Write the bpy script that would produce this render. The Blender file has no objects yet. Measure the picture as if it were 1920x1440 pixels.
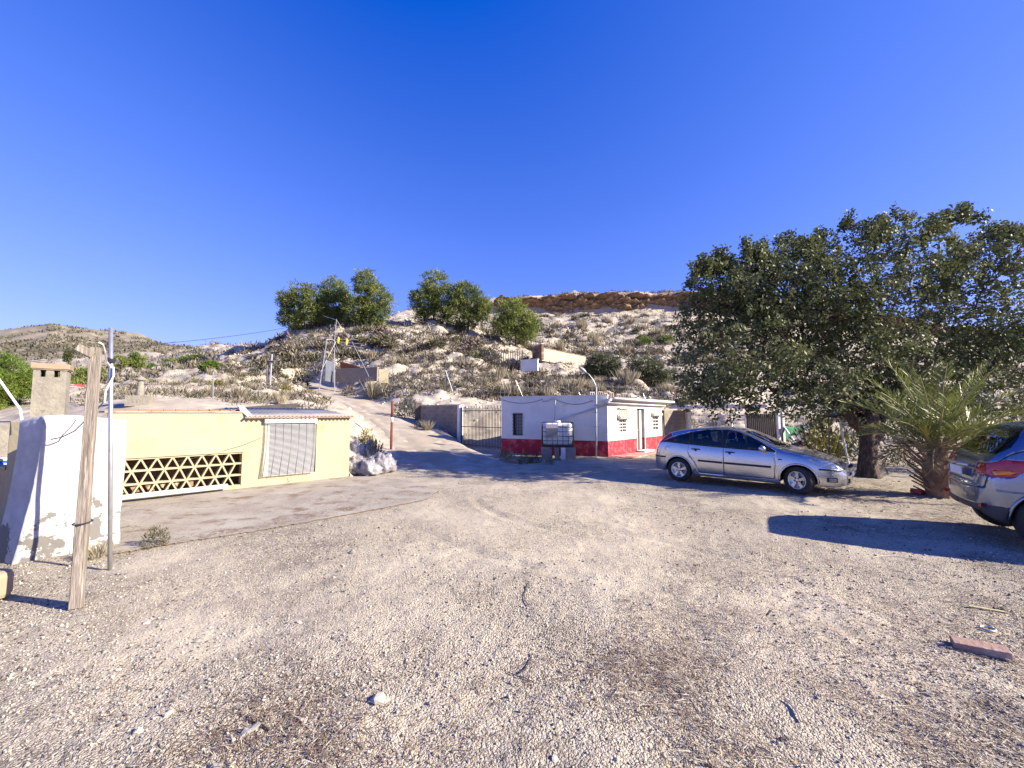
import bpy, bmesh, math, random
import numpy as np
from mathutils import Vector, Matrix
rnd = random.Random(7)
rng = np.random.default_rng(11)
SC = bpy.context.scene
COL = SC.collection
# ------------------------------------------------------------------ camera, sky, sun, exposure
FPX, EYE, PITCH = 780.0, 1.78, math.atan(55 / 780.0)
cam_data = bpy.data.cameras.new('camera')
cam = bpy.data.objects.new('camera', cam_data)
COL.objects.link(cam)
cam_data.sensor_width = 36.0
cam_data.lens = FPX / 1920.0 * 36.0
cam_data.clip_start = 0.05
cam_data.clip_end = 6000
cam.location = (0, 0, EYE)
cam.rotation_euler = (math.pi / 2 + PITCH, 0, 0)
SC.camera = cam
SUN_EL, SUN_AZ = math.radians(26.5), math.radians(104)      # azimuth clockwise from +Y
SKY_GAIN = 3.45
world = bpy.data.worlds.new('World')
SC.world = world
world.use_nodes = True
wn, wl = world.node_tree.nodes, world.node_tree.links
wn.clear()
sky = wn.new('ShaderNodeTexSky')
sky.sky_type = 'NISHITA'
sky.sun_disc = False
sky.sun_elevation = SUN_EL
sky.sun_rotation = SUN_AZ
sky.altitude = 300
sky.air_density = 1.0
sky.dust_density = 0.25
sky.ozone_density = 1.0
# colour grade of the whole sky (deeper, more saturated blue, as the camera rendered it)
sep = wn.new('ShaderNodeSeparateColor'); comb = wn.new('ShaderNodeCombineColor')
wl.new(sky.outputs[0], sep.inputs[0])
for ch, (off, gam, gain) in enumerate(((.70, .75, SKY_GAIN * 1.02), (.85, .62, SKY_GAIN * 1.03), (0.0, .70, SKY_GAIN * 2.3))):
    m1 = wn.new('ShaderNodeMath'); m1.operation = 'SUBTRACT'; m1.inputs[1].default_value = off
    m2 = wn.new('ShaderNodeMath'); m2.operation = 'MAXIMUM'; m2.inputs[1].default_value = .0005
    m3 = wn.new('ShaderNodeMath'); m3.operation = 'MULTIPLY'; m3.inputs[1].default_value = .1
    m4 = wn.new('ShaderNodeMath'); m4.operation = 'POWER'; m4.inputs[1].default_value = gam
    m5 = wn.new('ShaderNodeMath'); m5.operation = 'MULTIPLY'; m5.inputs[1].default_value = gain
    wl.new(sep.outputs[ch], m1.inputs[0])
    for x, y in ((m1, m2), (m2, m3), (m3, m4), (m4, m5)): wl.new(x.outputs[0], y.inputs[0])
    wl.new(m5.outputs[0], comb.inputs[ch])
bg = wn.new('ShaderNodeBackground')
bg.inputs['Strength'].default_value = 0.10
wo = wn.new('ShaderNodeOutputWorld')
wl.new(comb.outputs[0], bg.inputs['Color'])
wl.new(bg.outputs[0], wo.inputs['Surface'])
sun_data = bpy.data.lights.new('sun', 'SUN')
sun = bpy.data.objects.new('sun', sun_data)
COL.objects.link(sun)
sun_data.energy = 5.0
sun_data.angle = math.radians(0.5)
sun_data.color = (1.0, 0.90, 0.71)
_to_sun = Vector((math.sin(SUN_AZ) * math.cos(SUN_EL), math.cos(SUN_AZ) * math.cos(SUN_EL), math.sin(SUN_EL)))
sun.rotation_euler = _to_sun.to_track_quat('Z', 'Y').to_euler()
sun.location = (20, -5, 20)
SC.view_settings.view_transform = 'Standard'
SC.view_settings.look = 'None'
SC.view_settings.gamma = 1
SC.view_settings.use_curve_mapping = False
SC.view_settings.exposure = 1.40
try:
    SC.cycles.max_bounces = 8
    SC.cycles.transparent_max_bounces = 16
    SC.cycles.use_denoising = True
except Exception:
    pass

# ------------------------------------------------------------------ pixels of the photograph -> metres
def ray(u, v):
    x = (u - 960) / FPX; d = (v - 720) / FPX
    return x, math.cos(PITCH) + d * math.sin(PITCH), math.sin(PITCH) - d * math.cos(PITCH)
def G(u, v, z=0.0):
    x, y, w = ray(u, v); t = (z - EYE) / w
    return Vector((x * t, y * t, z))
def P(u, v, Y):
    x, y, w = ray(u, v); t = Y / y
    return Vector((x * t, Y, EYE + w * t))

# ------------------------------------------------------------------ mesh building
class MB:
    def __init__(s): s.v = []; s.f = []; s.m = []
    def add(s, vs, fs, m=0):
        o = len(s.v); s.v += [tuple(p) for p in vs]
        for f in fs: s.f.append(tuple(i + o for i in f)); s.m.append(m)
        return s
    def box(s, c, size, rz=0.0, m=0, R=None):
        hx, hy, hz = size[0] / 2, size[1] / 2, size[2] / 2
        if R is None: R = Matrix.Rotation(rz, 3, 'Z')
        c = Vector(c)
        vs = [c + R @ Vector((sx * hx, sy * hy, sz * hz)) for sz in (-1, 1) for sy in (-1, 1) for sx in (-1, 1)]
        return s.add(vs, [(0, 2, 3, 1), (4, 5, 7, 6), (0, 1, 5, 4), (2, 6, 7, 3), (0, 4, 6, 2), (1, 3, 7, 5)], m)
    def beam(s, a, b, w, h, m=0, up=(0, 0, 1)):
        a, b = Vector(a), Vector(b); d = b - a; L = d.length; d.normalize()
        up = Vector(up)
        if abs(d.dot(up)) > .98: up = Vector((0, 1, 0))
        y = up.cross(d).normalized(); z = d.cross(y)
        R = Matrix((d, y, z)).transposed()
        return s.box((a + b) / 2, (L, w, h), m=m, R=R)
    def tube(s, pts, r, n=8, caps=True, m=0):
        pts = [Vector(p) for p in pts]; N = len(pts)
        rs = r if isinstance(r, (list, tuple)) else [r] * N
        o = len(s.v); prev = None
        for i, p in enumerate(pts):
            t = (pts[min(i + 1, N - 1)] - pts[max(i - 1, 0)])
            if t.length < 1e-9: t = Vector((0, 0, 1))
            t.normalize()
            if prev is None:
                a = Vector((0, 0, 1)) if abs(t.z) < .9 else Vector((1, 0, 0))
                x = a.cross(t).normalized()
            else:
                x = (prev - t * prev.dot(t))
                x = x.normalized() if x.length > 1e-6 else Vector((1, 0, 0))
            prev = x; y = t.cross(x)
            for k in range(n):
                an = 2 * math.pi * k / n
                s.v.append(tuple(p + (x * math.cos(an) + y * math.sin(an)) * rs[i]))
        for i in range(N - 1):
            for k in range(n):
                k2 = (k + 1) % n
                s.f.append((o + i * n + k, o + i * n + k2, o + (i + 1) * n + k2, o + (i + 1) * n + k)); s.m.append(m)
        if caps:
            s.f.append(tuple(o + k for k in reversed(range(n)))); s.m.append(m)
            s.f.append(tuple(o + (N - 1) * n + k for k in range(n))); s.m.append(m)
        return s
    def prism(s, poly, vec, m=0):
        n = len(poly); vec = Vector(vec); poly = [Vector(p) for p in poly]
        return s.add(poly + [p + vec for p in poly],
                     [tuple(reversed(range(n))), tuple(range(n, 2 * n))] + [(i, (i + 1) % n, n + (i + 1) % n, n + i) for i in range(n)], m)
    def lathe(s, prof, c, axis='Z', n=24, m=0):
        o = len(s.v); c = Vector(c); k = len(prof)
        for j in range(n):
            a = 2 * math.pi * j / n; ca, sa = math.cos(a), math.sin(a)
            for (r, h) in prof:
                p = Vector((r * ca, r * sa, h)) if axis == 'Z' else Vector((r * ca, h, r * sa))
                s.v.append(tuple(c + p))
        for j in range(n):
            j2 = (j + 1) % n
            for i in range(k - 1):
                s.f.append((o + j * k + i, o + j2 * k + i, o + j2 * k + i + 1, o + j * k + i + 1)); s.m.append(m)
        return s
    def build(s, name, mats, parent=None, loc=(0, 0, 0), smooth=False, local=False, bevel=0.0, fix=True):
        me = bpy.data.meshes.new(name)
        L = Vector(loc)
        me.from_pydata([tuple(Vector(p) - L) for p in s.v] if L.length else s.v, [], s.f)
        return finish(me, name, mats, s.m, parent, loc, smooth, local, bevel, fix)

def finish(me, name, mats, midx=None, parent=None, loc=(0, 0, 0), smooth=False, local=False, bevel=0.0, fix=True):
    if not isinstance(mats, (list, tuple)): mats = [mats]
    for mt in mats: me.materials.append(mt)
    if midx is not None and len(mats) > 1: me.polygons.foreach_set('material_index', midx)
    if fix:
        bm = bmesh.new(); bm.from_mesh(me)
        bmesh.ops.recalc_face_normals(bm, faces=bm.faces); bm.to_mesh(me); bm.free()
    if smooth: me.polygons.foreach_set('use_smooth', [True] * len(me.polygons))
    me.update()
    o = bpy.data.objects.new(name, me); COL.objects.link(o)
    o.location = loc
    if bevel:
        md = o.modifiers.new('bevel', 'BEVEL'); md.width = bevel; md.segments = 2; md.limit_method = 'ANGLE'
    if parent is not None: attach(o, parent, local)
    return o

def attach(o, parent, local=False):
    o.parent = parent
    if not local and parent.parent is None:
        o.matrix_parent_inverse = parent.matrix_basis.inverted()
    return o

def np_obj(name, V, F, mats, parent=None, smooth=False, midx=None, loc=(0, 0, 0), local=False):
    V = np.asarray(V, dtype=np.float32) - np.asarray(loc, dtype=np.float32); F = np.asarray(F, dtype=np.int32)
    me = bpy.data.meshes.new(name)
    me.vertices.add(len(V)); me.vertices.foreach_set('co', V.ravel())
    k = F.shape[1]
    me.loops.add(len(F) * k); me.loops.foreach_set('vertex_index', F.ravel())
    me.polygons.add(len(F)); me.polygons.foreach_set('loop_start', np.arange(0, len(F) * k, k, dtype=np.int32))
    me.update(calc_edges=True)
    return finish(me, name, mats, midx, parent, loc, smooth, local, 0, False)

def tag(o, label=None, cat=None, group=None, kind=None):
    if label: o['label'] = label
    if cat: o['category'] = cat
    if group: o['group'] = group
    if kind: o['kind'] = kind
    return o
def thing(name, label, cat, loc=(0, 0, 0), rz=0.0, group=None):
    o = bpy.data.objects.new(name, None); COL.objects.link(o)
    o.empty_display_size = .2; o.location = loc; o.rotation_euler = (0, 0, rz)
    return tag(o, label, cat, group)
def copy_tree(src, parent=None):
    c = src.copy(); COL.objects.link(c)
    if parent is not None: c.parent = parent
    for ch in src.children: copy_tree(ch, c)
    return c
def link_copy(src, parent, name=None):
    c = src.copy(); COL.objects.link(c); c.parent = parent
    return c

# ------------------------------------------------------------------ materials
def mat(name, c1, c2=None, scale=6.0, rough=.85, bump=0.0, bscale=None, metal=0.0, spec=.4, detail=6.0, c3=None, s3=1.0, lo=.35, hi=.65, rand=0.0, coord='Object', stretch=None, lo3=.5, hi3=.62, coat=0.0):
    m = bpy.data.materials.new(name); m.use_nodes = True
    nt = m.node_tree; N, L = nt.nodes, nt.links
    b = N['Principled BSDF']
    b.inputs['Roughness'].default_value = rough; b.inputs['Metallic'].default_value = metal
    b.inputs['Specular IOR Level'].default_value = spec
    if coat: b.inputs['Coat Weight'].default_value = coat; b.inputs['Coat Roughness'].default_value = .06
    tc = N.new('ShaderNodeTexCoord'); src = tc.outputs[coord]
    if stretch:
        mp = N.new('ShaderNodeMapping'); mp.inputs['Scale'].default_value = stretch
        L.new(src, mp.inputs[0]); src = mp.outputs[0]
    out = None
    def noise_mix(a_socket, a_col, colb, sc, l, h, det=detail):
        n = N.new('ShaderNodeTexNoise'); n.inputs['Scale'].default_value = sc; n.inputs['Detail'].default_value = det
        n.inputs['Roughness'].default_value = .62
        L.new(src, n.inputs['Vector'])
        r = N.new('ShaderNodeMapRange'); r.inputs['From Min'].default_value = l; r.inputs['From Max'].default_value = h
        L.new(n.outputs['Fac'], r.inputs['Value'])
        mx = N.new('ShaderNodeMix'); mx.data_type = 'RGBA'
        L.new(r.outputs[0], mx.inputs['Factor'])
        if a_socket is None: mx.inputs['A'].default_value = (*a_col, 1)
        else: L.new(a_socket, mx.inputs['A'])
        mx.inputs['B'].default_value = (*colb, 1)
        return mx.outputs['Result']
    if c2 is not None: out = noise_mix(None, c1, c2, scale, lo, hi)
    if c3 is not None: out = noise_mix(out, c1, c3, s3, lo3, hi3)
    if rand:
        oi = N.new('ShaderNodeObjectInfo')
        mr = N.new('ShaderNodeMapRange'); mr.inputs['To Min'].default_value = 1 - rand; mr.inputs['To Max'].default_value = 1 + rand
        L.new(oi.outputs['Random'], mr.inputs['Value'])
        h = N.new('ShaderNodeHueSaturation'); L.new(mr.outputs[0], h.inputs['Value'])
        if out is None: h.inputs['Color'].default_value = (*c1, 1)
        else: L.new(out, h.inputs['Color'])
        out = h.outputs[0]
    if out is None: b.inputs['Base Color'].default_value = (*c1, 1)
    else: L.new(out, b.inputs['Base Color'])
    if bump:
        n = N.new('ShaderNodeTexNoise'); n.inputs['Scale'].default_value = bscale or scale * 4; n.inputs['Detail'].default_value = 8
        L.new(src, n.inputs['Vector'])
        bp = N.new('ShaderNodeBump'); bp.inputs['Strength'].default_value = bump; bp.inputs['Distance'].default_value = .02
        L.new(n.outputs['Fac'], bp.inputs['Height']); L.new(bp.outputs[0], b.inputs['Normal'])
    return m

def leafmat(name, c1, c2, scale=1.5, rough=.5, trans=.3, spec=.4, rand=0.0, c3=None, s3=.4):
    m = mat(name, c1, c2, scale=scale, rough=rough, spec=spec, rand=rand, detail=3, c3=c3, s3=s3)
    nt = m.node_tree; N, L = nt.nodes, nt.links
    b = N['Principled BSDF']; out = N['Material Output']
    t = N.new('ShaderNodeBsdfTranslucent')
    lk = b.inputs['Base Color'].links
    if lk: L.new(lk[0].from_socket, t.inputs['Color'])
    mx = N.new('ShaderNodeMixShader'); mx.inputs[0].default_value = trans
    L.new(b.outputs[0], mx.inputs[1]); L.new(t.outputs[0], mx.inputs[2]); L.new(mx.outputs[0], out.inputs['Surface'])
    return m

def glassmat(name, tint=(.25, .3, .3), refl=1.0):
    m = bpy.data.materials.new(name); m.use_nodes = True
    N, L = m.node_tree.nodes, m.node_tree.links
    N.remove(N['Principled BSDF']); out = N['Material Output']
    tr = N.new('ShaderNodeBsdfTransparent'); tr.inputs[0].default_value = (*tint, 1)
    gl = N.new('ShaderNodeBsdfGlossy'); gl.inputs['Roughness'].default_value = .02; gl.inputs['Color'].default_value = (1, 1, 1, 1)
    fr = N.new('ShaderNodeFresnel'); fr.inputs['IOR'].default_value = 1.55
    mx = N.new('ShaderNodeMixShader')
    L.new(fr.outputs[0], mx.inputs[0]); L.new(tr.outputs[0], mx.inputs[1]); L.new(gl.outputs[0], mx.inputs[2])
    L.new(mx.outputs[0], out.inputs['Surface'])
    return m

# ------------------------------------------------------------------ vector noise
def _h(i, j, s):
    n = (i * 374761393 + j * 668265263 + s * 144269504) & 0xffffffff
    n = ((n ^ (n >> 13)) * 1274126177) & 0xffffffff
    return ((n ^ (n >> 16)) & 0xffff) / 65535.0
def vnoise(x, y, s=0):
    xi = np.floor(x).astype(np.int64); yi = np.floor(y).astype(np.int64)
    fx = x - xi; fy = y - yi; fx = fx * fx * (3 - 2 * fx); fy = fy * fy * (3 - 2 * fy)
    a = _h(xi, yi, s); b = _h(xi + 1, yi, s); c = _h(xi, yi + 1, s); d = _h(xi + 1, yi + 1, s)
    return (a + (b - a) * fx) + ((c + (d - c) * fx) - (a + (b - a) * fx)) * fy - .5
def fbm(x, y, s=0, oct=4, gain=.5):
    t = 0; a = 1.0
    for k in range(oct):
        t = t + a * vnoise(x, y, s + k * 17); x = x * 2.03 + 5.1; y = y * 2.03 + 1.7; a *= gain
    return t
# ------------------------------------------------------------------ terrain heights
def z2v(d, z): return 720 - FPX * math.tan(math.atan((z - EYE) / d) - PITCH)
ROAD = [P(905, 890, 12.6), P(850, 872, 14.4), P(800, 838, 17.8), P(765, 806, 21), P(722, 779, 25), P(668, 754, 29.5), P(622, 737, 33.5), P(592, 726, 37), P(572, 720, 40), P(560, 716, 43)]
ROAD[0].z = -.08; ROAD[1].z = 0.02
ROAD_HW = [2.2, 1.8, 1.5, 1.45, 1.45, 1.4, 1.4, 1.35, 1.3, 1.3]
Z = 'z'
PROF = {
 -2500: [(8, Z, 1.0), (20, Z, 1.6), (60, 735), (150, 690), (300, 668)],
 0:   [(9, Z, .9), (12, Z, 1.1), (20, 765), (40, 738), (80, 712), (150, 688), (300, 665)],
 200: [(9.5, Z, 1.0), (12, Z, 1.45), (15, 752), (20, 745), (40, 725), (80, 702), (150, 678), (300, 660)],
 270: [(11, Z, 1.3), (12.5, Z, 1.65), (15, 744), (20, 736), (30, 722), (50, 706), (80, 692), (150, 668), (300, 655)],
 400: [(12, Z, 1.45), (13.5, Z, 1.75), (16, 752), (20, 739), (26, 723), (33, 707), (45, 692), (60, 674), (80, 655), (105, 650), (150, 668), (300, 690)],
 500: [(13, Z, 1.4), (14.5, 776), (18, 757), (22, 741), (27, 727), (33, 714), (40, 702), (50, 676), (58, 650), (66, 640), (80, 645), (150, 690), (300, 710)],
 560: [(13.5, Z, 1.3), (15, 778), (18, 764), (22, 749), (28, 735), (33, 726), (38, 719), (45, 692), (52, 652), (60, 617), (66, 610), (80, 620), (150, 680), (300, 710)],
 620: [(14, Z, 1.0), (16, 782), (18, 772), (22, 760), (28, 745), (33, 735), (38, 723), (42, 702), (48, 667), (54, 632), (60, 608), (66, 603), (80, 612), (150, 670), (300, 700)],
 680: [(12.5, Z, -.2), (13.6, Z, .35), (15, Z, .8), (18, 790), (22, 775), (26, 764), (29, 754), (33, 728), (38, 706), (43, 684), (48, 658), (54, 627), (60, 604), (66, 600), (80, 606), (105, 615), (150, 660), (300, 690)],
 720: [(13.5, Z, -.25), (16, Z, .15), (18, 822), (22, 793), (26, 770), (29, 752), (32, 732), (38, 706), (43, 684), (48, 655), (54, 625), (60, 602), (66, 598), (80, 600), (105, 598), (124, 600), (150, 640), (300, 690)],
 760: [(15, Z, -.25), (17, Z, .05), (19, 822), (22, 800), (25, 778), (28, 754), (33, 727), (40, 697), (48, 657), (55, 624), (60, 604), (66, 597), (80, 600), (105, 592), (124, 590), (128, 577), (145, 576), (300, 660)],
 830: [(16, Z, -.3), (19, Z, 0), (21, Z, .35), (23, Z, .95), (25, 772), (28, 750), (33, 727), (40, 697), (48, 662), (55, 632), (60, 612), (66, 606), (80, 608), (105, 597), (124, 588), (128, 571), (145, 567), (300, 650)],
 900: [(18, Z, -.35), (21, Z, -.1), (23, Z, .3), (25, 784), (28, 754), (33, 730), (40, 702), (48, 672), (55, 642), (60, 624), (64, 616), (72, 622), (80, 625), (105, 600), (124, 586), (128, 566), (145, 561), (300, 645)],
 960: [(20, Z, -.35), (23, Z, .1), (25.5, 786), (28, 757), (33, 737), (40, 712), (48, 686), (55, 660), (60, 644), (66, 640), (80, 633), (105, 606), (124, 589), (128, 562), (145, 558), (300, 640)],
 1040: [(22, Z, -.35), (25, Z, .15), (28, 762), (33, 742), (40, 714), (48, 692), (55, 680), (60, 672), (70, 652), (85, 626), (105, 606), (124, 590), (128, 558), (145, 555), (300, 635)],
 1100: [(23, Z, -.35), (26, Z, .2), (30, 757), (35, 737), (40, 720), (48, 702), (60, 678), (70, 657), (85, 629), (105, 606), (124, 588), (128, 556), (145, 552), (300, 630)],
 1200: [(23, Z, -.35), (27, Z, .2), (30, 757), (40, 724), (60, 682), (85, 633), (105, 607), (124, 588), (128, 553), (145, 549), (300, 630)],
 1300: [(23, Z, -.35), (27, Z, .1), (31, 762), (40, 732), (60, 687), (85, 633), (105, 607), (124, 586), (128, 552), (145, 548), (300, 630)],
 1450: [(23, Z, -.35), (28, Z, .1), (33, 768), (40, 747), (60, 702), (85, 642), (105, 613), (124, 596), (128, 566), (145, 562), (300, 640)],
 1700: [(20, Z, -.35), (26, Z, .1), (32, 771), (40, 754), (60, 717), (85, 672), (105, 642), (124, 627), (128, 603), (145, 600), (300, 660)],
 2000: [(20, Z, -.35), (26, Z, .1), (32, 771), (40, 757), (60, 722), (85, 692), (105, 667), (124, 652), (145, 642), (300, 680)],
 5000: [(20, Z, -.35), (26, Z, .1), (32, 771), (40, 757), (60, 722), (85, 692), (105, 667), (124, 652), (145, 642), (300, 690)],
}
LD = np.linspace(math.log(8), math.log(300), 260)
_ku = sorted(PROF)
_cols = []
for u in _ku:
    ds, vs = [], []
    for e in PROF[u]:
        ds.append(math.log(e[0])); vs.append(z2v(e[0], e[2]) if e[1] == Z else e[1])
    if ds[0] > LD[0]:
        e = PROF[u][0]; z0 = -.4 if (e[1] == Z and e[2] < 0) else (e[2] - .6 if e[1] == Z else 0)
        ds.insert(0, LD[0]); vs.insert(0, z2v(8, z0))
    zz = []
    for l in LD:
        vv = np.interp(l, ds, vs); d = math.exp(l)
        zz.append(EYE + d * math.tan(math.atan((720 - vv) / FPX) + PITCH))
    _cols.append(zz)
_cols = np.array(_cols)
UG = np.arange(-2500, 5001, 10.0)
TAB = np.array([np.interp(UG, _ku, _cols[:, j]) for j in range(len(LD))]).T          # (U, D)
_k = np.array([1, 2, 3, 2, 1.0]); _k /= _k.sum()
TAB = np.apply_along_axis(lambda c: np.convolve(np.pad(c, 2, 'edge'), _k, 'valid'), 0, TAB)

def road_info(x, y):
    best = np.full(x.shape, 1e9); zr = np.zeros(x.shape); hw = np.ones(x.shape)
    for i in range(len(ROAD) - 1):
        a, b = ROAD[i], ROAD[i + 1]
        dx, dy = b.x - a.x, b.y - a.y
        t = np.clip(((x - a.x) * dx + (y - a.y) * dy) / (dx * dx + dy * dy), 0, 1)
        dist = np.hypot(x - a.x - t * dx, y - a.y - t * dy)
        q = dist < best
        best = np.where(q, dist, best); zr = np.where(q, a.z + (b.z - a.z) * t, zr); hw = np.where(q, ROAD_HW[i] + (ROAD_HW[i + 1] - ROAD_HW[i]) * t, hw)
    return best, zr, hw

def T(x, y, detail=True):
    x = np.asarray(x, float); y = np.asarray(y, float)
    d = np.clip(y, 8, 299)
    u = np.clip(960 + FPX * x / d, -2490, 4990)
    ui = (u - UG[0]) / 10; li = (np.log(d) - LD[0]) / (LD[1] - LD[0])
    i = np.clip(ui.astype(int), 0, len(UG) - 2); j = np.clip(li.astype(int), 0, len(LD) - 2)
    fu = ui - i; fl = np.clip(li - j, 0, 1)
    z = (TAB[i, j] * (1 - fu) + TAB[i + 1, j] * fu) * (1 - fl) + (TAB[i, j + 1] * (1 - fu) + TAB[i + 1, j + 1] * fu) * fl
    if detail:
        amp = np.clip((d - 13) / 25, 0, 1)
        z = z + amp * (fbm(x * .18, y * .18, 3, 3) * .9 + np.abs(fbm(x * .5, y * .5, 9, 4)) * 1.15 - .35)
        z = z + amp * .10 * np.sin(z * 4.2 + 2 * fbm(x * .2, y * .2, 14, 2)) + np.clip((d - 10) / 10, 0, 1) * fbm(x * 1.7, y * 1.7, 21, 3) * .14
        fa = np.clip((d - 70) / 40, 0, 1)
        z = z + fa * (fbm(x * .09, y * .12, 33, 4) * 2.2)
    bd, zr, hw = road_info(x, y)
    k = np.clip((hw + 1.2 - bd) / 1.2, 0, 1); k = k * k * (3 - 2 * k)
    k = np.where(y < 13.0, 0, k)
    z = z * (1 - k) + zr * k
    # dug away in front of and under the yellow house and the outbuilding
    sx = (x + 8.05) * .688 + (y - 8.31) * .726; sy = -((x + 8.05) * .726 - (y - 8.31) * .688)
    q = (sy < 1.3) & (sx < 4.99) & (sx > -9)
    return np.where(q, -.45, z)
def Tz(x, y): return float(T(np.array([x]), np.array([y]))[0])
def TV(u, d, dz=0.0):
    x = (u - 960) / FPX * d
    return Vector((x, d, Tz(x, d) + dz))

# ------------------------------------------------------------------ setting materials
def ground_mat():
    m = bpy.data.materials.new('gravel_ground'); m.use_nodes = True
    N, L = m.node_tree.nodes, m.node_tree.links
    b = N['Principled BSDF']; b.inputs['Roughness'].default_value = .95; b.inputs['Specular IOR Level'].default_value = .15
    geo = N.new('ShaderNodeNewGeometry'); pos = geo.outputs['Position']
    def noise(sc, det=5, ro=.6):
        n = N.new('ShaderNodeTexNoise'); n.inputs['Scale'].default_value = sc; n.inputs['Detail'].default_value = det; n.inputs['Roughness'].default_value = ro
        L.new(pos, n.inputs['Vector']); return n.outputs['Fac']
    def rng_(s, a, b_, c=0.0, d=1.0):
        r = N.new('ShaderNodeMapRange'); r.inputs['From Min'].default_value = a; r.inputs['From Max'].default_value = b_
        r.inputs['To Min'].default_value = c; r.inputs['To Max'].default_value = d
        L.new(s, r.inputs['Value']); return r.outputs[0]
    def mix(f, a, bb, mode='MIX'):
        mx = N.new('ShaderNodeMix'); mx.data_type = 'RGBA'; mx.blend_type = mode
        if isinstance(f, float): mx.inputs['Factor'].default_value = f
        else: L.new(f, mx.inputs['Factor'])
        for k, s in (('A', a), ('B', bb)):
            if isinstance(s, tuple): mx.inputs[k].default_value = (*s, 1)
            else: L.new(s, mx.inputs[k])
        return mx.outputs['Result']
    c = mix(rng_(noise(.35, 4), .36, .64), (.48, .41, .31), (.42, .37, .295))
    c = mix(rng_(noise(1.6, 6), .5, .72), c, (.31, .255, .195))
    # drifts of brown grey litter dust and smoother pale fines
    c = mix(rng_(noise(.62, 7, .75), .53, .66, 0, .85), c, (.19, .155, .125))
    c = mix(rng_(noise(.9, 5, .6), .60, .74, 0, .8), c, (.46, .40, .31))
    # pale fines worn out by turning cars in the middle of the yard
    mp = N.new('ShaderNodeMapping'); mp.inputs['Location'].default_value = (-.12, -1.15, 0); mp.inputs['Scale'].default_value = (.19, .165, 0); L.new(pos, mp.inputs[0])
    ln = N.new('ShaderNodeVectorMath'); ln.operation = 'LENGTH'; L.new(mp.outputs[0], ln.inputs[0])
    wob = N.new('ShaderNodeMath'); wob.operation = 'ADD'; L.new(ln.outputs['Value'], wob.inputs[0]); L.new(rng_(noise(.8, 5), .2, .8, -.45, .45), wob.inputs[1])
    c = mix(rng_(wob.outputs[0], .9, .25, 0, .75), c, (.56, .48, .355))
    vo = N.new('ShaderNodeTexVoronoi'); vo.inputs['Scale'].default_value = 58; L.new(pos, vo.inputs['Vector'])
    sep = N.new('ShaderNodeSeparateColor'); L.new(vo.outputs['Color'], sep.inputs[0])
    dusty = c; gmask = rng_(noise(.42, 5, .6), .36, .60, .25, 1.0)
    c = mix(rng_(sep.outputs[0], .55, .95, 0, .75), c, (.60, .535, .44))
    c = mix(rng_(sep.outputs[1], .62, .95, 0, .85), c, (.09, .075, .062))
    c = mix(rng_(noise(110, 2), .53, .66, 0, .8), c, (.09, .075, .06))
    c = mix(gmask, dusty, c)
    L.new(c, b.inputs['Base Color'])
    vo2 = N.new('ShaderNodeTexVoronoi'); vo2.inputs['Scale'].default_value = 110; L.new(pos, vo2.inputs['Vector'])
    ad = N.new('ShaderNodeMath'); ad.operation = 'ADD'
    m1 = N.new('ShaderNodeMath'); m1.operation = 'MULTIPLY'; m1.inputs[1].default_value = -1.3; L.new(vo.outputs['Distance'], m1.inputs[0])
    m2 = N.new('ShaderNodeMath'); m2.operation = 'MULTIPLY'; m2.inputs[1].default_value = -.8; L.new(vo2.outputs['Distance'], m2.inputs[0])
    L.new(m1.outputs[0], ad.inputs[0]); L.new(m2.outputs[0], ad.inputs[1])
    ad2 = N.new('ShaderNodeMath'); ad2.operation = 'ADD'; L.new(ad.outputs[0], ad2.inputs[0]); L.new(noise(30, 8, .7), ad2.inputs[1])
    bp = N.new('ShaderNodeBump'); bp.inputs['Strength'].default_value = 1.0; bp.inputs['Distance'].default_value = .013
    mg = N.new('ShaderNodeMath'); mg.operation = 'MULTIPLY'; L.new(ad2.outputs[0], mg.inputs[0]); L.new(gmask, mg.inputs[1]); L.new(mg.outputs[0], bp.inputs['Height']); L.new(bp.outputs[0], b.inputs['Normal'])
    return m
M_GROUND = ground_mat()
M_HILL = mat('dry_hillside_earth', (.42, .365, .295), (.30, .255, .20), scale=.45, rough=.95, bump=1.0, bscale=2.2, c3=(.45, .395, .32), s3=1.7, spec=.1, detail=9, lo3=.46, hi3=.6)
M_FAR = mat('far_hill_scrub', (.26, .22, .17), (.17, .15, .115), scale=.045, rough=.95, bump=1.0, bscale=.12, c3=(.30, .26, .20), s3=.11, spec=.05, detail=10)
M_ROCK = mat('layered_rock', (.23, .14, .085), (.14, .09, .06), scale=.7, rough=.95, bump=1.0, bscale=2.0, c3=(.33, .26, .185), s3=1.1, stretch=(.8, .8, 2.2), spec=.1, detail=8)
M_ROAD = mat('dirt_track', (.37, .315, .25), (.31, .255, .20), scale=1.3, rough=.95, bump=.7, bscale=14, c3=(.42, .38, .32), s3=.9, spec=.1)
M_CONC = mat('worn_concrete', (.38, .345, .29), (.29, .25, .205), scale=1.2, rough=.9, bump=.4, bscale=25, c3=(.20, .14, .10), s3=2.2, spec=.15, stretch=(1, 1, 1), lo3=.52, hi3=.66)

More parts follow.
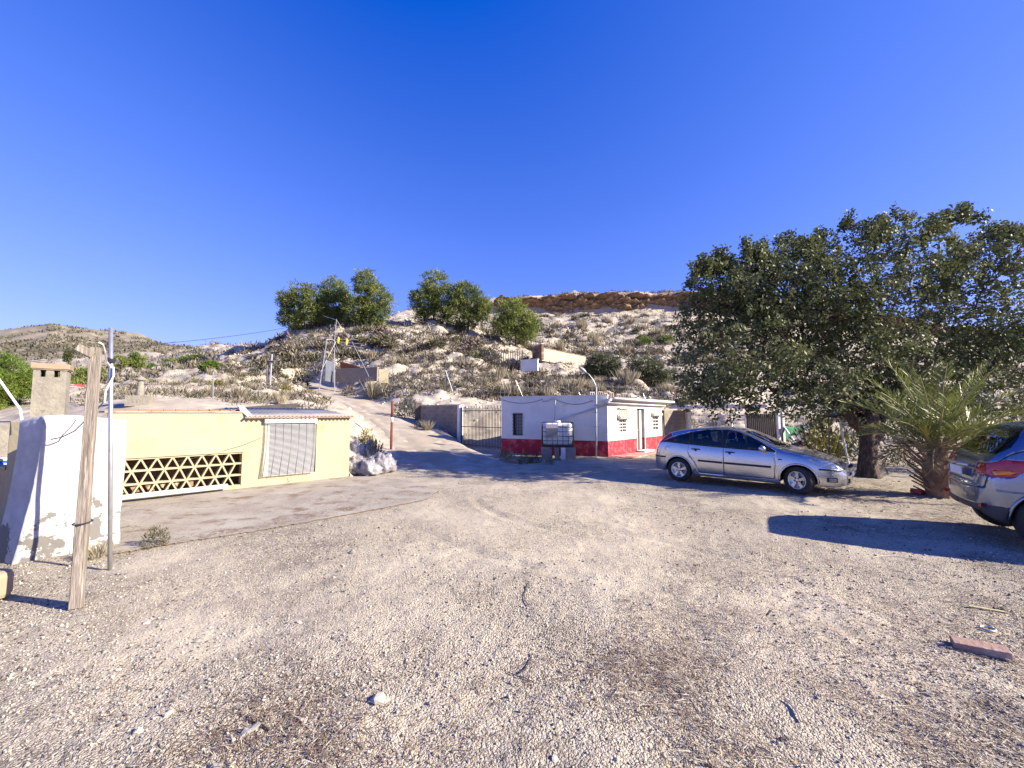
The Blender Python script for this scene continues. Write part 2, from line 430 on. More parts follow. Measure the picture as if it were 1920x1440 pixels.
# ------------------------------------------------------------------ ground sheet (polar, dense in front)
def gz(X, Y):
    R = np.hypot(X, Y); fade = np.clip((34 - R) / 10, 0, 1)
    z = fade * (fbm(X * .35, Y * .35, 5, 3) * .035 + fbm(X * 2.2, Y * 2.2, 8, 3) * .020 + np.clip(fbm(X * 9, Y * 9, 2, 3), -.3, .6) * .014)
    # curved tyre ruts
    for (cx, cy, r, a0, a1) in ((3.2, 9.6, 4.05, 3.25, 4.35), (3.2, 9.6, 5.5, 3.7, 4.5), (-1.4, 2.2, 5.2, .55, 1.25), (7.6, 12.2, 5.6, 3.5, 4.4)):
        rr = np.hypot(X - cx, Y - cy) - r; an = np.mod(np.arctan2(Y - cy, X - cx), 2 * math.pi)
        q = np.clip((an - a0) * 6, 0, 1) * np.clip((a1 - an) * 6, 0, 1)
        z = z + q * (-.016 * np.exp(-(rr / .07) ** 2) + .009 * np.exp(-((np.abs(rr) - .17) / .06) ** 2))
    # levelled under the concrete apron
    sl = ((X + 5.07) * .726 - (Y - 5.49) * .688); m = np.clip((.35 - sl) / .5, 0, 1) * np.clip((-1.6 - X) / .4, 0, 1) * (Y > 4.6)
    return z * (1 - m)
def build_ground():
    az = np.concatenate([np.linspace(-math.pi, -1.05, 40, endpoint=False), np.linspace(-1.05, 1.05, 620), np.linspace(1.05, math.pi, 41)[1:]])
    r = np.concatenate([[0.0, .4, .8, 1.2], np.geomspace(1.6, 32, 300), np.geomspace(34, 3000, 30)])
    A, R = np.meshgrid(az, r, indexing='ij')
    X = R * np.sin(A); Y = R * np.cos(A)
    fade = np.clip((34 - R) / 10, 0, 1)
    Zz = gz(X, Y)
    # flatten under slab, houses and wheels
    n, k = A.shape
    idx = np.arange(n * k).reshape(n, k)
    q = np.stack([idx[:-1, :-1], idx[:-1, 1:], idx[1:, 1:], idx[1:, :-1]], -1).reshape(-1, 4)
    V = np.stack([X, Y, Zz - .012], -1).reshape(-1, 3)
    o = np_obj('ground', V, q[:, ::-1], M_GROUND, smooth=True)
    tag(o, kind='structure'); o['label'] = 'pale gravel yard spreading in front of the houses'
    return o
build_ground()

def fan(name, us, ds, zfun, material, label):
    U_, D_ = np.meshgrid(us, ds, indexing='ij')
    X = (U_ - 960) / FPX * D_; Y = D_
    Zz = zfun(X, Y, U_, D_)
    n, k = U_.shape
    idx = np.arange(n * k).reshape(n, k)
    q = np.stack([idx[:-1, :-1], idx[:-1, 1:], idx[1:, 1:], idx[1:, :-1]], -1).reshape(-1, 4)
    o = np_obj(name, np.stack([X, Y, Zz], -1).reshape(-1, 3), q[:, ::-1], material, smooth=True)
    tag(o, kind='structure'); o['label'] = label
    return o
us = np.concatenate([np.linspace(-2400, -200, 60, endpoint=False), np.arange(-200, 2100, 5.0), np.linspace(2100, 4900, 60)])
ds = np.concatenate([np.geomspace(8.5, 80, 250, endpoint=False), np.geomspace(80, 123, 50, endpoint=False), np.linspace(123, 130, 9, endpoint=False), np.geomspace(130, 290, 24)])
fan('hillside', us, ds, lambda X, Y, U_, D_: T(X, Y), M_HILL, 'dry scrubby hillside rising behind the houses')

# far hills on the left
_fu = [-3000, -1200, -500, -200, 0, 90, 180, 250, 300, 350, 420, 500, 650, 900]
_fv = [690, 660, 640, 628, 621, 612, 628, 628, 641, 653, 662, 668, 690, 730]
def zfar(X, Y, U_, D_):
    crest = np.interp(U_, _fu, _fv)
    t = np.clip((D_ - 170) / (420 - 170), 0, 1)
    v = 700 + (crest - 700) * np.sin(t * math.pi / 2) ** .8
    back = np.clip((D_ - 420) / 400, 0, 1)
    z = EYE + D_ * np.tan(np.arctan((720 - v) / FPX) + PITCH)
    z = z - back * 90 + fbm(X * .02, Y * .02, 41, 5) * 7 * np.clip(t * 2, 0, 1)
    return z
fan('far_hills', np.concatenate([np.linspace(-3000, -300, 40), np.arange(-290, 700, 6.0), np.linspace(710, 900, 12)]), np.concatenate([np.linspace(165, 430, 90), np.linspace(440, 850, 14)]), zfar, M_FAR, 'low scrub covered hills far off on the left')

# cliff band on the mesa
def build_cliff():
    V = []; us_ = np.arange(925, 2000, 3.0); nz = 28
    topv = np.interp(us_, [900, 960, 1040, 1100, 1200, 1300, 1450, 1700, 2000], [567, 563, 559, 556, 553, 551, 565, 602, 640])
    hgt = np.interp(us_, [900, 960, 1010, 1040, 1090, 1110, 1180, 1210, 1300, 1400, 1700, 2000], [1.0, 2.0, 2.8, 4.8, 5.4, 4.2, 5.2, 5.8, 6.2, 5.5, 4, 2])
    for i, u in enumerate(us_):
        for j in range(nz):
            t = j / (nz - 1)
            d = 125.2 - 1.2 * t
            x = (u - 960) / FPX * d
            zt = EYE + d * math.tan(math.atan((720 - topv[i]) / FPX) + PITCH)
            z = zt - hgt[i] * (1 - t)
            x0 = np.array([x * .22]); 
            led = float(vnoise(np.array([x * .05]), np.array([z * 1.4]), 5)[0]) * 2.4 + float(fbm(np.array([x * .35]), np.array([z * .9]), 6, 4, .62)[0]) * 3.4
            V.append((x, d - (1.2 if t > .85 else 0) - led, z + (.25 * led if t < 1 else .3)))
        x = (u - 960) / FPX * 131
        V.append((x, 131, zt + .35))
    V = np.array(V); k = nz + 1; n = len(us_)
    idx = np.arange(n * k).reshape(n, k)
    q = np.stack([idx[:-1, :-1], idx[1:, :-1], idx[1:, 1:], idx[:-1, 1:]], -1).reshape(-1, 4)
    o = np_obj('cliff', V, q, M_ROCK, smooth=False)
    tag(o, kind='structure'); o['label'] = 'brown layered rock cliff along the top of the ridge'
build_cliff()

# dirt track: a draped strip
def build_road():
    V, F = [], []; pts = []
    for i in range(len(ROAD) - 1):
        for k in range(10): pts.append((ROAD[i].lerp(ROAD[i + 1], k / 10), ROAD_HW[i] + (ROAD_HW[i + 1] - ROAD_HW[i]) * k / 10))
    pts.append((ROAD[-1], ROAD_HW[-1])); nc = 11
    for i, (p, hw) in enumerate(pts):
        t = (pts[min(i + 2, len(pts) - 1)][0] - pts[max(i - 2, 0)][0]); t.z = 0; t.normalize(); s = Vector((t.y, -t.x, 0))
        for c in range(nc):
            w = (c / (nc - 1) * 2 - 1)
            e = 1 + .12 * rnd.uniform(-1, 1) if abs(w) == 1 else 1
            q = p + s * (w * hw * e)
            rut = -.05 * math.exp(-((abs(w) - .5) / .16) ** 2)
            V.append((q.x, q.y, p.z + .035 + rut - (.10 if abs(w) == 1 else 0) + rnd.uniform(-.008, .008)))
    for i in range(len(pts) - 1):
        for c in range(nc - 1): F.append((i * nc + c, i * nc + c + 1, (i + 1) * nc + c + 1, (i + 1) * nc + c))
    o = np_obj('dirt_track', V, F, M_ROAD, smooth=True)
    tag(o, kind='structure'); o['label'] = 'pale dirt track climbing the hillside between the houses'
build_road()

# concrete apron in front of the yellow house
def build_apron():
    pts = [G(200, 1040), G(330, 1018), G(455, 999), G(560, 981), G(690, 957), G(800, 936), G(822, 920), G(770, 902), G(700, 893), G(640, 894), G(440, 918), G(215, 944)]
    poly = []
    for i, p in enumerate(pts):
        q = pts[(i + 1) % len(pts)]
        n = 22 if i < 6 else 2
        for k in range(n):
            t = p.lerp(q, k / n); poly.append(t + Vector((rnd.uniform(-.02, .02), rnd.uniform(-.02, .02), 0)) * (1 if i < 6 else 0))
    m = MB(); n = len(poly); cx = sum(p.x for p in poly) / n; cy = sum(p.y for p in poly) / n
    top = [Vector((p.x, p.y, .002)) for p in poly]; out = [Vector((p.x, p.y, -.05)) for p in poly]
    m.add(top + out, [tuple(range(n))]); m.add(top + out, [(i, n + i, n + (i + 1) % n, (i + 1) % n) for i in range(n)], 1)
    o = m.build('concrete_apron', [M_CONC, mat('shade_darkened_slab_edge', (.13, .10, .075), (.09, .07, .055), scale=9, rough=1)]); tag(o, kind='structure'); o['label'] = 'worn concrete apron in front of the yellow house'  # side faces painted dark as shade, so the sun-facing rim shows no bright line
build_apron()
# ------------------------------------------------------------------ object materials
M_YEL = mat('pale_yellow_render', (.39, .345, .235), (.36, .315, .21), scale=1.4, rough=.9, bump=.25, bscale=18, c3=(.31, .25, .15), s3=1.9, spec=.2, lo3=.55, hi3=.75)
M_WHITE = mat('whitewash', (.80, .79, .76), (.72, .71, .69), scale=2.0, rough=.9, bump=.9, bscale=7, c3=(.45, .43, .41), s3=1.6, spec=.2, lo3=.66, hi3=.72)
M_WALLW = mat('white_painted_render', (.70, .69, .67), (.60, .59, .57), scale=1.2, rough=.9, bump=.35, bscale=14, spec=.2, c3=(.52, .49, .45), s3=2.6, lo3=.6, hi3=.78)
M_RED = mat('dark_red_plinth_paint', (.36, .03, .05), (.29, .025, .04), scale=3, rough=.8, bump=.3, bscale=20, c3=(.50, .10, .11), s3=4, spec=.25)
M_BLOCK = mat('grey_concrete_block', (.30, .255, .21), (.24, .20, .165), scale=5, rough=.95, bump=.6, bscale=40, rand=.14, spec=.1)
M_MORTAR = mat('mortar', (.38, .34, .29), (.32, .28, .24), scale=8, rough=.95, spec=.1)
M_WOOD = mat('weathered_timber', (.25, .215, .185), (.15, .125, .105), scale=3.2, rough=.9, bump=.8, bscale=9, stretch=(6, 6, .6), c3=(.32, .28, .24), s3=5, spec=.15)
M_GALV = mat('galvanised_steel', (.50, .51, .52), (.40, .40, .41), scale=8, rough=.45, metal=.75)
M_DARKM = mat('dark_painted_steel', (.045, .045, .05), (.07, .06, .055), scale=9, rough=.55, metal=.3)
M_BARS = mat('grey_steel_bars', (.12, .115, .11), (.085, .075, .065), scale=9, rough=.6, metal=.3)
M_WHITEM = mat('white_painted_steel', (.74, .73, .71), (.6, .58, .55), scale=9, rough=.5)
M_RUST = mat('rusty_red_paint', (.15, .03, .022), (.19, .06, .035), scale=9, rough=.8, bump=.3)
M_ASB = mat('grey_corrugated_sheet', (.33, .32, .31), (.25, .24, .23), scale=3, rough=.85, c3=(.42, .38, .32), s3=1.5)
M_EDGE = mat('brown_sheet_edge', (.26, .14, .07), (.20, .11, .06), scale=9, rough=.9)
M_BLIND = mat('grey_white_plastic_slat', (.74, .75, .78), (.68, .69, .72), scale=20, rough=.5)
M_BLACK = mat('black_plastic', (.018, .018, .02), rough=.5)
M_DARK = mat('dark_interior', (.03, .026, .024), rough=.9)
M_BROWN = mat('brown_inner_brick', (.36, .21, .13), (.26, .15, .10), scale=6, rough=.95)
M_PVC = mat('white_pvc_pipe', (.66, .66, .66), (.55, .54, .53), scale=6, rough=.45)
M_TANK = mat('translucent_white_polythene', (.74, .74, .72), (.62, .62, .60), scale=2.5, rough=.35)
M_TILE = mat('terracotta_tile', (.30, .15, .10), (.24, .13, .095), scale=7, rough=.9, rand=.1)
M_CHIM = mat('rough_cream_render', (.27, .245, .20), (.20, .18, .15), scale=4, rough=.95, bump=1.0, bscale=16, c3=(.15, .135, .11), s3=6, lo3=.58, hi3=.7)
M_STONE = mat('limestone', (.55, .48, .39), (.44, .37, .30), scale=6, rough=.95, bump=.5, rand=.15)
M_LAMP = mat('lamp_grey', (.38, .38, .37), rough=.4)
M_GREENNET = mat('green_shade_net', (.01, .16, .07), (.008, .11, .05), scale=14, rough=.8)
M_YPL = mat('bright_yellow_plastic', (.85, .62, .02), rough=.5)
M_GLASSD = mat('dark_window_glass', (.02, .024, .028), rough=.08, spec=.6)
M_CURT = mat('grey_curtain', (.30, .31, .30), (.20, .21, .21), scale=7, stretch=(8, 8, .3), rough=.9)
M_BLUEP = mat('blue_plastic', (.03, .13, .42), rough=.4)
M_WIRE = mat('dark_cable', (.03, .03, .032), rough=.6)

def wallframe(a, b):
    """local frame of a wall: along, outward normal (to the camera side), both horizontal"""
    a, b = Vector(a), Vector(b); d = (b - a); L = math.hypot(d.x, d.y); al = Vector((d.x / L, d.y / L, 0))
    n = Vector((al.y, -al.x, 0))
    return al, n, L
def panel(m, a, al, n, x0, x1, z0, z1, y0, y1, mi=0):
    """box in a wall's frame: x along, y outward, z up"""
    a = Vector((a[0], a[1], 0))
    vs = [a + al * x + n * y + Vector((0, 0, z)) for z in (z0, z1) for y in (y1, y0) for x in (x0, x1)]
    m.add(vs, [(0, 2, 3, 1), (4, 5, 7, 6), (0, 1, 5, 4), (2, 6, 7, 3), (0, 4, 6, 2), (1, 3, 7, 5)], mi)
def wall_with_holes(m, a, al, n, x0, x1, z0, z1, y0, y1, holes, mi=0):
    holes = [(max(x0, h[0]), min(x1, h[1]), max(z0, h[2]), min(z1, h[3])) for h in holes]
    xs = sorted({x0, x1, *[h[0] for h in holes], *[h[1] for h in holes]}); zs = sorted({z0, z1, *[h[2] for h in holes], *[h[3] for h in holes]})
    for i in range(len(xs) - 1):
        run = None
        for j in range(len(zs) - 1):
            cx, cz = (xs[i] + xs[i + 1]) / 2, (zs[j] + zs[j + 1]) / 2
            if any(h[0] < cx < h[1] and h[2] < cz < h[3] for h in holes): 
                if run is not None: panel(m, a, al, n, xs[i], xs[i + 1], run, zs[j], y0, y1, mi); run = None
            elif run is None: run = zs[j]
        if run is not None: panel(m, a, al, n, xs[i], xs[i + 1], run, zs[-1], y0, y1, mi)

# ------------------------------------------------------------------ yellow house
def yellow_house():
    A = Vector((-8.05, 8.31, 0)); B = Vector((-4.62, 11.93, 0))
    al, n, L = wallframe(A, B)
    W = lambda x, y, z: Vector((A.x, A.y, 0)) + al * x + n * y + Vector((0, 0, z))
    root = thing('yellow_house', 'low pale yellow house with triangle lattice and roller blind', 'house', (A + B) / 2)
    xs = 2.38      # where the flat roofed part ends and the sheet roofed part starts
    m = MB()
    h_lat = (0.02, xs - .03, .06, .86)
    wall_with_holes(m, A, al, n, 0, xs, 0, 1.79, -.22, 0, [h_lat])
    m.build('wall', M_YEL, root)
    m = MB()
    h_win = (2.92, 4.06, .22, 1.5)
    wall_with_holes(m, A, al, n, xs + .004, L, 0, 1.66, -.22, -.006, [h_win])
    m.build('wall', M_YEL, root)
    m = MB(); panel(m, A, al, n, L - .22, L, 0, 1.64, -3.2, -.224); m.build('wall', M_YEL, root)
    m = MB(); panel(m, A, al, n, 0, L - .23, 0, 1.3, -1.35, -1.25); m.build('back_wall', M_BROWN, root)
    m = MB(); panel(m, A, al, n, 0.0, .1, 0, 1.5, -1.24, -.224); m.build('inner_wall', M_BROWN, root)
    # lattice: rails and slanting bars
    rails = [(.06, .095), (.305, .345), (.575, .615), (.825, .86)]
    rb = None
    for (z0, z1) in rails:
        m = MB(); panel(m, A, al, n, h_lat[0], h_lat[1], z0, z1, -.15, -.012); m.build('lattice_rail', M_YEL, root)
    bar_me = {}
    def bar(x0, z0, x1, z1):
        m = MB(); w = .017
        vs = [W(x0 - w, -.012, z0), W(x0 + w, -.012, z0), W(x1 + w, -.012, z1), W(x1 - w, -.012, z1)]
        m.prism(vs, n * -.135); m.build('lattice_bar', M_YEL, root)
    rows = [(.095, .305, .6), (.345, .575, 0.0), (.615, .825, .0)]
    nd = 9; st = (h_lat[1] - h_lat[0]) / nd
    for ri, (z0, z1, off) in enumerate(rows):
        k = 0
        for i in range(nd):
            xa = h_lat[0] + i * st + (0 if ri % 2 else st * .5)
            xm = xa + st / 2; xb = xa + st
            if xm < h_lat[1] - .02: bar(xa + .02, z0, xm - .005, z1)
            if xb < h_lat[1]: bar(xm + .005, z1, xb - .02, z0)
    # ledge line over the lattice, step of plaster beside it
    m = MB(); panel(m, A, al, n, 0, xs - .01, .862, .90, -.005, .018); m.build('ledge', M_YEL, root)
    # corrugated roof on the right part
    V, F = [], []; nx = 150; ny = 3
    for i in range(nx + 1):
        x = xs - .02 + (L + .06 - xs) * i / nx
        for j in range(ny + 1):
            y = .14 - 2.3 * j / ny
            z = 1.69 + .22 * j / ny + .022 * math.sin(x * 2 * math.pi / .105)
            V.append(W(x, y, z))
    for i in range(nx):
        for j in range(ny): F.append((i * (ny + 1) + j, (i + 1) * (ny + 1) + j, (i + 1) * (ny + 1) + j + 1, i * (ny + 1) + j + 1))
    m = MB(); m.add(V, F); r = m.build('corrugated_roof', M_ASB, root, smooth=True)
    md = r.modifiers.new('thick', 'SOLIDIFY'); md.thickness = .012
    m = MB(); V = []
    for i in range(nx + 1):
        x = xs - .02 + (L + .06 - xs) * i / nx; z = 1.69 + .022 * math.sin(x * 2 * math.pi / .105)
        V += [W(x, .146, z - .012), W(x, .146, z + .010)]
    m.add(V, [(2 * i, 2 * i + 2, 2 * i + 3, 2 * i + 1) for i in range(nx)]); e = m.build('sheet_edge', M_EDGE, root)
    md = e.modifiers.new('thick', 'SOLIDIFY'); md.thickness = .006
    # flat roof slab and tile courses on the left part
    m = MB(); panel(m, A, al, n, -.05, xs - .04, 1.795, 1.83, -2.6, .03); m.build('roof_slab', M_CONC, root)
    tile = None
    for i in range(11):
        x = .05 + i * .205
        m = MB(); c = W(x + .095, -.16 + .0 * i, 1.845)
        m.tube([W(x, -.16, 1.835 + .006 * (i % 3)), W(x + .19, -.17, 1.838)], .028, n=10); m.build('roof_tile', M_TILE, root, smooth=False)
    m = MB(); m.prism([W(xs + .02, .09, 1.70), W(xs + .10, .12, 1.70), W(xs + .02, -.35, 1.93), W(xs - .09, -.35, 1.93), W(xs - .12, -.03, 1.86)], (0, 0, .05)); m.build('flashing', M_WHITE, root)
    # window behind the blind
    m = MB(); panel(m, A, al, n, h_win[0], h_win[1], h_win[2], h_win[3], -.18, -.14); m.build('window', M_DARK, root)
    # roller blind hanging slightly askew in front of the wall
    bl = MB(); x0, x1 = 2.80, 4.02; ns = 44
    for i in range(ns):
        t = i / ns; z = 1.52 - t * 1.30; sh = -.05 * max(0, t - .35) ** 1.3 * 1.6
        y = .035 + .05 * t
        a = W(x0 + sh, y, z); b = W(x1 + sh * .9, y, z - .012 * t)
        bl.beam(a, b, .007, .0245, up=n)
    b = bl.build('roller_blind', M_BLIND, root); tag(b, 'grey white slatted roller blind')
    m = MB(); panel(m, A, al, n, x0 - .02, x1 + .02, 1.535, 1.64, .0, .10); m.build('blind_box', M_WHITEM, root, bevel=.01)
    for k in range(7):
        x = x0 + .05 + k * (x1 - x0 - .1) / 6
        m = MB(); m.tube([W(x, .048, 1.53), W(x - .004, .066, .9), W(x - .085, .10, .205)], .0055, n=5); m.build('blind_cord', M_DARKM, b)
    m = MB(); m.tube([W(3.42, .10, .2), W(3.44, .07, .09), W(3.38, .03, .03)], .006, n=5); m.build('pull_cord', M_WOOD, b)
    return A, al, n, L, W
YA, yal, yn, yL, YW = yellow_house()
m = MB(); m.tube([YW(-.35, .2, .11), YW(.6, .17, .11), YW(1.2, .16, .11), YW(2.05, .13, .11)], .055, n=12)
tag(m.build('drain_pipe', M_PVC, loc=YW(.8, .17, 0), smooth=True), 'white plastic drain pipe lying along the foot of the lattice', 'pipe')
m = MB(); m.tube([P(330, 866, 9.15), P(400, 851, 9.6), P(455, 835, 10.0), P(495, 819, 10.35)], .005, n=5)
tag(m.build('wall_cable', M_WIRE), 'thin dark cable running up the yellow wall to the blind', 'cable')
# dark flat beam and rubble on the earth roof behind
m = MB(); a, b = P(392, 772, 13.4), P(556, 760, 15.2); m.beam(a, b, .3, .15)
tag(m.build('roof_beam', mat('dark_bitumen', (.05, .045, .042), (.075, .065, .06), scale=4, rough=.9), loc=a), 'long dark beam lying on the earth roof behind the yellow house', 'beam')
c = TV(262, 14.2); m = MB(); m.lathe([(.0, -.3), (.11, -.3), (.11, .22), (.09, .24), (.085, .42), (.16, .46), (.17, .5), (.05, .58), (0, .585)], c + Vector((0, 0, .35)), n=14)
vp = thing('roof_vent', 'small pale masonry roof vent with a cap behind the yellow house', 'vent', c)
m.build('vent_pipe', M_CHIM, vp); m = MB(); m.box(c + Vector((0, 0, .1)), (.62, .6, .36), .5); m.build('vent_base', M_CHIM, vp)

# ------------------------------------------------------------------ white buttress
def buttress():
    E0, K0, R0 = Vector((-6.36, 5.22, 0)), Vector((-5.93, 5.06, 0)), Vector((-5.38, 5.84, 0))
    E1, K1, R1 = Vector((-6.22, 5.28, 0)), Vector((-5.76, 5.14, 0)), Vector((-5.42, 5.88, 0))
    root = thing('whitewashed_buttress', 'whitewashed rough plaster buttress with a flared foot beside the poles', 'wall', (K0 + R0) / 2)
    V, F = [], []; nz = 44; segs = [('E', 'K', 8), ('K', 'R', 20), ('R', 'S', 6)]
    def corner(c, t):
        f = max(0, 1 - t) ** 1.8
        if c == 'E': return E1.lerp(E0, f)
        if c == 'K': return K1.lerp(K0, f)
        if c == 'R': return R1.lerp(R0, f)
        return R1.lerp(R0, f) + Vector((-1.2, .9, 0))
    def bend(c0, c1, s, t):
        return corner(c0, t).lerp(corner(c1, t), s)
    for j in range(nz + 1):
        t = j / nz; row = []
        for (c0, c1, k) in segs:
            for i in range(k): row.append((c0, c1, i / k))
        row.append(('R', 'S', 1.0))
        for i, (c0, c1, s_) in enumerate(row):
            # rounded corner at K
            p = bend(c0, c1, s_, t)
            if c0 == 'E' and s_ > .6: p = p + Vector((-.02, .04, 0)) * (s_ - .6) * 1.5
            along = (i / len(row))
            ztop = 1.73 + .07 * math.sin(min(1, along * 1.45) * math.pi)
            z = t * ztop
            nn = float(fbm(np.array([p.x * 2.6 + p.y * 2.6]), np.array([z * 2.6]), 3, 4)[0]) * .035
            d_ = Vector((.7, -.71, 0)) if c0 != 'R' else Vector((.7, .3, 0))
            p = p + d_ * nn
            if t > .94: p = p + Vector((-.8, .6, 0)) * (t - .94) * 1.2
            V.append(Vector((p.x, p.y, z - .04)))
    k = len(row)
    for j in range(nz):
        for i in range(k - 1): F.append((j * k + i, j * k + i + 1, (j + 1) * k + i + 1, (j + 1) * k + i))
    F.append(tuple(nz * k + i for i in range(k)))
    m = MB(); m.add(V, F); m.build('plaster_body', M_BUTT, root, smooth=True)
    return
def butt_mat():
    m = mat('flaking_whitewash', (.46, .46, .46), (.34, .345, .355), scale=4.5, rough=.9, bump=.8, bscale=6, spec=.2)
    N, L = m.node_tree.nodes, m.node_tree.links; b = N['Principled BSDF']
    geo = N.new('ShaderNodeNewGeometry'); sep = N.new('ShaderNodeSeparateXYZ'); L.new(geo.outputs['Position'], sep.inputs[0])
    ns = N.new('ShaderNodeTexNoise'); ns.inputs['Scale'].default_value = 2.6; ns.inputs['Detail'].default_value = 7; ns.inputs['Roughness'].default_value = .68
    L.new(geo.outputs['Position'], ns.inputs['Vector'])
    # bare render shows where the paint has flaked off, mostly low down
    hz = N.new('ShaderNodeMapRange'); hz.inputs['From Min'].default_value = .75; hz.inputs['From Max'].default_value = .15; hz.inputs['To Min'].default_value = -.16; hz.inputs['To Max'].default_value = .07
    L.new(sep.outputs['Z'], hz.inputs['Value'])
    ad = N.new('ShaderNodeMath'); L.new(ns.outputs['Fac'], ad.inputs[0]); L.new(hz.outputs[0], ad.inputs[1])
    th = N.new('ShaderNodeMapRange'); th.inputs['From Min'].default_value = .535; th.inputs['From Max'].default_value = .55; L.new(ad.outputs[0], th.inputs['Value'])
    mx = N.new('ShaderNodeMix'); mx.data_type = 'RGBA'; L.new(th.outputs[0], mx.inputs['Factor'])
    L.new(b.inputs['Base Color'].links[0].from_socket, mx.inputs['A']); mx.inputs['B'].default_value = (.16, .15, .14, 1)
    L.new(mx.outputs['Result'], b.inputs['Base Color'])
    return m
M_BUTT = butt_mat()
buttress()

# chimney behind
def chimney():
    d = 8.5
    a = P(57, 760, d); a.z = 0; al = Vector((.766, .643, 0)); n = Vector((al.y, -al.x, 0)); w2 = .48
    root = thing('chimney', 'square cream rendered chimney with two vent holes and a flat cap', 'chimney', (a.x, a.y, 1.6))
    dm = d + .15
    zh0 = P(88, 707, dm).z; zh1 = P(88, 694, dm).z; zc = P(88, 682, dm).z
    m = MB()
    holes = [(.10, .18, zh0, zh1), (.29, .38, zh0, zh1)]
    wall_with_holes(m, a, al, n, 0, w2, 1.6, zh1, -.08, 0, holes)
    wall_with_holes(m, a, al, n, 0, w2, 1.6, zh1, -w2, -w2 + .08, holes)
    panel(m, a, al, n, 0, .06, 1.6, zh1, -w2 + .082, -.082); panel(m, a, al, n, w2 - .06, w2, 1.6, zh1, -w2 + .082, -.082)
    panel(m, a, al, n, .07, w2 - .07, 1.6, zh0 - .06, -w2 + .082, -.082)
    m.build('shaft', M_CHIM, root)
    m = MB(); panel(m, a, al, n, -.04, w2 + .04, zh1 + .022, zc, -w2 - .04, .04); m.build('cap', mat('brick_cap', (.34, .24, .165), (.28, .195, .135), scale=6, rough=.9), root, bevel=.012)
    m = MB(); panel(m, a, al, n, -.02, w2 + .02, zh1 + .002, zh1 + .02, -w2 - .02, .02); m.build('cap_slab', M_CHIM, root)
    rr = thing('outbuilding', 'low cream walled outbuilding under the chimney behind the buttress', 'building', (a.x, a.y, 0))
    m = MB(); panel(m, a, al, n, -1.6, .62, 0, 1.598, -2.4, .35); m.build('wall', M_CHIM, rr)
chimney()

M_OCHRE = mat('dull_ochre_plaster', (.34, .26, .175), (.28, .21, .14), scale=3, rough=.95, bump=.4)
# yellow garden wall at the left edge with slotted blocks below
def left_wall():
    d = 6.35
    a = P(-190, 900, 6.0); a.z = 0; b = P(44, 900, 6.2); b.z = 0
    al, n, L = wallframe(a, b)
    root = thing('garden_wall', 'yellow garden wall with slotted screen blocks at the left edge', 'wall', (b.x, b.y, 0))
    zt = P(30, 789, d).z; zm = P(30, 878, d).z
    m = MB(); panel(m, a, al, n, L - .24, L, 0, zt, -.34, 0); m.build('pillar', M_YEL, root, bevel=.012)
    m = MB(); holes = []
    for r in range(3):
        for k in range(5):
            x = L - .26 - .30 * (k + 1) + .06; z0 = .16 + r * .27
            holes += [(x, x + .06, z0, z0 + .2), (x + .11, x + .17, z0, z0 + .2)]
    wall_with_holes(m, a, al, n, 0, L - .244, 0, zm, -.2, -.03, holes); m.build('screen_blocks', mat('dull_ochre_render', (.42, .33, .22), (.36, .28, .19), scale=3, rough=.95, bump=.4), root)
    m = MB(); panel(m, a, al, n, 0, L - .244, zm + .003, zm + .05, -.24, .01); m.build('coping', M_YEL, root)
    # leaning white rod
    m = MB(); p0 = P(-30, 676, 6.15); m.tube([p0, P(0, 714, 6.15), P(38, 768, 6.1), P(41, 790, 6.1), P(41, 800, 6.1)], .016, n=8)
    tag(m.build('bent_rod', M_WHITEM, loc=P(41, 800, 6.1)), 'bent white steel rod leaning up from the yellow garden wall', 'rod')
    m = MB(); c = P(3, 870, 6.9); m.lathe([(0, -.35), (.19, -.35), (.22, -.05), (.225, .02), (.2, .05), (0, .06)], c, n=20)
    t = thing('blue_drum', 'blue plastic drum with a pale lid behind the garden wall', 'drum', c - Vector((0, 0, .35)))
    m.build('drum_body', M_BLUEP, t, smooth=True); m = MB(); m.lathe([(0, .062), (.21, .062), (.22, .075), (.2, .10), (0, .105)], c, n=20); m.build('lid', M_WHITEM, t, smooth=True)
    # low curved kerb wall end nearer the camera
    c0 = Vector((-5.72, 4.15, 0))
    V = []
    m = MB(); pts = []
    for i in range(13):
        t = i / 12; an = -math.pi * .5 + math.pi * t
        pts.append(Vector((-5.02 + .16 * math.cos(an), 4.13 + .13 * math.sin(an), 0)))
    pts += [Vector((-6.8, 4.25, 0)), Vector((-6.8, 3.98, 0))]
    m.prism(pts, (0, 0, .26)); o = m.build('kerb_wall', M_OCHRE, loc=(-5.2, 4.13, 0), bevel=.05)
    tag(o, 'low rounded ochre kerb wall end at the left edge of the yard', 'wall')
left_wall()

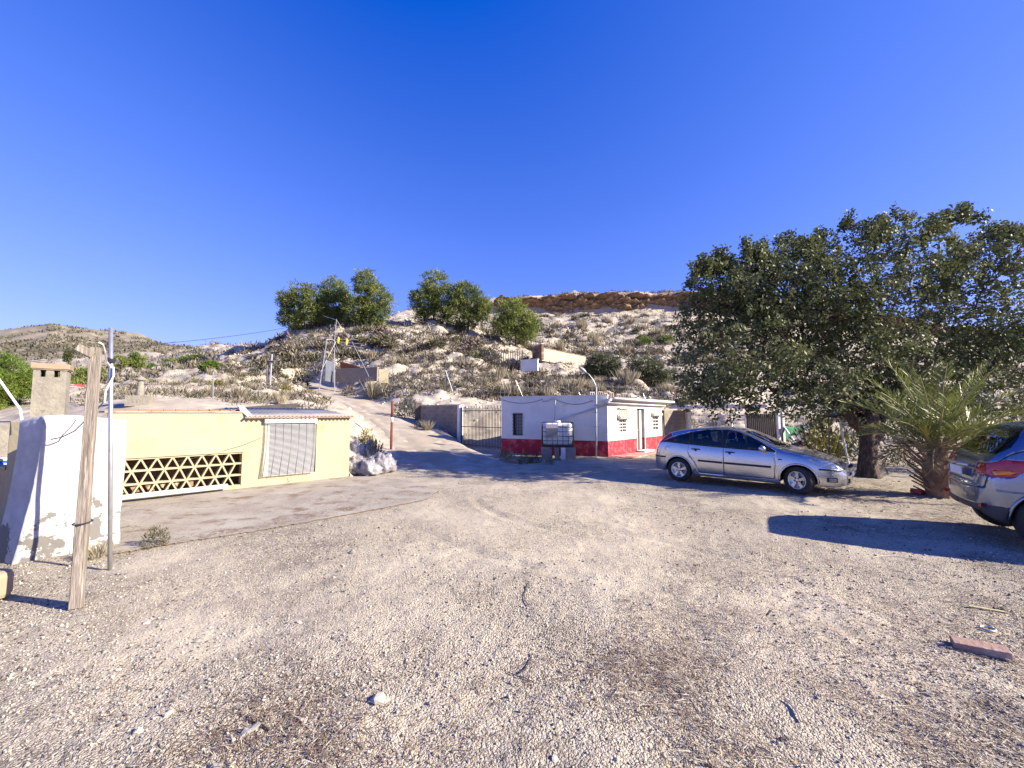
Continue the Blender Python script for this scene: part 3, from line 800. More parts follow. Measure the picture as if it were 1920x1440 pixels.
# ------------------------------------------------------------------ poles on the left
def poles():
    b = G(143, 1138); t = P(180, 652, b.y + .03)
    root = thing('wooden_pole', 'weathered square timber pole with a short arm beside the buttress', 'pole', b)
    m = MB(); V = []; k = 14
    for i in range(k + 1):
        q = b.lerp(t, i / k); w = .044 - .007 * i / k; rz = .5 + .03 * math.sin(i)
        w *= 1 + .035 * rnd.uniform(-1, 1)
        for (sx, sy) in ((-1, -.85), (-.9, -1), (.9, -1), (1, -.85), (1, .85), (.9, 1), (-.9, 1), (-1, .85)):
            p = q + Matrix.Rotation(rz, 3, 'Z') @ Vector((sx * w, sy * w, 0)); p.x += rnd.uniform(-.003, .003); V.append(p)
    F = [(i * 8 + j, i * 8 + (j + 1) % 8, (i + 1) * 8 + (j + 1) % 8, (i + 1) * 8 + j) for i in range(k) for j in range(8)] + [tuple(range(7, -1, -1)), tuple(k * 8 + j for j in range(8))]
    m.add(V, F); m.build('post', M_WOOD, root)
    m = MB(); m.beam(t + Vector((.02, -.04, -.08)), P(143, 650, b.y - .1), .055, .07); m.build('arm', M_WOOD, root, bevel=.008)
    m = MB(); q = b.lerp(t, .315); m.tube([q + Vector((math.cos(a), math.sin(a), .12 * math.cos(a - 1))) * .068 for a in np.linspace(0, 6.28, 14)], .006, n=5); m.build('wire_tie', M_WIRE, root)
    # shaft hole
    b2 = G(207, 1066); t2 = P(208, 615, b2.y - .05)
    r2 = thing('metal_pole', 'thin galvanised steel pole standing between timber pole and yellow wall', 'pole', b2)
    m = MB(); m.tube([b2 - Vector((0, 0, .1)), b2.lerp(t2, .5), t2], .022, n=12); m.build('tube', M_GALV, r2, smooth=True)
    m = MB()
    for f in (.856, .862, .868): 
        q = b2.lerp(t2, f); m.tube([q + Vector((math.cos(a) * .036, math.sin(a) * .036, .01 * math.sin(3 * a))) for a in np.linspace(0, 6.28, 12)], .007, n=5)
    m.build('wire_wrap', M_WIRE, r2)
    m = MB(); m.tube([P(186, 642, 4.25), P(193, 646, 4.3), P(197, 660, 4.4), P(200, 678, 4.75), P(206, 686, 4.86), P(212, 684, 4.88)], .009, n=6)
    m.tube([P(213, 688, 4.86), P(213, 705, 4.86), P(206, 718, 4.84), P(198, 733, 4.8), P(196, 755, 4.75)], .009, n=6)
    tag(m.build('pale_cable', M_WHITEM), 'pale cable looping from timber pole to the steel pole', 'cable')
    m = MB(); m.tube([P(196, 752, 5.3), P(182, 768, 5.25), P(160, 788, 5.2), P(140, 808, 5.2), P(115, 820, 5.15), P(95, 824, 5.1)], .007, n=6)
    tag(m.build('slack_cable', M_WIRE), 'slack black cable hanging across the whitewashed buttress', 'cable')
poles()

# ------------------------------------------------------------------ white house
def white_house():
    Lp, Cp, Rp = Vector((-.49, 19.1, 0)), Vector((3.92, 17.14, 0)), Vector((7.72, 21.5, 0))
    root = thing('white_house', 'small white house with dark red plinth behind the water tank', 'house', Cp)
    al, n, L = wallframe(Lp, Cp)
    zt, zb = 2.50, .64
    W = lambda x, y, z: Vector((Lp.x, Lp.y, 0)) + al * x + n * y + Vector((0, 0, z))
    win = (.58, 1.06, .80, 1.78)
    m = MB(); wall_with_holes(m, Lp, al, n, 0, L, zb, zt, -.2, 0, [win]); m.build('wall', M_WALLW, root)
    m = MB(); panel(m, Lp, al, n, 0.0, L, -.1, zb - .002, -.2, .012); m.build('plinth', M_RED, root)
    m = MB(); panel(m, Lp, al, n, -.03, L + .02, zt + .002, zt + .05, -.26, .03); m.build('coping', M_WALLW, root)
    # window
    w = MB(); panel(w, Lp, al, n, win[0], win[1], win[2], win[3], -.17, -.13); wo_ = w.build('window', M_GLASSD, root)
    m = MB(); wall_with_holes(m, Lp, al, n, win[0] - .035, win[1] + .035, win[2] - .035, win[3] + .035, -.09, .012, [win]); m.build('frame', M_WALLW, wo_)
    m = MB(); panel(m, Lp, al, n, win[0] + .1, win[1] - .03, win[2] + .02, win[3] - .08, -.125, -.12); m.build('curtain', M_CURT, wo_)
    for i in range(4):
        x = win[0] + .06 + i * .12; m = MB(); m.tube([W(x, .03, win[2] - .03), W(x, .03, win[3] + .03)], .010, n=6); m.build('grille_bar', M_DARKM, wo_)
    for i in range(7):
        z = win[2] + .06 + i * .145; m = MB(); m.tube([W(win[0] - .03, .045, z), W(win[1] + .03, .045, z)], .009, n=6); m.build('grille_bar', M_DARKM, wo_)
    # right facade
    al2, n2, L2 = wallframe(Cp, Rp)
    W2 = lambda x, y, z: Vector((Cp.x, Cp.y, 0)) + al2 * x + n2 * y + Vector((0, 0, z))
    def at(u):      # distance along the facade of a picture column
        k = (u - 960) / FPX * .9985
        return (k * Cp.y - Cp.x) / (al2.x - k * al2.y)
    ze = 2.28
    w1 = (at(1160), at(1173.5), .98, 1.50); w2 = (at(1222.5), at(1234), .98, 1.62); dr = (at(1193), at(1207), .10, 2.0)
    zb2 = .64
    m = MB(); wall_with_holes(m, Cp, al2, n2, 0.002, L2, zb2, ze, -.2, 0, [w1, w2, (dr[0], dr[1], zb2 - 1, dr[3])]); m.build('wall', M_WALLW, root)
    m = MB(); wall_with_holes(m, Cp, al2, n2, 0.0, L2, -.1, zb2 - .002, -.2, .012, [(dr[0], dr[1], .1, zb2 + 1)]); m.build('plinth', M_RED, root)
    d = MB(); panel(d, Cp, al2, n2, dr[0] + .02, dr[0] + (dr[1] - dr[0]) * .62, .1, dr[3] - .03, -.16, -.11); do = d.build('door', mat('dark_brown_door', (.05, .04, .035), (.09, .075, .06), scale=4, stretch=(8, 8, .5), rough=.8), root)
    m = MB(); wall_with_holes(m, Cp, al2, n2, dr[0] - .05, dr[1] + .05, .1, dr[3] + .06, -.06, .03, [(dr[0], dr[1], 0, dr[3])]); m.build('door_frame', M_WALLW, do)
    m = MB(); panel(m, Cp, al2, n2, dr[1] - .36 * (dr[1] - dr[0]), dr[1] - .02, .1, dr[3] - .02, -.145, -.10); m.build('door_leaf', mat('grey_white_door', (.5, .5, .5), (.42, .42, .42), scale=5, rough=.6), do)
    m = MB(); m.tube([W2(dr[0] + .3, -.09, 1.0), W2(dr[0] + .38, -.09, 1.0)], .015, n=6); m.build('handle', M_GALV, do)
    m = MB(); panel(m, Cp, al2, n2, dr[0] - .12, dr[1] + .16, -.02, .1, .014, .42); m.build('door_step', M_WALLW, root, bevel=.015)
    for wi, wn_ in enumerate((w1, w2)):
        w = MB(); panel(w, Cp, al2, n2, wn_[0], wn_[1], wn_[2], wn_[3], -.16, -.12); wo2 = w.build('window', M_GLASSD, root)
        for i in range(2):
            x = wn_[0] + (wn_[1] - wn_[0]) * (i + 1) / 3; m = MB(); panel(m, Cp, al2, n2, x - .015, x + .015, wn_[2], wn_[3], -.11, -.06); m.build('glazing_bar', M_WHITEM, wo2)
        for i in range(3):
            z = wn_[2] + (wn_[3] - wn_[2]) * (i + 1) / 4; m = MB(); panel(m, Cp, al2, n2, wn_[0], wn_[1], z - .02, z + .02, -.052, -.012); m.build('glazing_bar', M_WHITEM, wo2)
        # rolled up blind with brackets above each window
        zz = wn_[3] + .10
        m = MB(); m.tube([W2(wn_[0] - .14, .10, zz), W2(wn_[1] + .18, .10, zz)], .075, n=12); rb = m.build('rolled_blind', mat('cream_rolled_blind_%d' % wi, (.60, .54, .40), (.5, .43, .3), scale=9, stretch=(1, 1, 8), rough=.8), root, smooth=False)
        for x in (wn_[0] - .13, wn_[1] + .17):
            m = MB(); panel(m, Cp, al2, n2, x - .02, x + .02, zz - .03, zz + .13, 0, .06); m.build('bracket', M_WHITEM, rb)
    x0, x1 = w1[0] - .1, w1[1] + .16
    m = MB(); panel(m, Cp, al2, n2, x0, x1, 1.98, 2.04, 0, .12); sh = m.build('shelf', M_WHITEM, root)
    for i in range(5):
        x = x0 + .02 + i * (x1 - x0 - .04) / 4; m = MB(); m.tube([W2(x, .06, 1.68), W2(x, .06, 1.98)], .022, n=6); m.build('baluster', M_BLINDCREAM, sh)
    # eaves: sheet roof, gutter pipe, roof blocks
    m = MB()
    V = [W2(-.3, .30, ze + .0), W2(L2 + .55, .30, ze - .02), W2(L2 + .55, -3.2, ze + .17), W2(-.05, -3.2, ze + .17)]
    m.prism(V, (0, 0, .06)); m.build('roof_slab', M_WALLW, root)
    m = MB(); m.tube([W2(-.12, .36, ze + .10), W2(L2 + .75, .36, ze + .085)], .06, n=12); m.build('eaves_pipe', M_PVC, root, smooth=True)
    m = MB(); m.tube([W2(-.22, .16, ze - .06), W2(L2 * .5, .14, ze - .075), W2(L2 + .1, .14, ze - .09)], .05, n=12); gu = m.build('gutter', M_WHITEM, root, smooth=True)
    m = MB(); m.tube([W2(-.18, .15, ze - .02), W2(-.38, .2, ze + .02)], .085, n=12); m.build('gutter_end', M_WHITEM, gu)
    # slanting downpipe to the tank
    m = MB(); m.tube([W(L + .06, .12, 2.18), W(L - .1, .09, 2.12), W(L - 1.15, .10, 1.78), W(L - 2.12, .30, 1.47)], .036, n=10); m.build('downpipe', M_PVC2, root, smooth=True)
    m = MB(); m.tube([W(2.02, .03, 2.28), W(2.05, .05, 2.31), W(2.28, .05, 2.32), W(2.42, .06, 2.40), W(2.62, .06, 2.38), W(2.64, .12, 2.3), W(2.645, .3, 1.5)], .022, n=8); m.build('inlet_pipe', M_PVC2, root, smooth=True)
    for (xa, xb, za, sag) in ((.05, 2.02, 2.40, .17), (2.64, L - .5, 2.36, .20)):
        m = MB(); m.tube([W(xa + (xb - xa) * t, .02, za - sag * 4 * t * (1 - t)) for t in np.linspace(0, 1, 12)], .009, n=5); m.build('cable', M_WIRE, root)
    # perforated blocks along the roof
    for i in range(7):
        x = 1.3 + i * .62 + rnd.uniform(-.08, .08); m = MB(); c = W2(x, -1.4, ze + .26)
        hh = .22 + .05 * (i % 2); a0 = Vector((c.x, c.y, 0)) - al2 * .2
        wall_with_holes(m, a0, al2, n2, 0, .4, c.z - .1, c.z + hh, -.16, 0, [(.05, .17, c.z - .02, c.z + hh - .04), (.23, .35, c.z - .02, c.z + hh - .04)]); m.build('roof_block', M_BLOCK, root)
    # back and far walls
    Bk = Lp + (Rp - Cp) * .9; m = MB(); m.prism([Lp + Vector((.15, .25, 0)), Bk, Rp - Vector((.2, -.1, 0)), Rp - Vector((.35, -.05, 0)), Bk + Vector((.2, -.2, 0)), Lp + Vector((.35, .2, 0))], (0, 0, 2.2)); m.build('wall', M_WALLW, root)
    m = MB(); m.prism([Lp + Vector((.06, .22, 2.3)), Bk + Vector((0, 0, 2.25)), Rp + Vector((-.3, 0, 2.2)), Cp + Vector((0.02, .4, 2.22))], (0, 0, .05)); m.build('roof_deck', M_CONC, root)
    # red painted strip of paving at the foot of the right facade
    m = MB(); m.prism([W2(.1, .02, -.05), W2(dr[0] - .13, .02, -.05), W2(dr[0] - .13, .8, -.05), W2(.1, .95, -.05)], (0, 0, .075)); m.prism([W2(dr[1] + .17, .02, -.05), W2(L2, .02, -.05), W2(L2, .7, -.05), W2(dr[1] + .17, .78, -.05)], (0, 0, .075)); m.prism([W2(dr[0] - .125, .44, -.05), W2(dr[1] + .165, .44, -.05), W2(dr[1] + .165, .78, -.05), W2(dr[0] - .125, .8, -.05)], (0, 0, .075))
    o = m.build('red_paving', mat('faded_red_paving', (.46, .13, .11), (.36, .16, .13), scale=3, rough=.9, c3=(.48, .40, .33), s3=2.5, lo3=.45, hi3=.62)); tag(o, kind='structure'); o['label'] = 'faded red painted paving along the lit side of the white house'
    # broom leaning
    m = MB(); p0 = W2(at(1232), .35, .03); m.tube([p0, W2(at(1241), .03, 1.42)], .013, n=6)
    br = thing('broom', 'broom leaning on the lit wall of the white house by its corner', 'broom', p0); m.build('stick', M_WOOD, br)
    m = MB(); m.box(p0 + Vector((0, 0, .04)), (.28, .06, .09), .8); m.build('head', M_DARKM, br)
    return W
M_BLINDCREAM = mat('cream_wood', (.62, .52, .34), rough=.7)
M_PVC2 = mat('grey_pvc_pipe', (.44, .46, .5), (.38, .4, .44), scale=6, rough=.5)
WW = white_house()

# ------------------------------------------------------------------ water tank in a wire cage
def tank():
    c = G(1047, 859) ; c = Vector((1.83, 16.75, 0)); rz = math.atan2(-1.96, 4.41) + .30
    root = thing('water_tank', 'white plastic water tank in a steel cage standing on concrete blocks', 'tank', c)
    R = Matrix.Rotation(rz, 3, 'Z'); wx, wy, h = .58, .48, .86; z0 = .56
    Wt = lambda x, y, z: c + R @ Vector((x, y, z))
    V, F = [], []; ring = []
    for j, (z, s) in enumerate([(0, .90), (.05, .97), (.12, 1), (h - .16, 1), (h - .08, .97), (h - .02, .86), (h, .3)]):
        for k in range(24):
            a = 2 * math.pi * k / 24; ex = .28
            x = math.copysign(abs(math.cos(a)) ** ex, math.cos(a)) * wx * s; y = math.copysign(abs(math.sin(a)) ** ex, math.sin(a)) * wy * s
            V.append(Wt(x, y, z0 + z))
    for j in range(6):
        for k in range(24): F.append((j * 24 + k, j * 24 + (k + 1) % 24, (j + 1) * 24 + (k + 1) % 24, (j + 1) * 24 + k))
    F += [tuple(range(23, -1, -1)), tuple(6 * 24 + k for k in range(24))]
    m = MB(); m.add(V, F); m.build('bottle', M_TANK, root, smooth=True)
    m = MB(); m.lathe([(0, .07), (.11, .07), (.12, 0), (.12, -.04)], Wt(0, 0, z0 + h), n=18); m.build('lid', M_WHITEM, root)
    cx, cy = wx + .035, wy + .035
    for i in range(6):
        z = z0 - .02 + i * (h + .02) / 5; m = MB()
        m.tube([Wt(-cx, -cy, z), Wt(cx, -cy, z), Wt(cx, cy, z), Wt(-cx, cy, z), Wt(-cx, -cy, z)], .012, n=6); m.build('cage_hoop', M_DARKM, root)
    for side in range(4):
        for i in range(6):
            t = -1 + 2 * i / 6
            p = [(t * cx, -cy), (cx, t * cy), (-t * cx, cy), (-cx, -t * cy)][side]
            m = MB(); m.tube([Wt(p[0], p[1], z0 - .05), Wt(p[0], p[1], z0 + h)], .011, n=6); m.build('cage_bar', M_DARKM, root)
    m = MB(); m.box(Wt(-.22, -cy - .015, z0 + .46), (.46, .012, .34), rz); m.build('label_plate', mat('grey_plate', (.16, .17, .18), rough=.4), root)
    m = MB(); m.box(Wt(-.22, -cy - .015, z0 + .72), (.46, .012, .15), rz); m.build('label_plate', mat('pinkish_plate', (.55, .47, .47), rough=.5), root)
    for y in (-.35, 0, .35):
        m = MB(); m.box(Wt(0, y, z0 - .05), (1.22, .12, .07), rz); m.build('pallet_beam', M_DARKM, root)
    blk = None
    i = 0
    for (x, y) in ((-.42, -.38), (-.02, -.44), (.2, -.40), (.48, -.36), (-.5, .38), (.5, .38)):
        m = MB(); m.box(Wt(x, y, .22), (.17 if abs(x) < .3 else .40, .4, .48), rz + rnd.uniform(-.1, .1))
        lab = ['at its front left corner', 'left of its tap', 'right of its tap', 'at its front right corner', 'at its back left corner', 'at its back right corner'][i]; i += 1
        if y > 0: continue
        tag(m.build('concrete_block', M_BLOCK if i != 3 else M_WALLW, loc=Wt(x, y, 0)), 'upright concrete block carrying the water tank ' + lab, 'block', 'blocks under the water tank')
tank()

# ------------------------------------------------------------------ street lamp by the house corner
def lamp():
    b = G(1118, 858); root = thing('street_lamp', 'thin steel lamp pole with a curved arm in front of the white house', 'street lamp', b)
    top = P(1118, 726, b.y)
    m = MB(); m.tube([b, top], [.034, .03], n=10); m.build('pole', M_PVC2, root, smooth=True)
    m = MB(); m.tube([P(1118, 735, b.y), P(1117, 722, b.y), P(1112, 712, b.y), P(1104, 702, b.y), P(1098, 697, b.y)], .016, n=8); m.build('arm', M_GALV, root, smooth=True)
    m = MB(); c = P(1093, 694, b.y); d = (P(1085, 689, b.y) - P(1099, 699, b.y)).normalized()
    m.tube([c - d * .17, c - d * .1, c, c + d * .12, c + d * .2], [.02, .055, .08, .075, .03], n=12); m.build('lamp_head', M_LAMP, root, smooth=True)
    m = MB()
    for v in (760, 773, 800): m.tube([P(1118 + 7 * math.cos(a), v, b.y + .05 * math.sin(a)) for a in np.linspace(0, 6.28, 10)], .006, n=5)
    m.build('clamp', M_DARKM, root)
lamp()

# ------------------------------------------------------------------ block walls, gates, fences
def block_wall(name, label, a, b, base, courses, bl=.4, bh=.2, th=.2, group=None, cap=None, skip=None, mortar=True):
    al, n, L = wallframe(a, b)
    root = thing(name, label, 'wall', (a.x, a.y, base), group=group)
    nb = max(1, round(L / bl)); bw = L / nb; mesh = None
    for j in range(courses):
        off = bw / 2 if j % 2 else 0
        for i in range(-1 if off else 0, nb):
            x0 = i * bw + off; x1 = x0 + bw
            x0c, x1c = max(0, x0), min(L, x1)
            if x1c - x0c < .05 or (skip and skip(x0c, j)): continue
            full = (x1c - x0c) > bw * .9
            c = Vector((a.x, a.y, 0)) + al * ((x0c + x1c) / 2) - n * th / 2 + Vector((0, 0, base + bh * (j + .5)))
            key = 1 if full else 0
            if mesh is None: mesh = {}
            if key not in mesh:
                mm = MB(); mm.box((0, 0, 0), ((x1c - x0c) - .014, th, bh - .014)); o = mm.build('block', M_BLOCK, root, local=True); mesh[key] = o
            else: o = link_copy(mesh[key], root)
            o.location = c - Vector(root.location); o.rotation_euler = (0, 0, math.atan2(al.y, al.x) + rnd.uniform(-.008, .008))
    if mortar:
        m = MB(); panel(m, a, al, n, .01, L - .01, base, base + bh * courses - .02, -th + .012, -.012); m.build('mortar', M_MORTAR, root)
    if cap:
        m = MB(); panel(m, a, al, n, -.03, L + .03, base + bh * courses + .002, base + bh * courses + cap, -th - .03, .03); m.build('coping', M_MORTAR, root)
    return root, al, n, L
def bar_gate(name, label, a, b, za, h, nbar, material, r=.012, group=None, rails=(0.04, .5, .96), arch=False, post=True, cat='gate'):
    al, n, L = wallframe(a, b)
    root = thing(name, label, cat, (a.x, a.y, za), group=group)
    W = lambda x, z: Vector((a.x, a.y, za)) + al * x + Vector((0, 0, z))
    for i in range(nbar + 1):
        x = L * i / nbar; m = MB()
        hh = h + (.09 if (arch and i % 2) else 0)
        m.tube([W(x, 0), W(x, hh)], r, n=6); m.build('bar', material, root)
    for f in rails:
        m = MB(); m.beam(W(0, h * f), W(L, h * f), .03, .035); m.build('rail', material, root)
    if post:
        for x in (-.05, L + .05):
            m = MB(); m.beam(W(x, -.2), W(x, h + .05), .06, .06); m.build('post', material, root)
    return root

# wall and gate left of the white house
wa, wb = P(787, 800, 24.2), P(863, 830, 21.6); wa.z = wb.z = 0
r, al_, n_, L_ = block_wall('block_wall', 'grey concrete block wall between the dirt track and steel gate', wa, wb, .18, 10, cap=.07, skip=lambda x, j: (x < 1.2 and j < 3) )
m = MB(); m.box(Vector((wa.x - .12, wa.y + .1, 1.35)), (.35, .4, 2.1), .3); m.build('end_pillar', mat('dark_brown_render', (.10, .075, .06), (.14, .11, .085), scale=4, rough=.95), r)
m = MB(); m.box(Vector((wb.x + .02, wb.y - .1, 1.15)), (.26, .26, 2.1), .5); m.build('gate_pillar', M_WHITE, r)
ga, gb = P(866, 830, 21.3), P(941, 838, 19.3); ga.z = gb.z = 0
bar_gate('steel_gate', 'tall double gate of grey steel bars beside the white house', ga, gb, .10, 1.95, 28, M_BARS, r=.021, arch=True, rails=(.06, .52, .93))

# right of the white house
wa, wb = P(1247, 830, 22.0), P(1287, 830, 23.4); wa.z = wb.z = 0
block_wall('block_wall', 'grey concrete block wall right of the white house behind the silver car', wa, wb, -.05, 10, cap=None)
m = MB(); m.box(Vector((wb.x + .15, wb.y, 1.1)), (.2, .2, 2.3), .3); tag(m.build('gate_pillar', M_WALLW, loc=(wb.x + .15, wb.y, 0)), 'white square pillar between block wall and white bar gate', 'pillar')
g1, g2, g3 = P(1292, 820, 22.6), P(1346, 820, 21.5), P(1398, 820, 20.6)
for g in (g1, g2, g3): g.z = 0
bar_gate('white_bar_gate', 'white steel bar gate next to the block wall behind the car roof', g1, g2, .05, 1.72, 20, M_WHITEM, group='white bar gates behind the silver car', rails=(.05, .8, .95))
bar_gate('white_bar_gate', 'white steel bar gate nearer to the tree behind the car roof', g2 + Vector((.15, -.1, 0)), g3, .05, 1.72, 20, M_WHITEM, group='white bar gates behind the silver car', rails=(.05, .8, .95))
# lean-to roof over them
ca = thing('lean_to_roof', 'pale lean-to roof on posts behind the silver car', 'roof', (g1.x, g1.y, 2.1))
al_, n_, L_ = wallframe(g1, g3)
m = MB(); panel(m, g1 + n_ * .1, al_, n_, -.8, L_ + 1.0, 2.10, 2.17, -2.2, .15); m.build('roof_sheet', M_ASB, ca)
m = MB(); panel(m, g1 + n_ * .1, al_, n_, -.82, L_ + 1.02, 2.03, 2.21, .152, .2); m.build('fascia', M_WALLW, ca)
for x in (1.5, 3.5, L_ + .9):
    m = MB(); panel(m, g1, al_, n_, x, x + .09, 0, 2.10, -1.9, -1.8); m.build('post', M_WHITEM, ca)
# dark slatted enclosure with square posts
p1, p2 = P(1404, 820, 19.6), P(1458, 820, 18.4); p1.z = p2.z = 0
bar_gate('dark_slat_fence', 'dark upright slat fence behind the car bonnet', p1, p2, 0, 1.75, 15, mat('dark_slats', (.10, .085, .07), (.15, .13, .11), scale=6, rough=.9), r=.04, rails=(.2, .9), cat='fence')
for i, u in enumerate((1461, 1469)):
    p = P(u, 820, 18.2); p.z = 0; m = MB(); m.box(p + Vector((0, 0, .95)), (.11, .11, 1.95), .2)
    tag(m.build('square_post', M_WHITEM, loc=p), ['pale square post at the end of the dark slat fence', 'pale square post just left of the green net'][i], 'post', 'square posts by the slat fence')
a, b = P(1470, 800, 17.6), P(1500, 842, 17.0); m = MB(); m.beam(a, b, .05, .05); tag(m.build('prop_plank', M_WHITEM, loc=b), 'pale plank leaning from the square post down to the right', 'plank')
# green net hung as a sagging triangle
a, b, c = P(1472, 797, 17.9), P(1512, 800, 18.6), P(1474, 829, 17.9)
V, F = [], []; k = 8
for i in range(k + 1):
    for j in range(k + 1 - i):
        s, t = i / k, j / k; p = a + (b - a) * s + (c - a) * t + Vector((0, .25 * math.sin(3 * s + 2 * t), -.25 * s * (1 - s))); V.append(p)
def ti(i, j): return sum(k + 1 - q for q in range(i)) + j
for i in range(k):
    for j in range(k - i):
        F.append((ti(i, j), ti(i + 1, j), ti(i, j + 1)))
        if j < k - i - 1: F.append((ti(i + 1, j), ti(i + 1, j + 1), ti(i, j + 1)))
m = MB(); m.add(V, F); o = m.build('green_net', M_GREENNET, loc=(c.x, c.y, c.z), smooth=True); o.modifiers.new('t', 'SOLIDIFY').thickness = .01
tag(o, 'dark green shade net hanging beside the pale square posts', 'net')
# thin posts and wire mesh between car and tree
posts = [(1555, 790, 858, 14.6, .02, M_DARKM, 'thin dark steel fence post behind the car bonnet', 'post'), ]
for (u, v0, v1, d, r_, mt, lb, ct) in posts:
    m = MB(); a = P(u, v1, d); m.tube([Vector((a.x, a.y, 0)), P(u - 2, v0 - 25, d)], r_, n=6); tag(m.build('fence_post', mt, loc=(a.x, a.y, 0)), lb, ct)
m = MB(); a = P(1592, 868, 14.0); m.tube([Vector((a.x, a.y, 0)), P(1573, 785, 14.3)], .028, n=7); tag(m.build('leaning_pole', M_WHITEM, loc=(a.x, a.y, 0)), 'slender pale pole leaning left beside the tree trunk', 'pole')
# soil heap
def heap(name, c, rx, ry, h, material, label, cat, s=0):
    V, F = [], []; nr, na = 9, 26
    for i in range(nr + 1):
        t = i / nr
        for k in range(na):
            a = 2 * math.pi * k / na; x = rx * t * math.cos(a); y = ry * t * math.sin(a)
            z = h * (1 - t ** 1.6) + .12 * h * rnd.uniform(-1, 1) * (1 - t)
            V.append((x, y, z - .05 * t))
    for i in range(nr):
        for k in range(na): F.append((i * na + k, (i + 1) * na + k, (i + 1) * na + (k + 1) % na, i * na + (k + 1) % na))
    m = MB(); m.add(V, F); o = m.build(name, material, smooth=True); o.location = c; return tag(o, label, cat)
heap('soil_heap', G(1502, 832) * 1 if False else Vector((P(1502, 838, 17.0).x, 17.0, 0)), 1.0, .8, .62, mat('brown_soil', (.24, .15, .09), (.17, .11, .07), scale=4, rough=1, bump=.8), 'brown soil heap below the green net', 'soil heap')

# upper enclosure on the hill: dark gate, block wall, yellow pillar, rust sheet
ua, ub = TV(627, 35.5), TV(706, 34.0)
block_wall('block_wall', 'whitish block wall beside the dark hillside gate', ua, ub, (P(640, 716, 35).z), 5, bl=.44, bh=.22, cap=.05)
a, b = TV(604, 33.8), TV(624, 36.0); za = P(612, 716, 34).z
gt = bar_gate('hillside_gate', 'dark blue grey sheet gate at the top of the dirt track', a, b, za, 1.95, 7, M_DARKM, r=.02, rails=(.05, .95))
al_, n_, L_ = wallframe(a, b); m = MB(); panel(m, a, al_, n_, .35, L_, za + .1, za + 1.85, -.02, .02); m.build('sheet', mat('blue_grey_sheet', (.10, .11, .15), (.14, .15, .19), scale=3, rough=.6), gt)
a = TV(718, 33.2); zb_ = P(718, 716, 33.2).z; m = MB(); m.box((a.x, a.y, zb_ + .45), (.75, .35, 1.1), .4); tag(m.build('yellow_pillar', M_YEL, loc=(a.x, a.y, zb_)), 'short yellow rendered pillar at the end of the hillside block wall', 'pillar')
a, b, c = P(638, 688, 36.4), P(638, 678, 36.4), P(676, 688, 35.6)
m = MB(); m.prism([a - Vector((0, 0, .6)), c - Vector((0, 0, .6)), c, b], (.02, .06, 0)); tag(m.build('rusty_sheet', mat('rusty_corrugated', (.34, .12, .045), (.26, .09, .04), scale=5, stretch=(9, 9, 1), rough=.9), loc=a), 'rusty brown triangular sheet leaning behind the hillside block wall', 'sheet')

# antenna mast, slanting pole, guys, yellow insulators
b = TV(597, 33.0); t = P(613, 637, 33)
ms = thing('slanting_mast', 'slender pale mast slanting up beside the hillside gate', 'mast', b)
m = MB(); m.tube([b, t], [.05, .03], n=8); m.build('pole', M_GALV, ms); m = MB(); m.tube([P(612, 637, 33), P(622, 636, 33.4), P(629, 640, 33.6)], .04, n=6); m.build('crosspiece', M_GALV, ms)
b = TV(627, 34); tt = P(631, 598, 34)
ant = thing('antenna_mast', 'tall thin antenna mast with yellow insulators on the hillside', 'antenna', b)
m = MB(); m.tube([b, P(627, 640, 34), tt], [.04, .032, .02], n=8); m.build('mast', M_GALV, ant)
for (p0, p1) in (((620, 655, 34), (637, 616, 34)), ((617, 632, 34), (634, 614, 34)), ((622, 640, 34), (632, 660, 34)), ((627, 640, 34), (637, 662, 34))):
    m = MB(); m.tube([P(*p0), P(*p1)], .016, n=6); m.build('brace', M_GALV, ant)
for i, (u0, v0) in enumerate(((634, 638), (650, 641))):
    m = MB()
    c = P(u0, v0, 33.6); m.tube([c + Vector((0, 0, .26)), c + Vector((.03, 0, .1)), c, c - Vector((0, 0, .26))], [.04, .10, .10, .04], n=8); m.build('insulator', M_YPL, ant)
for (p0, p1) in (((630, 636, 34), (672, 637, 32.5)), ((634, 641, 34), (680, 645, 32.5)), ((634, 644, 34), (676, 652, 32.5))):
    m = MB(); m.tube([P(*p0), P(*p1)], .014, n=5); m.build('element', M_WHITEM, ant)
for (p0, p1) in (((631, 600, 34), (606, 592, 38)), ((631, 600, 34), (655, 634, 36)), ((660, 640, 33), (692, 706, 31)), ((630, 640, 34), (600, 700, 33))):
    m = MB(); m.tube([P(*p0), P(*p1)], .013, n=4); m.build('guy_wire', M_WHITEM, ant)
# stubby utility post with boxes
b = TV(505, 27.5); rt = thing('utility_post', 'stubby double post standing among dry bushes left of the track', 'post', b)
t0 = P(505, 664, 27.5)
m = MB(); m.tube([b - Vector((0, 0, .3)), Vector((b.x + .05, b.y, t0.z))], .055, n=8); m.build('grey_post', M_GALV, rt)
m = MB(); m.tube([b + Vector((-.22, .05, -.3)), Vector((b.x - .2, b.y + .05, t0.z - .25))], .075, n=8); m.build('dark_post', M_WOOD, rt)
m = MB(); m.box((b.x, b.y - .05, t0.z - .5), (.45, .1, .1)); m.build('clamp', M_DARKM, rt)
b = TV(400, 17.0); m = MB(); m.tube([b - Vector((0, 0, .2)), P(400, 697, 17)], .02, n=6); tag(m.build('thin_stake', M_GALV, loc=b), 'thin pale steel stake on the bank behind the yellow house', 'stake')

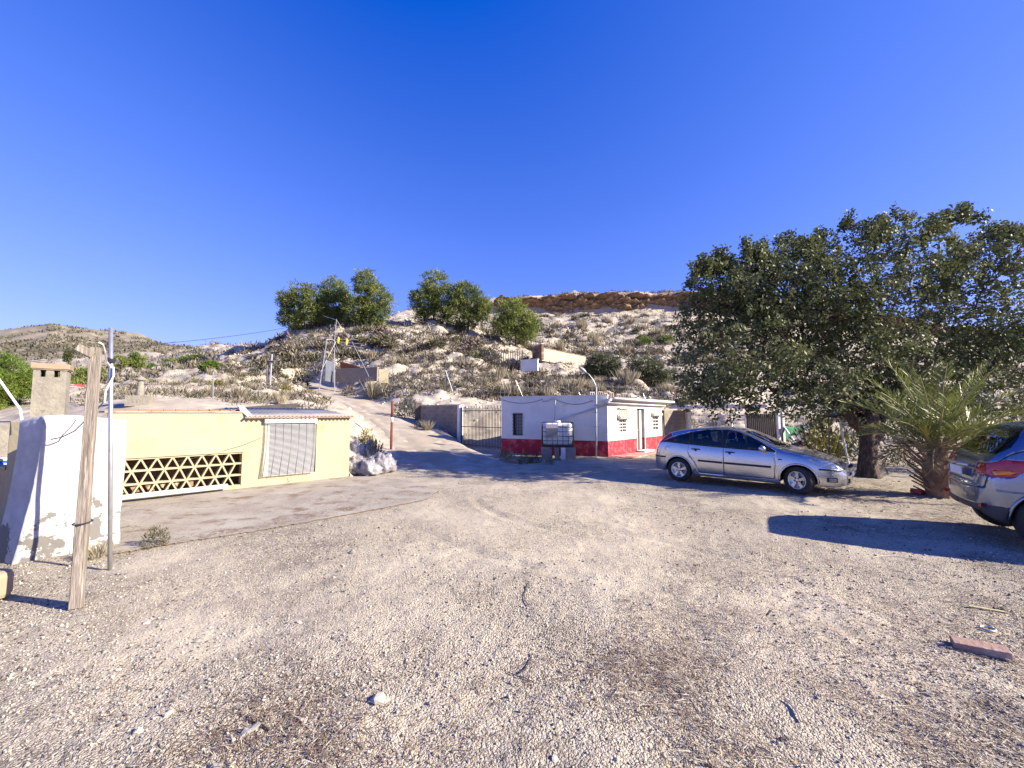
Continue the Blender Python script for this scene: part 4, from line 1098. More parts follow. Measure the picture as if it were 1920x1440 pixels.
# red and white post by the track
b = Vector((P(733, 850, 16.9).x, 16.9, -.05)); root = thing('red_post', 'thin dark red post with a white band beside the dirt track', 'post', b)
t = P(736, 752, 16.9)
m = MB(); m.tube([b, b.lerp(t, .63)], .05, n=10); m.build('lower_tube', M_RUST, root, smooth=True)
m = MB(); m.tube([b.lerp(t, .63), b.lerp(t, .72)], .052, n=10); m.build('white_band', M_WHITEM, root, smooth=True)
m = MB(); m.tube([b.lerp(t, .72), t], .05, n=10); m.build('upper_tube', M_RUST, root, smooth=True)

# wire fence along the slope
def wire_fence(label, pts, h, group=None):
    root = thing('wire_fence', label, 'fence', pts[0], group=group); tops = []
    for i, p in enumerate(pts):
        lean = Vector((rnd.uniform(-.08, .08), rnd.uniform(-.06, .06), 0)); tp = p + Vector((0, 0, h * rnd.uniform(.9, 1.1))) + lean; tops.append((p, tp))
        m = MB(); m.tube([p - Vector((0, 0, .3)), tp], .018, n=6); m.build('post', M_BARS if i % 3 else M_DARKM, root)
        if i % 4 == 1:
            m = MB(); m.tube([p + Vector((.55, -.1, 0)), tp - Vector((0, 0, .25))], .02, n=6); m.build('stay', M_GALV, root)
    for f in (.25, .6, .95):
        m = MB()
        for (a, at_), (b, bt) in zip(tops[:-1], tops[1:]):
            m.tube([a.lerp(at_, f), b.lerp(bt, f)], .007, n=4, caps=False)
        m.build('strand', M_GALV, root)
wire_fence('sagging wire fence on thin posts across the slope above the white house', [TV(u, d) for u, d in ((682, 31.5), (708, 31.5), (735, 31), (765, 30.5), (800, 30.5), (835, 30.5), (870, 30.5), (905, 30.5), (938, 30.5), (968, 30.5), (1000, 30), (1032, 30), (1062, 30), (1086, 29.5), (1112, 29.5), (1145, 29.5), (1175, 29.5), (1205, 29.5), (1236, 29.5))], 1.75)
wire_fence('thin wire fence on posts along the crest below the pines', [TV(u, 57) for u in (655, 690, 722, 756, 770, 800, 830)], 1.5)

# upper terrace: slatted gate and white walls
a, b = P(906, 688, 46), P(979, 686, 45.0); a.z = b.z = 0; zg = P(940, 688, 45.5).z
bar_gate('terrace_gate', 'long grey slatted gate on the terrace above the white house', a, b, zg, 1.75, 17, M_BARS, r=.045, rails=(.04, .97))
def wall_px(name, label, u0, u1, d0, d1, vt, vb, th, material, cap=None, cat='wall'):
    a, b = P(u0, vb, d0), P(u1, vb, d1); zb_ = min(a.z, b.z) - .4; zt_ = P((u0 + u1) / 2, vt, (d0 + d1) / 2).z
    al, n, L = wallframe(a, b); root = thing(name, label, cat, (a.x, a.y, zb_))
    m = MB(); panel(m, a, al, n, 0, L, zb_, zt_, -th, 0); m.build('wall_face', material, root)
    m = MB(); panel(m, a, al, n, -.05, L + .05, zt_ + .002, zt_ + .08, -th - .04, .04); m.build('coping', cap or M_WALLW, root)
wall_px('terrace_wall', 'short grey white wall right of the terrace gate', 976, 1008, 45, 44, 675, 688, .25, M_WALLW)
wall_px('retaining_wall', 'cream retaining wall with brown coping below the ridge', 1016, 1098, 50, 58, 661, 670, .3, mat('cream_wall', (.40, .345, .275), (.33, .28, .22), scale=1.2, rough=.95), cap=M_ROCK)
a, b = P(998, 660, 48), P(1018, 660, 50)
wall_px('stone_end_wall', 'brown stone end wall beside the cream retaining wall', 998, 1015.5, 52, 49.6, 648, 668, .3, M_ROCK)

# power cables
def cable(label, p0, p1, sag, r):
    p0, p1 = Vector(p0), Vector(p1); m = MB()
    m.tube([p0.lerp(p1, t) - Vector((0, 0, sag * 4 * t * (1 - t))) for t in np.linspace(0, 1, 24)], r, n=5)
    tag(m.build('overhead_cable', M_WIRE), label, 'cable')
cable('thick overhead cable sagging in from the left towards the pines', P(-260, 668, 26), P(560, 610, 60), .9, .03)
cable('thin overhead cable passing behind the timber pole top', P(-200, 700, 22), P(330, 640, 60), .4, .02)

# far red roofed house on the left
c = P(122, 748, 42); rr = thing('far_house', 'far low house with a red sheet roof seen beside the chimney', 'house', (c.x, c.y, c.z - 1))
m = MB(); m.box((c.x + .6, c.y, c.z - .6), (3.2, 2.4, 2.0), .1); m.build('wall', M_STONE, rr)
m = MB(); z = c.z + .55; m.prism([(c.x - 1.3, c.y - 1.6, z), (c.x + 2.6, c.y - 1.5, z - .05), (c.x + .2, c.y, z + 1.0)], (0, 2.4, .1)); m.build('roof', mat('red_sheet_roof', (.50, .07, .08), (.42, .06, .06), scale=2, rough=.6), rr)
m = MB(); m.box((c.x + .4, c.y - 1.25, c.z - .3), (.8, .06, .7), .1); m.build('window', M_GLASSD, rr)
m = MB(); m.box((c.x + 2.4, c.y - 1.3, c.z + .2), (.18, .18, 1.6)); m.build('porch_post', M_RUST, rr)
# ------------------------------------------------------------------ cars
def carpaint(name, col, rough=.27, metal=.85):
    m = mat(name, col, tuple(c * .93 for c in col), scale=3, rough=rough, metal=metal, spec=.5, coat=.8)
    return m
M_SILVER = carpaint('silver_car_paint', (.52, .53, .54))
M_SUVP = carpaint('grey_blue_car_paint', (.22, .26, .34))
M_CGLASS = glassmat('car_glass', (.42, .46, .47))
M_CGLASSD = glassmat('dark_car_glass', (.012, .013, .015))
M_TYRE = mat('tyre_rubber', (.022, .022, .023), (.035, .034, .032), scale=12, rough=.85)
M_RIM = mat('alloy_rim', (.58, .58, .58), rough=.3, metal=.8)
M_RIMD = mat('dark_wheel_well', (.012, .012, .013), rough=.9)
M_TRIM = mat('black_trim', (.015, .015, .017), rough=.4)
M_LAMPG = mat('clear_lamp_lens', (.55, .58, .6), (.25, .27, .3), scale=14, rough=.08, metal=.5, coat=1.0)
M_LAMPR = mat('red_lamp_lens', (.42, .01, .015), (.30, .008, .012), scale=9, rough=.12, coat=1.0)
M_LAMPA = mat('amber_lamp_lens', (.75, .22, .01), rough=.12, coat=1.0)
M_SEAT = mat('dark_seat_cloth', (.02, .022, .03), (.03, .03, .04), scale=8, rough=.9)
M_PLATE = mat('white_number_plate', (.78, .78, .76), rough=.4)
M_BUMP = mat('grey_black_bumper_plastic', (.045, .045, .048), (.06, .06, .06), scale=10, rough=.6)

def smooth_curve(pts, sig=.05):
    pts = sorted(pts); xs_ = np.array([p[0] for p in pts]); ys = np.array([p[1] for p in pts])
    X = np.linspace(xs_[0], xs_[-1], 900); Y = np.interp(X, xs_, ys); dx = X[1] - X[0]
    k = int(3 * sig / dx); w = np.exp(-.5 * (np.arange(-k, k + 1) * dx / sig) ** 2); w /= w.sum()
    pad = np.concatenate([2 * Y[0] - Y[k:0:-1], Y, 2 * Y[-1] - Y[-2:-k - 2:-1]])
    Y2 = np.convolve(pad, w, 'valid')
    return lambda x: float(np.interp(x, X, Y2))
def in_poly(x, y, poly):
    c = False; n = len(poly); j = n - 1
    for i in range(n):
        xi, yi = poly[i]; xj, yj = poly[j]
        if (yi > y) != (yj > y) and x < (xj - xi) * (y - yi) / (yj - yi) + xi: c = not c
        j = i
    return c
def catmull(pts, n):
    P_ = [pts[0]] + list(pts) + [pts[-1]]; out = []; segs = len(pts) - 1
    for i in range(n + 1):
        t = i / n * segs; k = min(int(t), segs - 1); t -= k
        p0, p1, p2, p3 = P_[k], P_[k + 1], P_[k + 2], P_[k + 3]
        out.append(tuple(.5 * ((2 * p1[a]) + (-p0[a] + p2[a]) * t + (2 * p0[a] - 5 * p1[a] + 4 * p2[a] - p3[a]) * t * t + (-p0[a] + 3 * p1[a] - 3 * p2[a] + p3[a]) * t ** 3) for a in (0, 1)))
    return out

def wheel(root, name, x, y, R, w, rim_r, side, steer=0.0, spokes=5):
    """wheel standing at (x, y), side = -1 or 1 is the outer direction"""
    piv = bpy.data.objects.new(name, None)
    def put(m, nm, mt, par, smooth=True):
        c = Vector((x, y, R)); Rz = Matrix.Rotation(steer, 3, 'Z')
        m.v = [tuple(c + Rz @ Vector((p[0], p[1] * side, p[2]))) for p in m.v]
        return m.build(nm, mt, par, smooth=smooth, local=True)
    m = MB(); h = w / 2
    m.lathe([(rim_r, -h), (R * .93, -h), (R * .985, -h * .8), (R, -h * .55), (R, h * .55), (R * .985, h * .8), (R * .93, h), (rim_r + .02, h), (rim_r, h * .8), (rim_r, -h)], (0, 0, 0), 'Y', 40)
    o = put(m, name, M_TYRE, root); me = o.data; me.set_sharp_from_angle(angle=.6)
    m = MB(); m.lathe([(rim_r * .99, h * .85), (rim_r * 1.03, h * .98), (rim_r * .9, h * .92), (rim_r * .88, h * .4), (rim_r * .5, h * .25)], (0, 0, 0), 'Y', 36); rm = put(m, 'rim', M_RIM, o)
    m = MB(); m.lathe([(rim_r * .9, h * .05), (.0, h * .05)], (0, 0, 0), 'Y', 24); put(m, 'wheel_disc', M_RIMD, o)
    for k in range(spokes):
        a = 2 * math.pi * k / spokes + .3; ca, sa = math.cos(a), math.sin(a)
        m = MB(); 
        def q(r, t, yy): return (r * ca - t * sa, yy, r * sa + t * ca)
        ri, ro = .035, rim_r * .93; wi, wo = rim_r * .20, rim_r * .24
        V = [q(ri, -wi, h * .78), q(ri, wi, h * .78), q(ro * .6, wi * .62, h * .80), q(ro, wo, h * .86), q(ro, -wo, h * .86), q(ro * .6, -wi * .62, h * .80)]
        V2 = [(p[0], p[1] - .03, p[2]) for p in V]
        m.add(V + V2, [(0, 1, 2, 5), (5, 2, 3, 4)] + [(i, i + 6, (i + 1) % 6 + 6, (i + 1) % 6) for i in range(6)])
        put(m, 'spoke', M_RIM, o, smooth=False)
    m = MB(); m.lathe([(rim_r * .26, h * .7), (rim_r * .24, h * .86), (rim_r * .1, h * .9), (0, h * .9)], (0, 0, 0), 'Y', 18); put(m, 'hub_cap', M_RIM, o)
    for k in range(5):
        a = 2 * math.pi * k / 5 + .9; m = MB(); m.lathe([(.014, h * .78), (.014, h * .84), (0, h * .84)], (rim_r * .30 * math.cos(a), 0, rim_r * .30 * math.sin(a)), 'Y', 8); put(m, 'wheel_nut', M_TRIM, o)
    bpy.data.objects.remove(piv)
    return o

def make_car(S):
    root = thing(S['name'], S['label'], 'car', S['loc'], S['rz'])
    zt, zb, zs, Wd = (smooth_curve(S[k], S.get('sig', .05)) for k in ('top', 'belt', 'sill', 'width'))
    x0, x1 = S['top'][0][0], S['top'][-1][0]
    if x0 > x1: x0, x1 = x1, x0
    nl, nu, ncap = 18, 22, 6
    prof = smooth_curve(S['prof'], .06); tum = S['tumble']
    def section(x):
        a, b, c, w = zs(x), zb(x), zt(x), Wd(x); c = max(c, b + .01)
        pts = []
        for i in range(nl):
            t = i / nl; pts.append((w * prof(t), a + (b - a) * t))
        wb = w * prof(1.0); hgt = c - b; wr = max(.1, wb - tum * hgt - .02); cab = min(1, hgt / .35)
        e = b + hgt * (.86 * cab + .62 * (1 - cab))
        ctrl = [(wb, b), (wb - (wb - wr) * .45 + .012 * cab, b + (e - b) * .52), (wr, e), (wr * .86, c - hgt * .055), (wr * .5, c - hgt * .012), (0, c)]
        pts += catmull(ctrl, nu)
        return pts
    N = 132
    tt = np.linspace(0, 1, N); tt = .5 - .5 * np.cos(tt * math.pi) * .55 - .45 * (.5 - tt)
    tt = (tt - tt[0]) / (tt[-1] - tt[0])
    xs_ = x0 + (x1 - x0) * tt
    bm = bmesh.new(); rows = []
    for x in xs_: rows.append([bm.verts.new((x, y, z)) for (y, z) in section(x)])
    k = len(rows[0])
    for i in range(N - 1):
        for j in range(k - 1): bm.faces.new((rows[i][j], rows[i + 1][j], rows[i + 1][j + 1], rows[i][j + 1]))
    for end, row in ((0, rows[0]), (1, rows[-1])):           # flat caps
        prev = row
        for c in range(1, ncap + 1):
            f = 1 - c / ncap
            bulge = (.05 if end else -.045) * (1 - f * f)
            cur = [bm.verts.new((v.co.x + bulge * S.get('nose', 1), v.co.y * f, v.co.z)) for v in row]
            for j in range(k - 1):
                q = (prev[j], prev[j + 1], cur[j + 1], cur[j])
                try: bm.faces.new(q)
                except ValueError: pass
            prev = cur
    bmesh.ops.remove_doubles(bm, verts=bm.verts, dist=.0005)
    bmesh.ops.dissolve_degenerate(bm, dist=.0004, edges=bm.edges)
    AX = {'side': (0, 2), 'top': (0, 1), 'front': (1, 2)}
    def cut(poly, ax, pred):
        a, b = AX[ax]; lo = (min(p[0] for p in poly) - .01, min(p[1] for p in poly) - .01); hi = (max(p[0] for p in poly) + .01, max(p[1] for p in poly) + .01)
        n = len(poly)
        for i in range(n):
            p, q = poly[i], poly[(i + 1) % n]; nx, ny = -(q[1] - p[1]), q[0] - p[0]
            # only faces touched by this edge's neighbourhood
            elo = (min(p[0], q[0]) - .03, min(p[1], q[1]) - .03); ehi = (max(p[0], q[0]) + .03, max(p[1], q[1]) + .03)
            fs = []
            for f in bm.faces:
                if not pred(f.calc_center_median()): continue
                A = [v.co[a] for v in f.verts]; B = [v.co[b] for v in f.verts]
                if max(A) < elo[0] or min(A) > ehi[0] or max(B) < elo[1] or min(B) > ehi[1]: continue
                fs.append(f)
            if not fs: continue
            es = {e for f in fs for e in f.edges}; vs = {v for f in fs for v in f.verts}
            co = [0, 0, 0]; no = [0, 0, 0]; co[a], co[b] = p; no[a], no[b] = nx, ny
            bmesh.ops.bisect_plane(bm, geom=list(fs) + list(es) + list(vs), dist=1e-4, plane_co=co, plane_no=no)
    regs = S['regions']
    for r in regs: cut(r['poly'], r['ax'], r['pred'])
    ids = {}
    for f in bm.faces:
        c = f.calc_center_median(); got = 'body'
        for r in regs:
            a, b = AX[r['ax']]
            if r['pred'](c) and in_poly(c[a], c[b], r['poly']): got = r['id']; break
        ids.setdefault(got, []).append(f)
    defs = {r['id']: r for r in regs}
    def emit(name, faces, material, parent, sides, local_smooth=True):
        objs = []
        for sset in sides:
            vi = {}; V = []; F = []
            for sgn in sset:
                vi = {}
                for f in faces:
                    idx = []
                    for v in f.verts:
                        if v.index not in vi: vi[v.index] = len(V); V.append((v.co.x, v.co.y * sgn, v.co.z))
                        idx.append(vi[v.index])
                    F.append(tuple(idx) if sgn > 0 else tuple(reversed(idx)))
            me = bpy.data.meshes.new(name); me.from_pydata(V, [], F)
            b2 = bmesh.new(); b2.from_mesh(me); bmesh.ops.remove_doubles(b2, verts=b2.verts, dist=.0006); bmesh.ops.recalc_face_normals(b2, faces=b2.faces); b2.to_mesh(me); b2.free()
            me.polygons.foreach_set('use_smooth', [True] * len(me.polygons)); me.set_sharp_from_angle(angle=.55)
            o = finish(me, name, material, None, parent, smooth=False, local=True, fix=False)
            me.polygons.foreach_set('use_smooth', [True] * len(me.polygons))
            if name != 'glass_':
                md = o.modifiers.new('t', 'SOLIDIFY'); md.thickness = .010; md.offset = -1
            objs.append(o)
        return objs
    bm.verts.index_update()
    emit('body', ids['body'], S['paint'], root, [(1, -1)])
    made = {}
    for i, fs in ids.items():
        if i in ('body', 'hole'): continue
        d = defs[i]; sides = [(-1,), (1,)] if d.get('two', True) else [(1, -1)]
        made[i] = emit(d['name'], fs, d['mat'], root, sides)
    bm.free()
    surf = lambda x, z: Wd(x) * prof(max(0, min(1, (z - zs(x)) / max(.01, zb(x) - zs(x)))))
    # wheel arch lips and liners
    for ax in S['axles']:
        for sgn in (-1, 1):
            pts = []; r_ = S['arch_r'] + .004
            for kk in range(25):
                an = math.radians(-18 + 216 * kk / 24); xx = ax + r_ * math.cos(an); zz = S['R'] + r_ * math.sin(an)
                if zz < zs(xx) + .01: continue
                pts.append(Vector((xx, sgn * (surf(xx, zz) + .004), zz)))
            m = MB(); m.tube(pts, .020, n=8); m.build('arch_lip', S.get('lip', S['paint']), root, smooth=True, local=True)
            m = MB(); V = []; F = []; nn = 20
            for kk in range(nn + 1):
                an = math.pi * kk / nn; xx = ax + (S['arch_r'] + .03) * math.cos(an); zz = S['R'] - .03 + (S['arch_r'] + .03) * math.sin(an)
                V += [(xx, sgn * .45, zz), (xx, sgn * (Wd(ax) - .035), zz)]
            F = [(2 * q, 2 * q + 1, 2 * q + 3, 2 * q + 2) for q in range(nn)]; F.append(tuple(2 * q for q in range(nn + 1)))
            m.add(V, F); m.build('wheel_arch_liner', M_RIMD, root, local=True)
    for i, ax in enumerate(S['axles']):
        for sgn in (-1, 1):
            wheel(root, 'wheel', ax, sgn * S['track'], S['R'], S['tw'], S['rim'], sgn, S['steer'] if i == S.get('front_i', 0) else 0)
    # underbody, floor, seats
    m = MB(); xa, xb = min(S['axles']) + S['arch_r'] + .05, max(S['axles']) - S['arch_r'] - .05
    m.box(((xa + xb) / 2, 0, zs(0) + .06), (xb - xa, Wd(0) * 1.86, .10)); m.build('underbody', M_RIMD, root, local=True)
    m = MB(); m.box(((x0 + x1) / 2 - .05, 0, zs(0) + .10), ((x1 - x0) * .86, .86, .12)); m.build('floor_pan', M_RIMD, root, local=True)
    m = MB(); m.box(((xa + xb) / 2 - .1, 0, .62), (xb - xa + .3, Wd(0) * 1.72, .35)); m.build('cabin_tub', M_SEAT, root, local=True)
    for (sx, sy) in S['seats']:
        m = MB(); hz = S['seat_h']
        V = []; F = []; prf = [(-.10, .0, .24), (-.16, .25, .24), (-.22, .45, .22), (-.24, .52, .16), (-.25, .56, .08)]
        for (dx, dz, hw) in prf: V += [(sx + dx - .06, sy - hw, hz + dz), (sx + dx - .06, sy + hw, hz + dz), (sx + dx + .06, sy + hw, hz + dz), (sx + dx + .06, sy - hw, hz + dz)]
        for q in range(len(prf) - 1):
            for e in range(4): F.append((q * 4 + e, q * 4 + (e + 1) % 4, (q + 1) * 4 + (e + 1) % 4, (q + 1) * 4 + e))
        F += [(3, 2, 1, 0), tuple(range(len(V) - 4, len(V)))]; m.add(V, F); st = m.build('seat', M_SEAT, root, local=True, bevel=.03)
        m = MB(); m.box((sx - .27, sy, hz + .66), (.09, .26, .17)); hr = m.build('headrest', M_SEAT, st, local=True, bevel=.035); 
    m = MB(); m.box((S['dash'], 0, zb(S['dash']) - .03), (.45, 1.3, .18)); m.build('dashboard', M_SEAT, root, local=True, bevel=.05)
    m = MB(); c = Vector((S['dash'] - .33, .36, zb(S['dash']) + .02)); m.tube([c + Vector((.07 * math.sin(a), .18 * math.cos(a), .17 * math.sin(a))) for a in np.linspace(0, 6.28, 22)], .016, n=6); m.build('steering_wheel', M_TRIM, root, local=True)
    return root, surf, zt, zb, zs, Wd

def side_bar(root, surf, name, pts, r, mt, sides=(-1, 1), flat=1.0):
    for sgn in sides:
        m = MB(); m.tube([Vector((x, sgn * (surf(x, z) + r * .35), z)) for x, z in pts], r, n=8); m.build(name, mt, root, smooth=True, local=True)

def circ(cx, cz, r, n=26): return [(cx + r * math.cos(2 * math.pi * i / n), cz + r * math.sin(2 * math.pi * i / n)) for i in range(n)]
allp = lambda c: True
up = lambda c: c[1] > .3
def hatchback():
    AXF, AXR = 1.3075, -1.3075
    R_ = .305
    lat = lambda c: c[1] > .45
    regions = [
        dict(id='hole', name='x', mat=M_TRIM, ax='side', poly=circ(AXF, R_, .352), pred=lambda c: c[1] > .55 and c[2] < .75),
        dict(id='hole', name='x', mat=M_TRIM, ax='side', poly=circ(AXR, R_, .352), pred=lambda c: c[1] > .5 and c[2] < .75),
        dict(id='wf', name='front_side_window', mat=M_CGLASS, ax='side', poly=[(.80, .925), (.62, 1.07), (.36, 1.22), (.10, 1.325), (-.13, 1.355), (-.16, .945)], pred=lat),
        dict(id='wr', name='rear_side_window', mat=M_CGLASS, ax='side', poly=[(-.25, .948), (-.25, 1.358), (-.62, 1.345), (-.97, 1.285), (-.93, .985)], pred=lat),
        dict(id='wq', name='quarter_window', mat=M_CGLASS, ax='side', poly=[(-1.01, 1.005), (-1.06, 1.255), (-1.30, 1.185), (-1.52, 1.085), (-1.30, 1.035)], pred=lat),
        dict(id='trim', name='window_surround', mat=M_TRIM, ax='side', poly=[(.92, .905), (.62, 1.10), (.36, 1.235), (.10, 1.335), (-.13, 1.378), (-.62, 1.368), (-.97, 1.308), (-1.30, 1.21), (-1.50, 1.14), (-1.64, 1.075), (-1.80, 1.005), (-1.66, 1.01), (-1.30, .995), (-.5, .943), (.30, .915)], pred=lat),
        dict(id='ws', name='windscreen', mat=M_CGLASS, ax='top', poly=[(1.06, -.1), (1.03, .3), (.86, .635), (.56, .60), (.20, .535), (.235, .3), (.25, -.1)], pred=lambda c: c[2] > .9, two=False),
        dict(id='rg', name='rear_window', mat=M_CGLASS, ax='front', poly=[(-.1, 1.22), (.5, 1.2), (.57, .98), (.5, .95), (-.1, .93)], pred=lambda c: c[0] < -1.6, two=False),
        dict(id='hl', name='headlight', mat=M_LAMPG, ax='side', poly=[(1.50, .775), (1.62, .805), (1.90, .745), (2.06, .66), (2.05, .60), (1.85, .615), (1.70, .65)], pred=lambda c: c[0] > 1.4 and c[1] > .33),
        dict(id='tl', name='tail_light', mat=M_LAMPR, ax='side', poly=[(-1.48, 1.185), (-1.56, 1.26), (-1.74, 1.24), (-2.06, .88), (-1.90, .945), (-1.66, 1.07)], pred=lambda c: c[0] < -1.5 and c[1] > .40),
        dict(id='df', name='front_door', mat=M_SILVER, ax='side', poly=[(.845, .285), (.885, .60), (.875, .897), (-.198, .938), (-.198, .285)], pred=lambda c: c[1] > .6),
        dict(id='dr', name='rear_door', mat=M_SILVER, ax='side', poly=[(-.212, .285), (-.212, .938), (-1.03, .978), (-1.055, .78), (-1.0, .66), (-.90, .56), (-.84, .42), (-.80, .285)], pred=lambda c: c[1] > .6),
        dict(id='bn', name='bonnet', mat=M_SILVER, ax='top', poly=[(1.85, -.1), (1.84, .35), (1.66, .60), (1.2, .69), (1.0, .70), (1.07, .3), (1.09, -.1)], pred=lambda c: c[2] > .66, two=False),
    ]
    # a ring of black gap round the doors and bonnet
    def grow(poly, g):
        cx = sum(p[0] for p in poly) / len(poly); cy = sum(p[1] for p in poly) / len(poly)
        return [(p[0] + (g if p[0] > cx else -g), p[1] + (g if p[1] > cy else -g)) for p in poly]
    regions += [dict(id='gap', name='door_seal', mat=M_TRIM, ax='side', poly=grow(regions[10]['poly'], .007), pred=lambda c: c[1] > .6), dict(id='gap', name='door_seal', mat=M_TRIM, ax='side', poly=grow(regions[11]['poly'], .007), pred=lambda c: c[1] > .6),
                dict(id='gapb', name='bonnet_seal', mat=M_TRIM, ax='top', poly=[(p[0] + (.01 if p[0] > 1.4 else -.01), p[1] + (.01 if p[1] > 0 else 0)) for p in regions[12]['poly']], pred=lambda c: c[2] > .66, two=False)]
    S = dict(name='silver_hatchback', label='silver five door hatchback parked nose towards the carob tree', loc=(5.90, 10.78, 0), rz=math.atan2(-.677, .736), paint=M_SILVER,
        top=[(-2.03, .62), (-1.99, .80), (-1.93, .94), (-1.80, 1.10), (-1.69, 1.215), (-1.58, 1.275), (-1.3, 1.352), (-.9, 1.412), (-.4, 1.44), (0, 1.415), (.25, 1.35), (.6, 1.185), (.95, 1.01), (1.08, .955), (1.3, .915), (1.6, .85), (1.85, .765), (2.0, .68), (2.09, .58), (2.13, .50)],
        belt=[(-2.03, .58), (-1.97, .80), (-1.85, .97), (-1.65, 1.01), (-1.2, .975), (-.5, .94), (.4, .905), (.9, .89), (1.1, .865), (1.5, .79), (1.8, .715), (2.0, .635), (2.09, .545), (2.13, .475)],
        sill=[(-2.03, .33), (-1.9, .27), (-1.6, .24), (-1.0, .20), (.9, .19), (1.6, .21), (1.95, .20), (2.13, .25)],
        width=[(-2.03, .60), (-1.97, .70), (-1.85, .775), (-1.6, .825), (-1.3, .85), (0, .852), (1.0, .85), (1.4, .845), (1.7, .80), (1.9, .72), (2.05, .60), (2.13, .47)],
        prof=[(0, .93), (.1, .965), (.3, .995), (.5, 1.0), (.7, .995), (.88, .975), (1, .945)], tumble=.36,
        regions=regions, axles=(AXF, AXR), arch_r=.352, R=R_, track=.735, tw=.185, rim=.195, steer=-.40, seats=((.15, .36), (.15, -.36), (-.75, .36), (-.75, -.36)), seat_h=.55, dash=.85, sig=.045)
    root, surf, zt, zb, zs, Wd = make_car(S)
    side_bar(root, surf, 'rub_strip', [(.80, .555), (.55, .56), (.2, .565), (-.18, .57)], .024, M_TRIM)
    side_bar(root, surf, 'rub_strip', [(-.23, .572), (-.5, .578), (-.80, .585)], .024, M_TRIM)
    side_bar(root, surf, 'bumper_strip', [(1.68, .575), (1.8, .57), (1.95, .56), (2.04, .55)], .018, M_TRIM)
    side_bar(root, surf, 'rear_bumper_strip', [(-1.66, .62), (-1.8, .62), (-1.95, .62), (-2.02, .62)], .02, M_TRIM)
    for sgn in (-1, 1):
        for x, z in ((-.06, .835), (-.86, .865)):
            m = MB(); yy = surf(x, z); m.tube([(x + .10, sgn * (yy + .004), z), (x + .05, sgn * (yy + .03), z + .006), (x - .06, sgn * (yy + .03), z + .006), (x - .10, sgn * (yy + .004), z)], .014, n=8); h = m.build('door_handle', M_TRIM, root, smooth=True, local=True)
            m = MB(); m.tube([(x - .02, sgn * (yy + .002), z - .02), (x + .02, sgn * (yy + .005), z - .024)], .03, n=10); m.build('handle_recess', M_TRIM, h, local=True)
        m = MB(); x, z = .64, .955; yy = surf(x, .89)
        m.tube([(x + .04, sgn * (yy - .03), z - .03), (x + .03, sgn * (yy + .06), z), (x + .01, sgn * (yy + .13), z + .015), (x, sgn * (yy + .19), z + .01)], [.03, .062, .075, .045], n=12); m.build('door_mirror', M_SILVER, root, smooth=True, local=True)
        m = MB(); c = (1.90, sgn * (surf(1.90, .36) + .004), .36); m.box(c, (.20, .03, .10), sgn * -.45); fo = m.build('fog_light_recess', M_TRIM, root, local=True, bevel=.015)
        m = MB(); m.box((1.905, sgn * (surf(1.90, .36) + .016), .36), (.13, .03, .065), sgn * -.45); m.build('fog_light', M_LAMPG, fo, local=True, bevel=.012)
        m = MB(); m.box((.98, sgn * (surf(.98, .74) + .003), .74), (.075, .012, .025), sgn * .02); m.build('side_repeater', M_TRIM, root, local=True, bevel=.004)
    m = MB(); m.tube([(-1.60 + .062 * math.cos(a), -(surf(-1.60, .84) + .001) , .84 + .062 * math.sin(a)) for a in np.linspace(0, 6.28, 24)], .004, n=5); m.build('fuel_flap', M_TRIM, root, local=True)
    # nose: grille, badge, plate, lower intake
    m = MB(); m.tube([(2.165, -.20, .62), (2.175, 0, .625), (2.165, .20, .62)], .035, n=8); gr = m.build('grille', M_TRIM, root, local=True, smooth=True)
    m = MB(); m.lathe([(0, .012), (.035, .006), (.04, 0)], (0, 0, 0), 'Z', 16); m.v = [(2.21 + p[2], p[0] * 1.7, .63 + p[1]) for p in m.v]; m.build('badge', mat('blue_oval', (.02, .05, .25), rough=.3), gr, local=True)
    m = MB(); m.box((2.205, 0, .47), (.02, .52, .11)); pl = m.build('number_plate', M_PLATE, root, local=True, bevel=.004)
    m = MB(); m.box((2.216, .24, .47), (.006, .04, .1)); m.build('plate_band', M_BLUEP, pl, local=True)
    m = MB(); m.box((2.14, 0, .33), (.06, .75, .10)); m.build('lower_intake', M_TRIM, root, local=True, bevel=.02)
    m = MB(); m.tube([(1.08, .1, .985), (1.02, -.15, 1.01), (.93, -.52, 1.03)], .008, n=5); m.build('wiper', M_TRIM, root, local=True)
    m = MB(); m.tube([(1.08, -.3, .985), (1.04, .1, 1.005), (.97, .40, 1.03)], .008, n=5); m.build('wiper', M_TRIM, root, local=True)
    return root
hatchback()

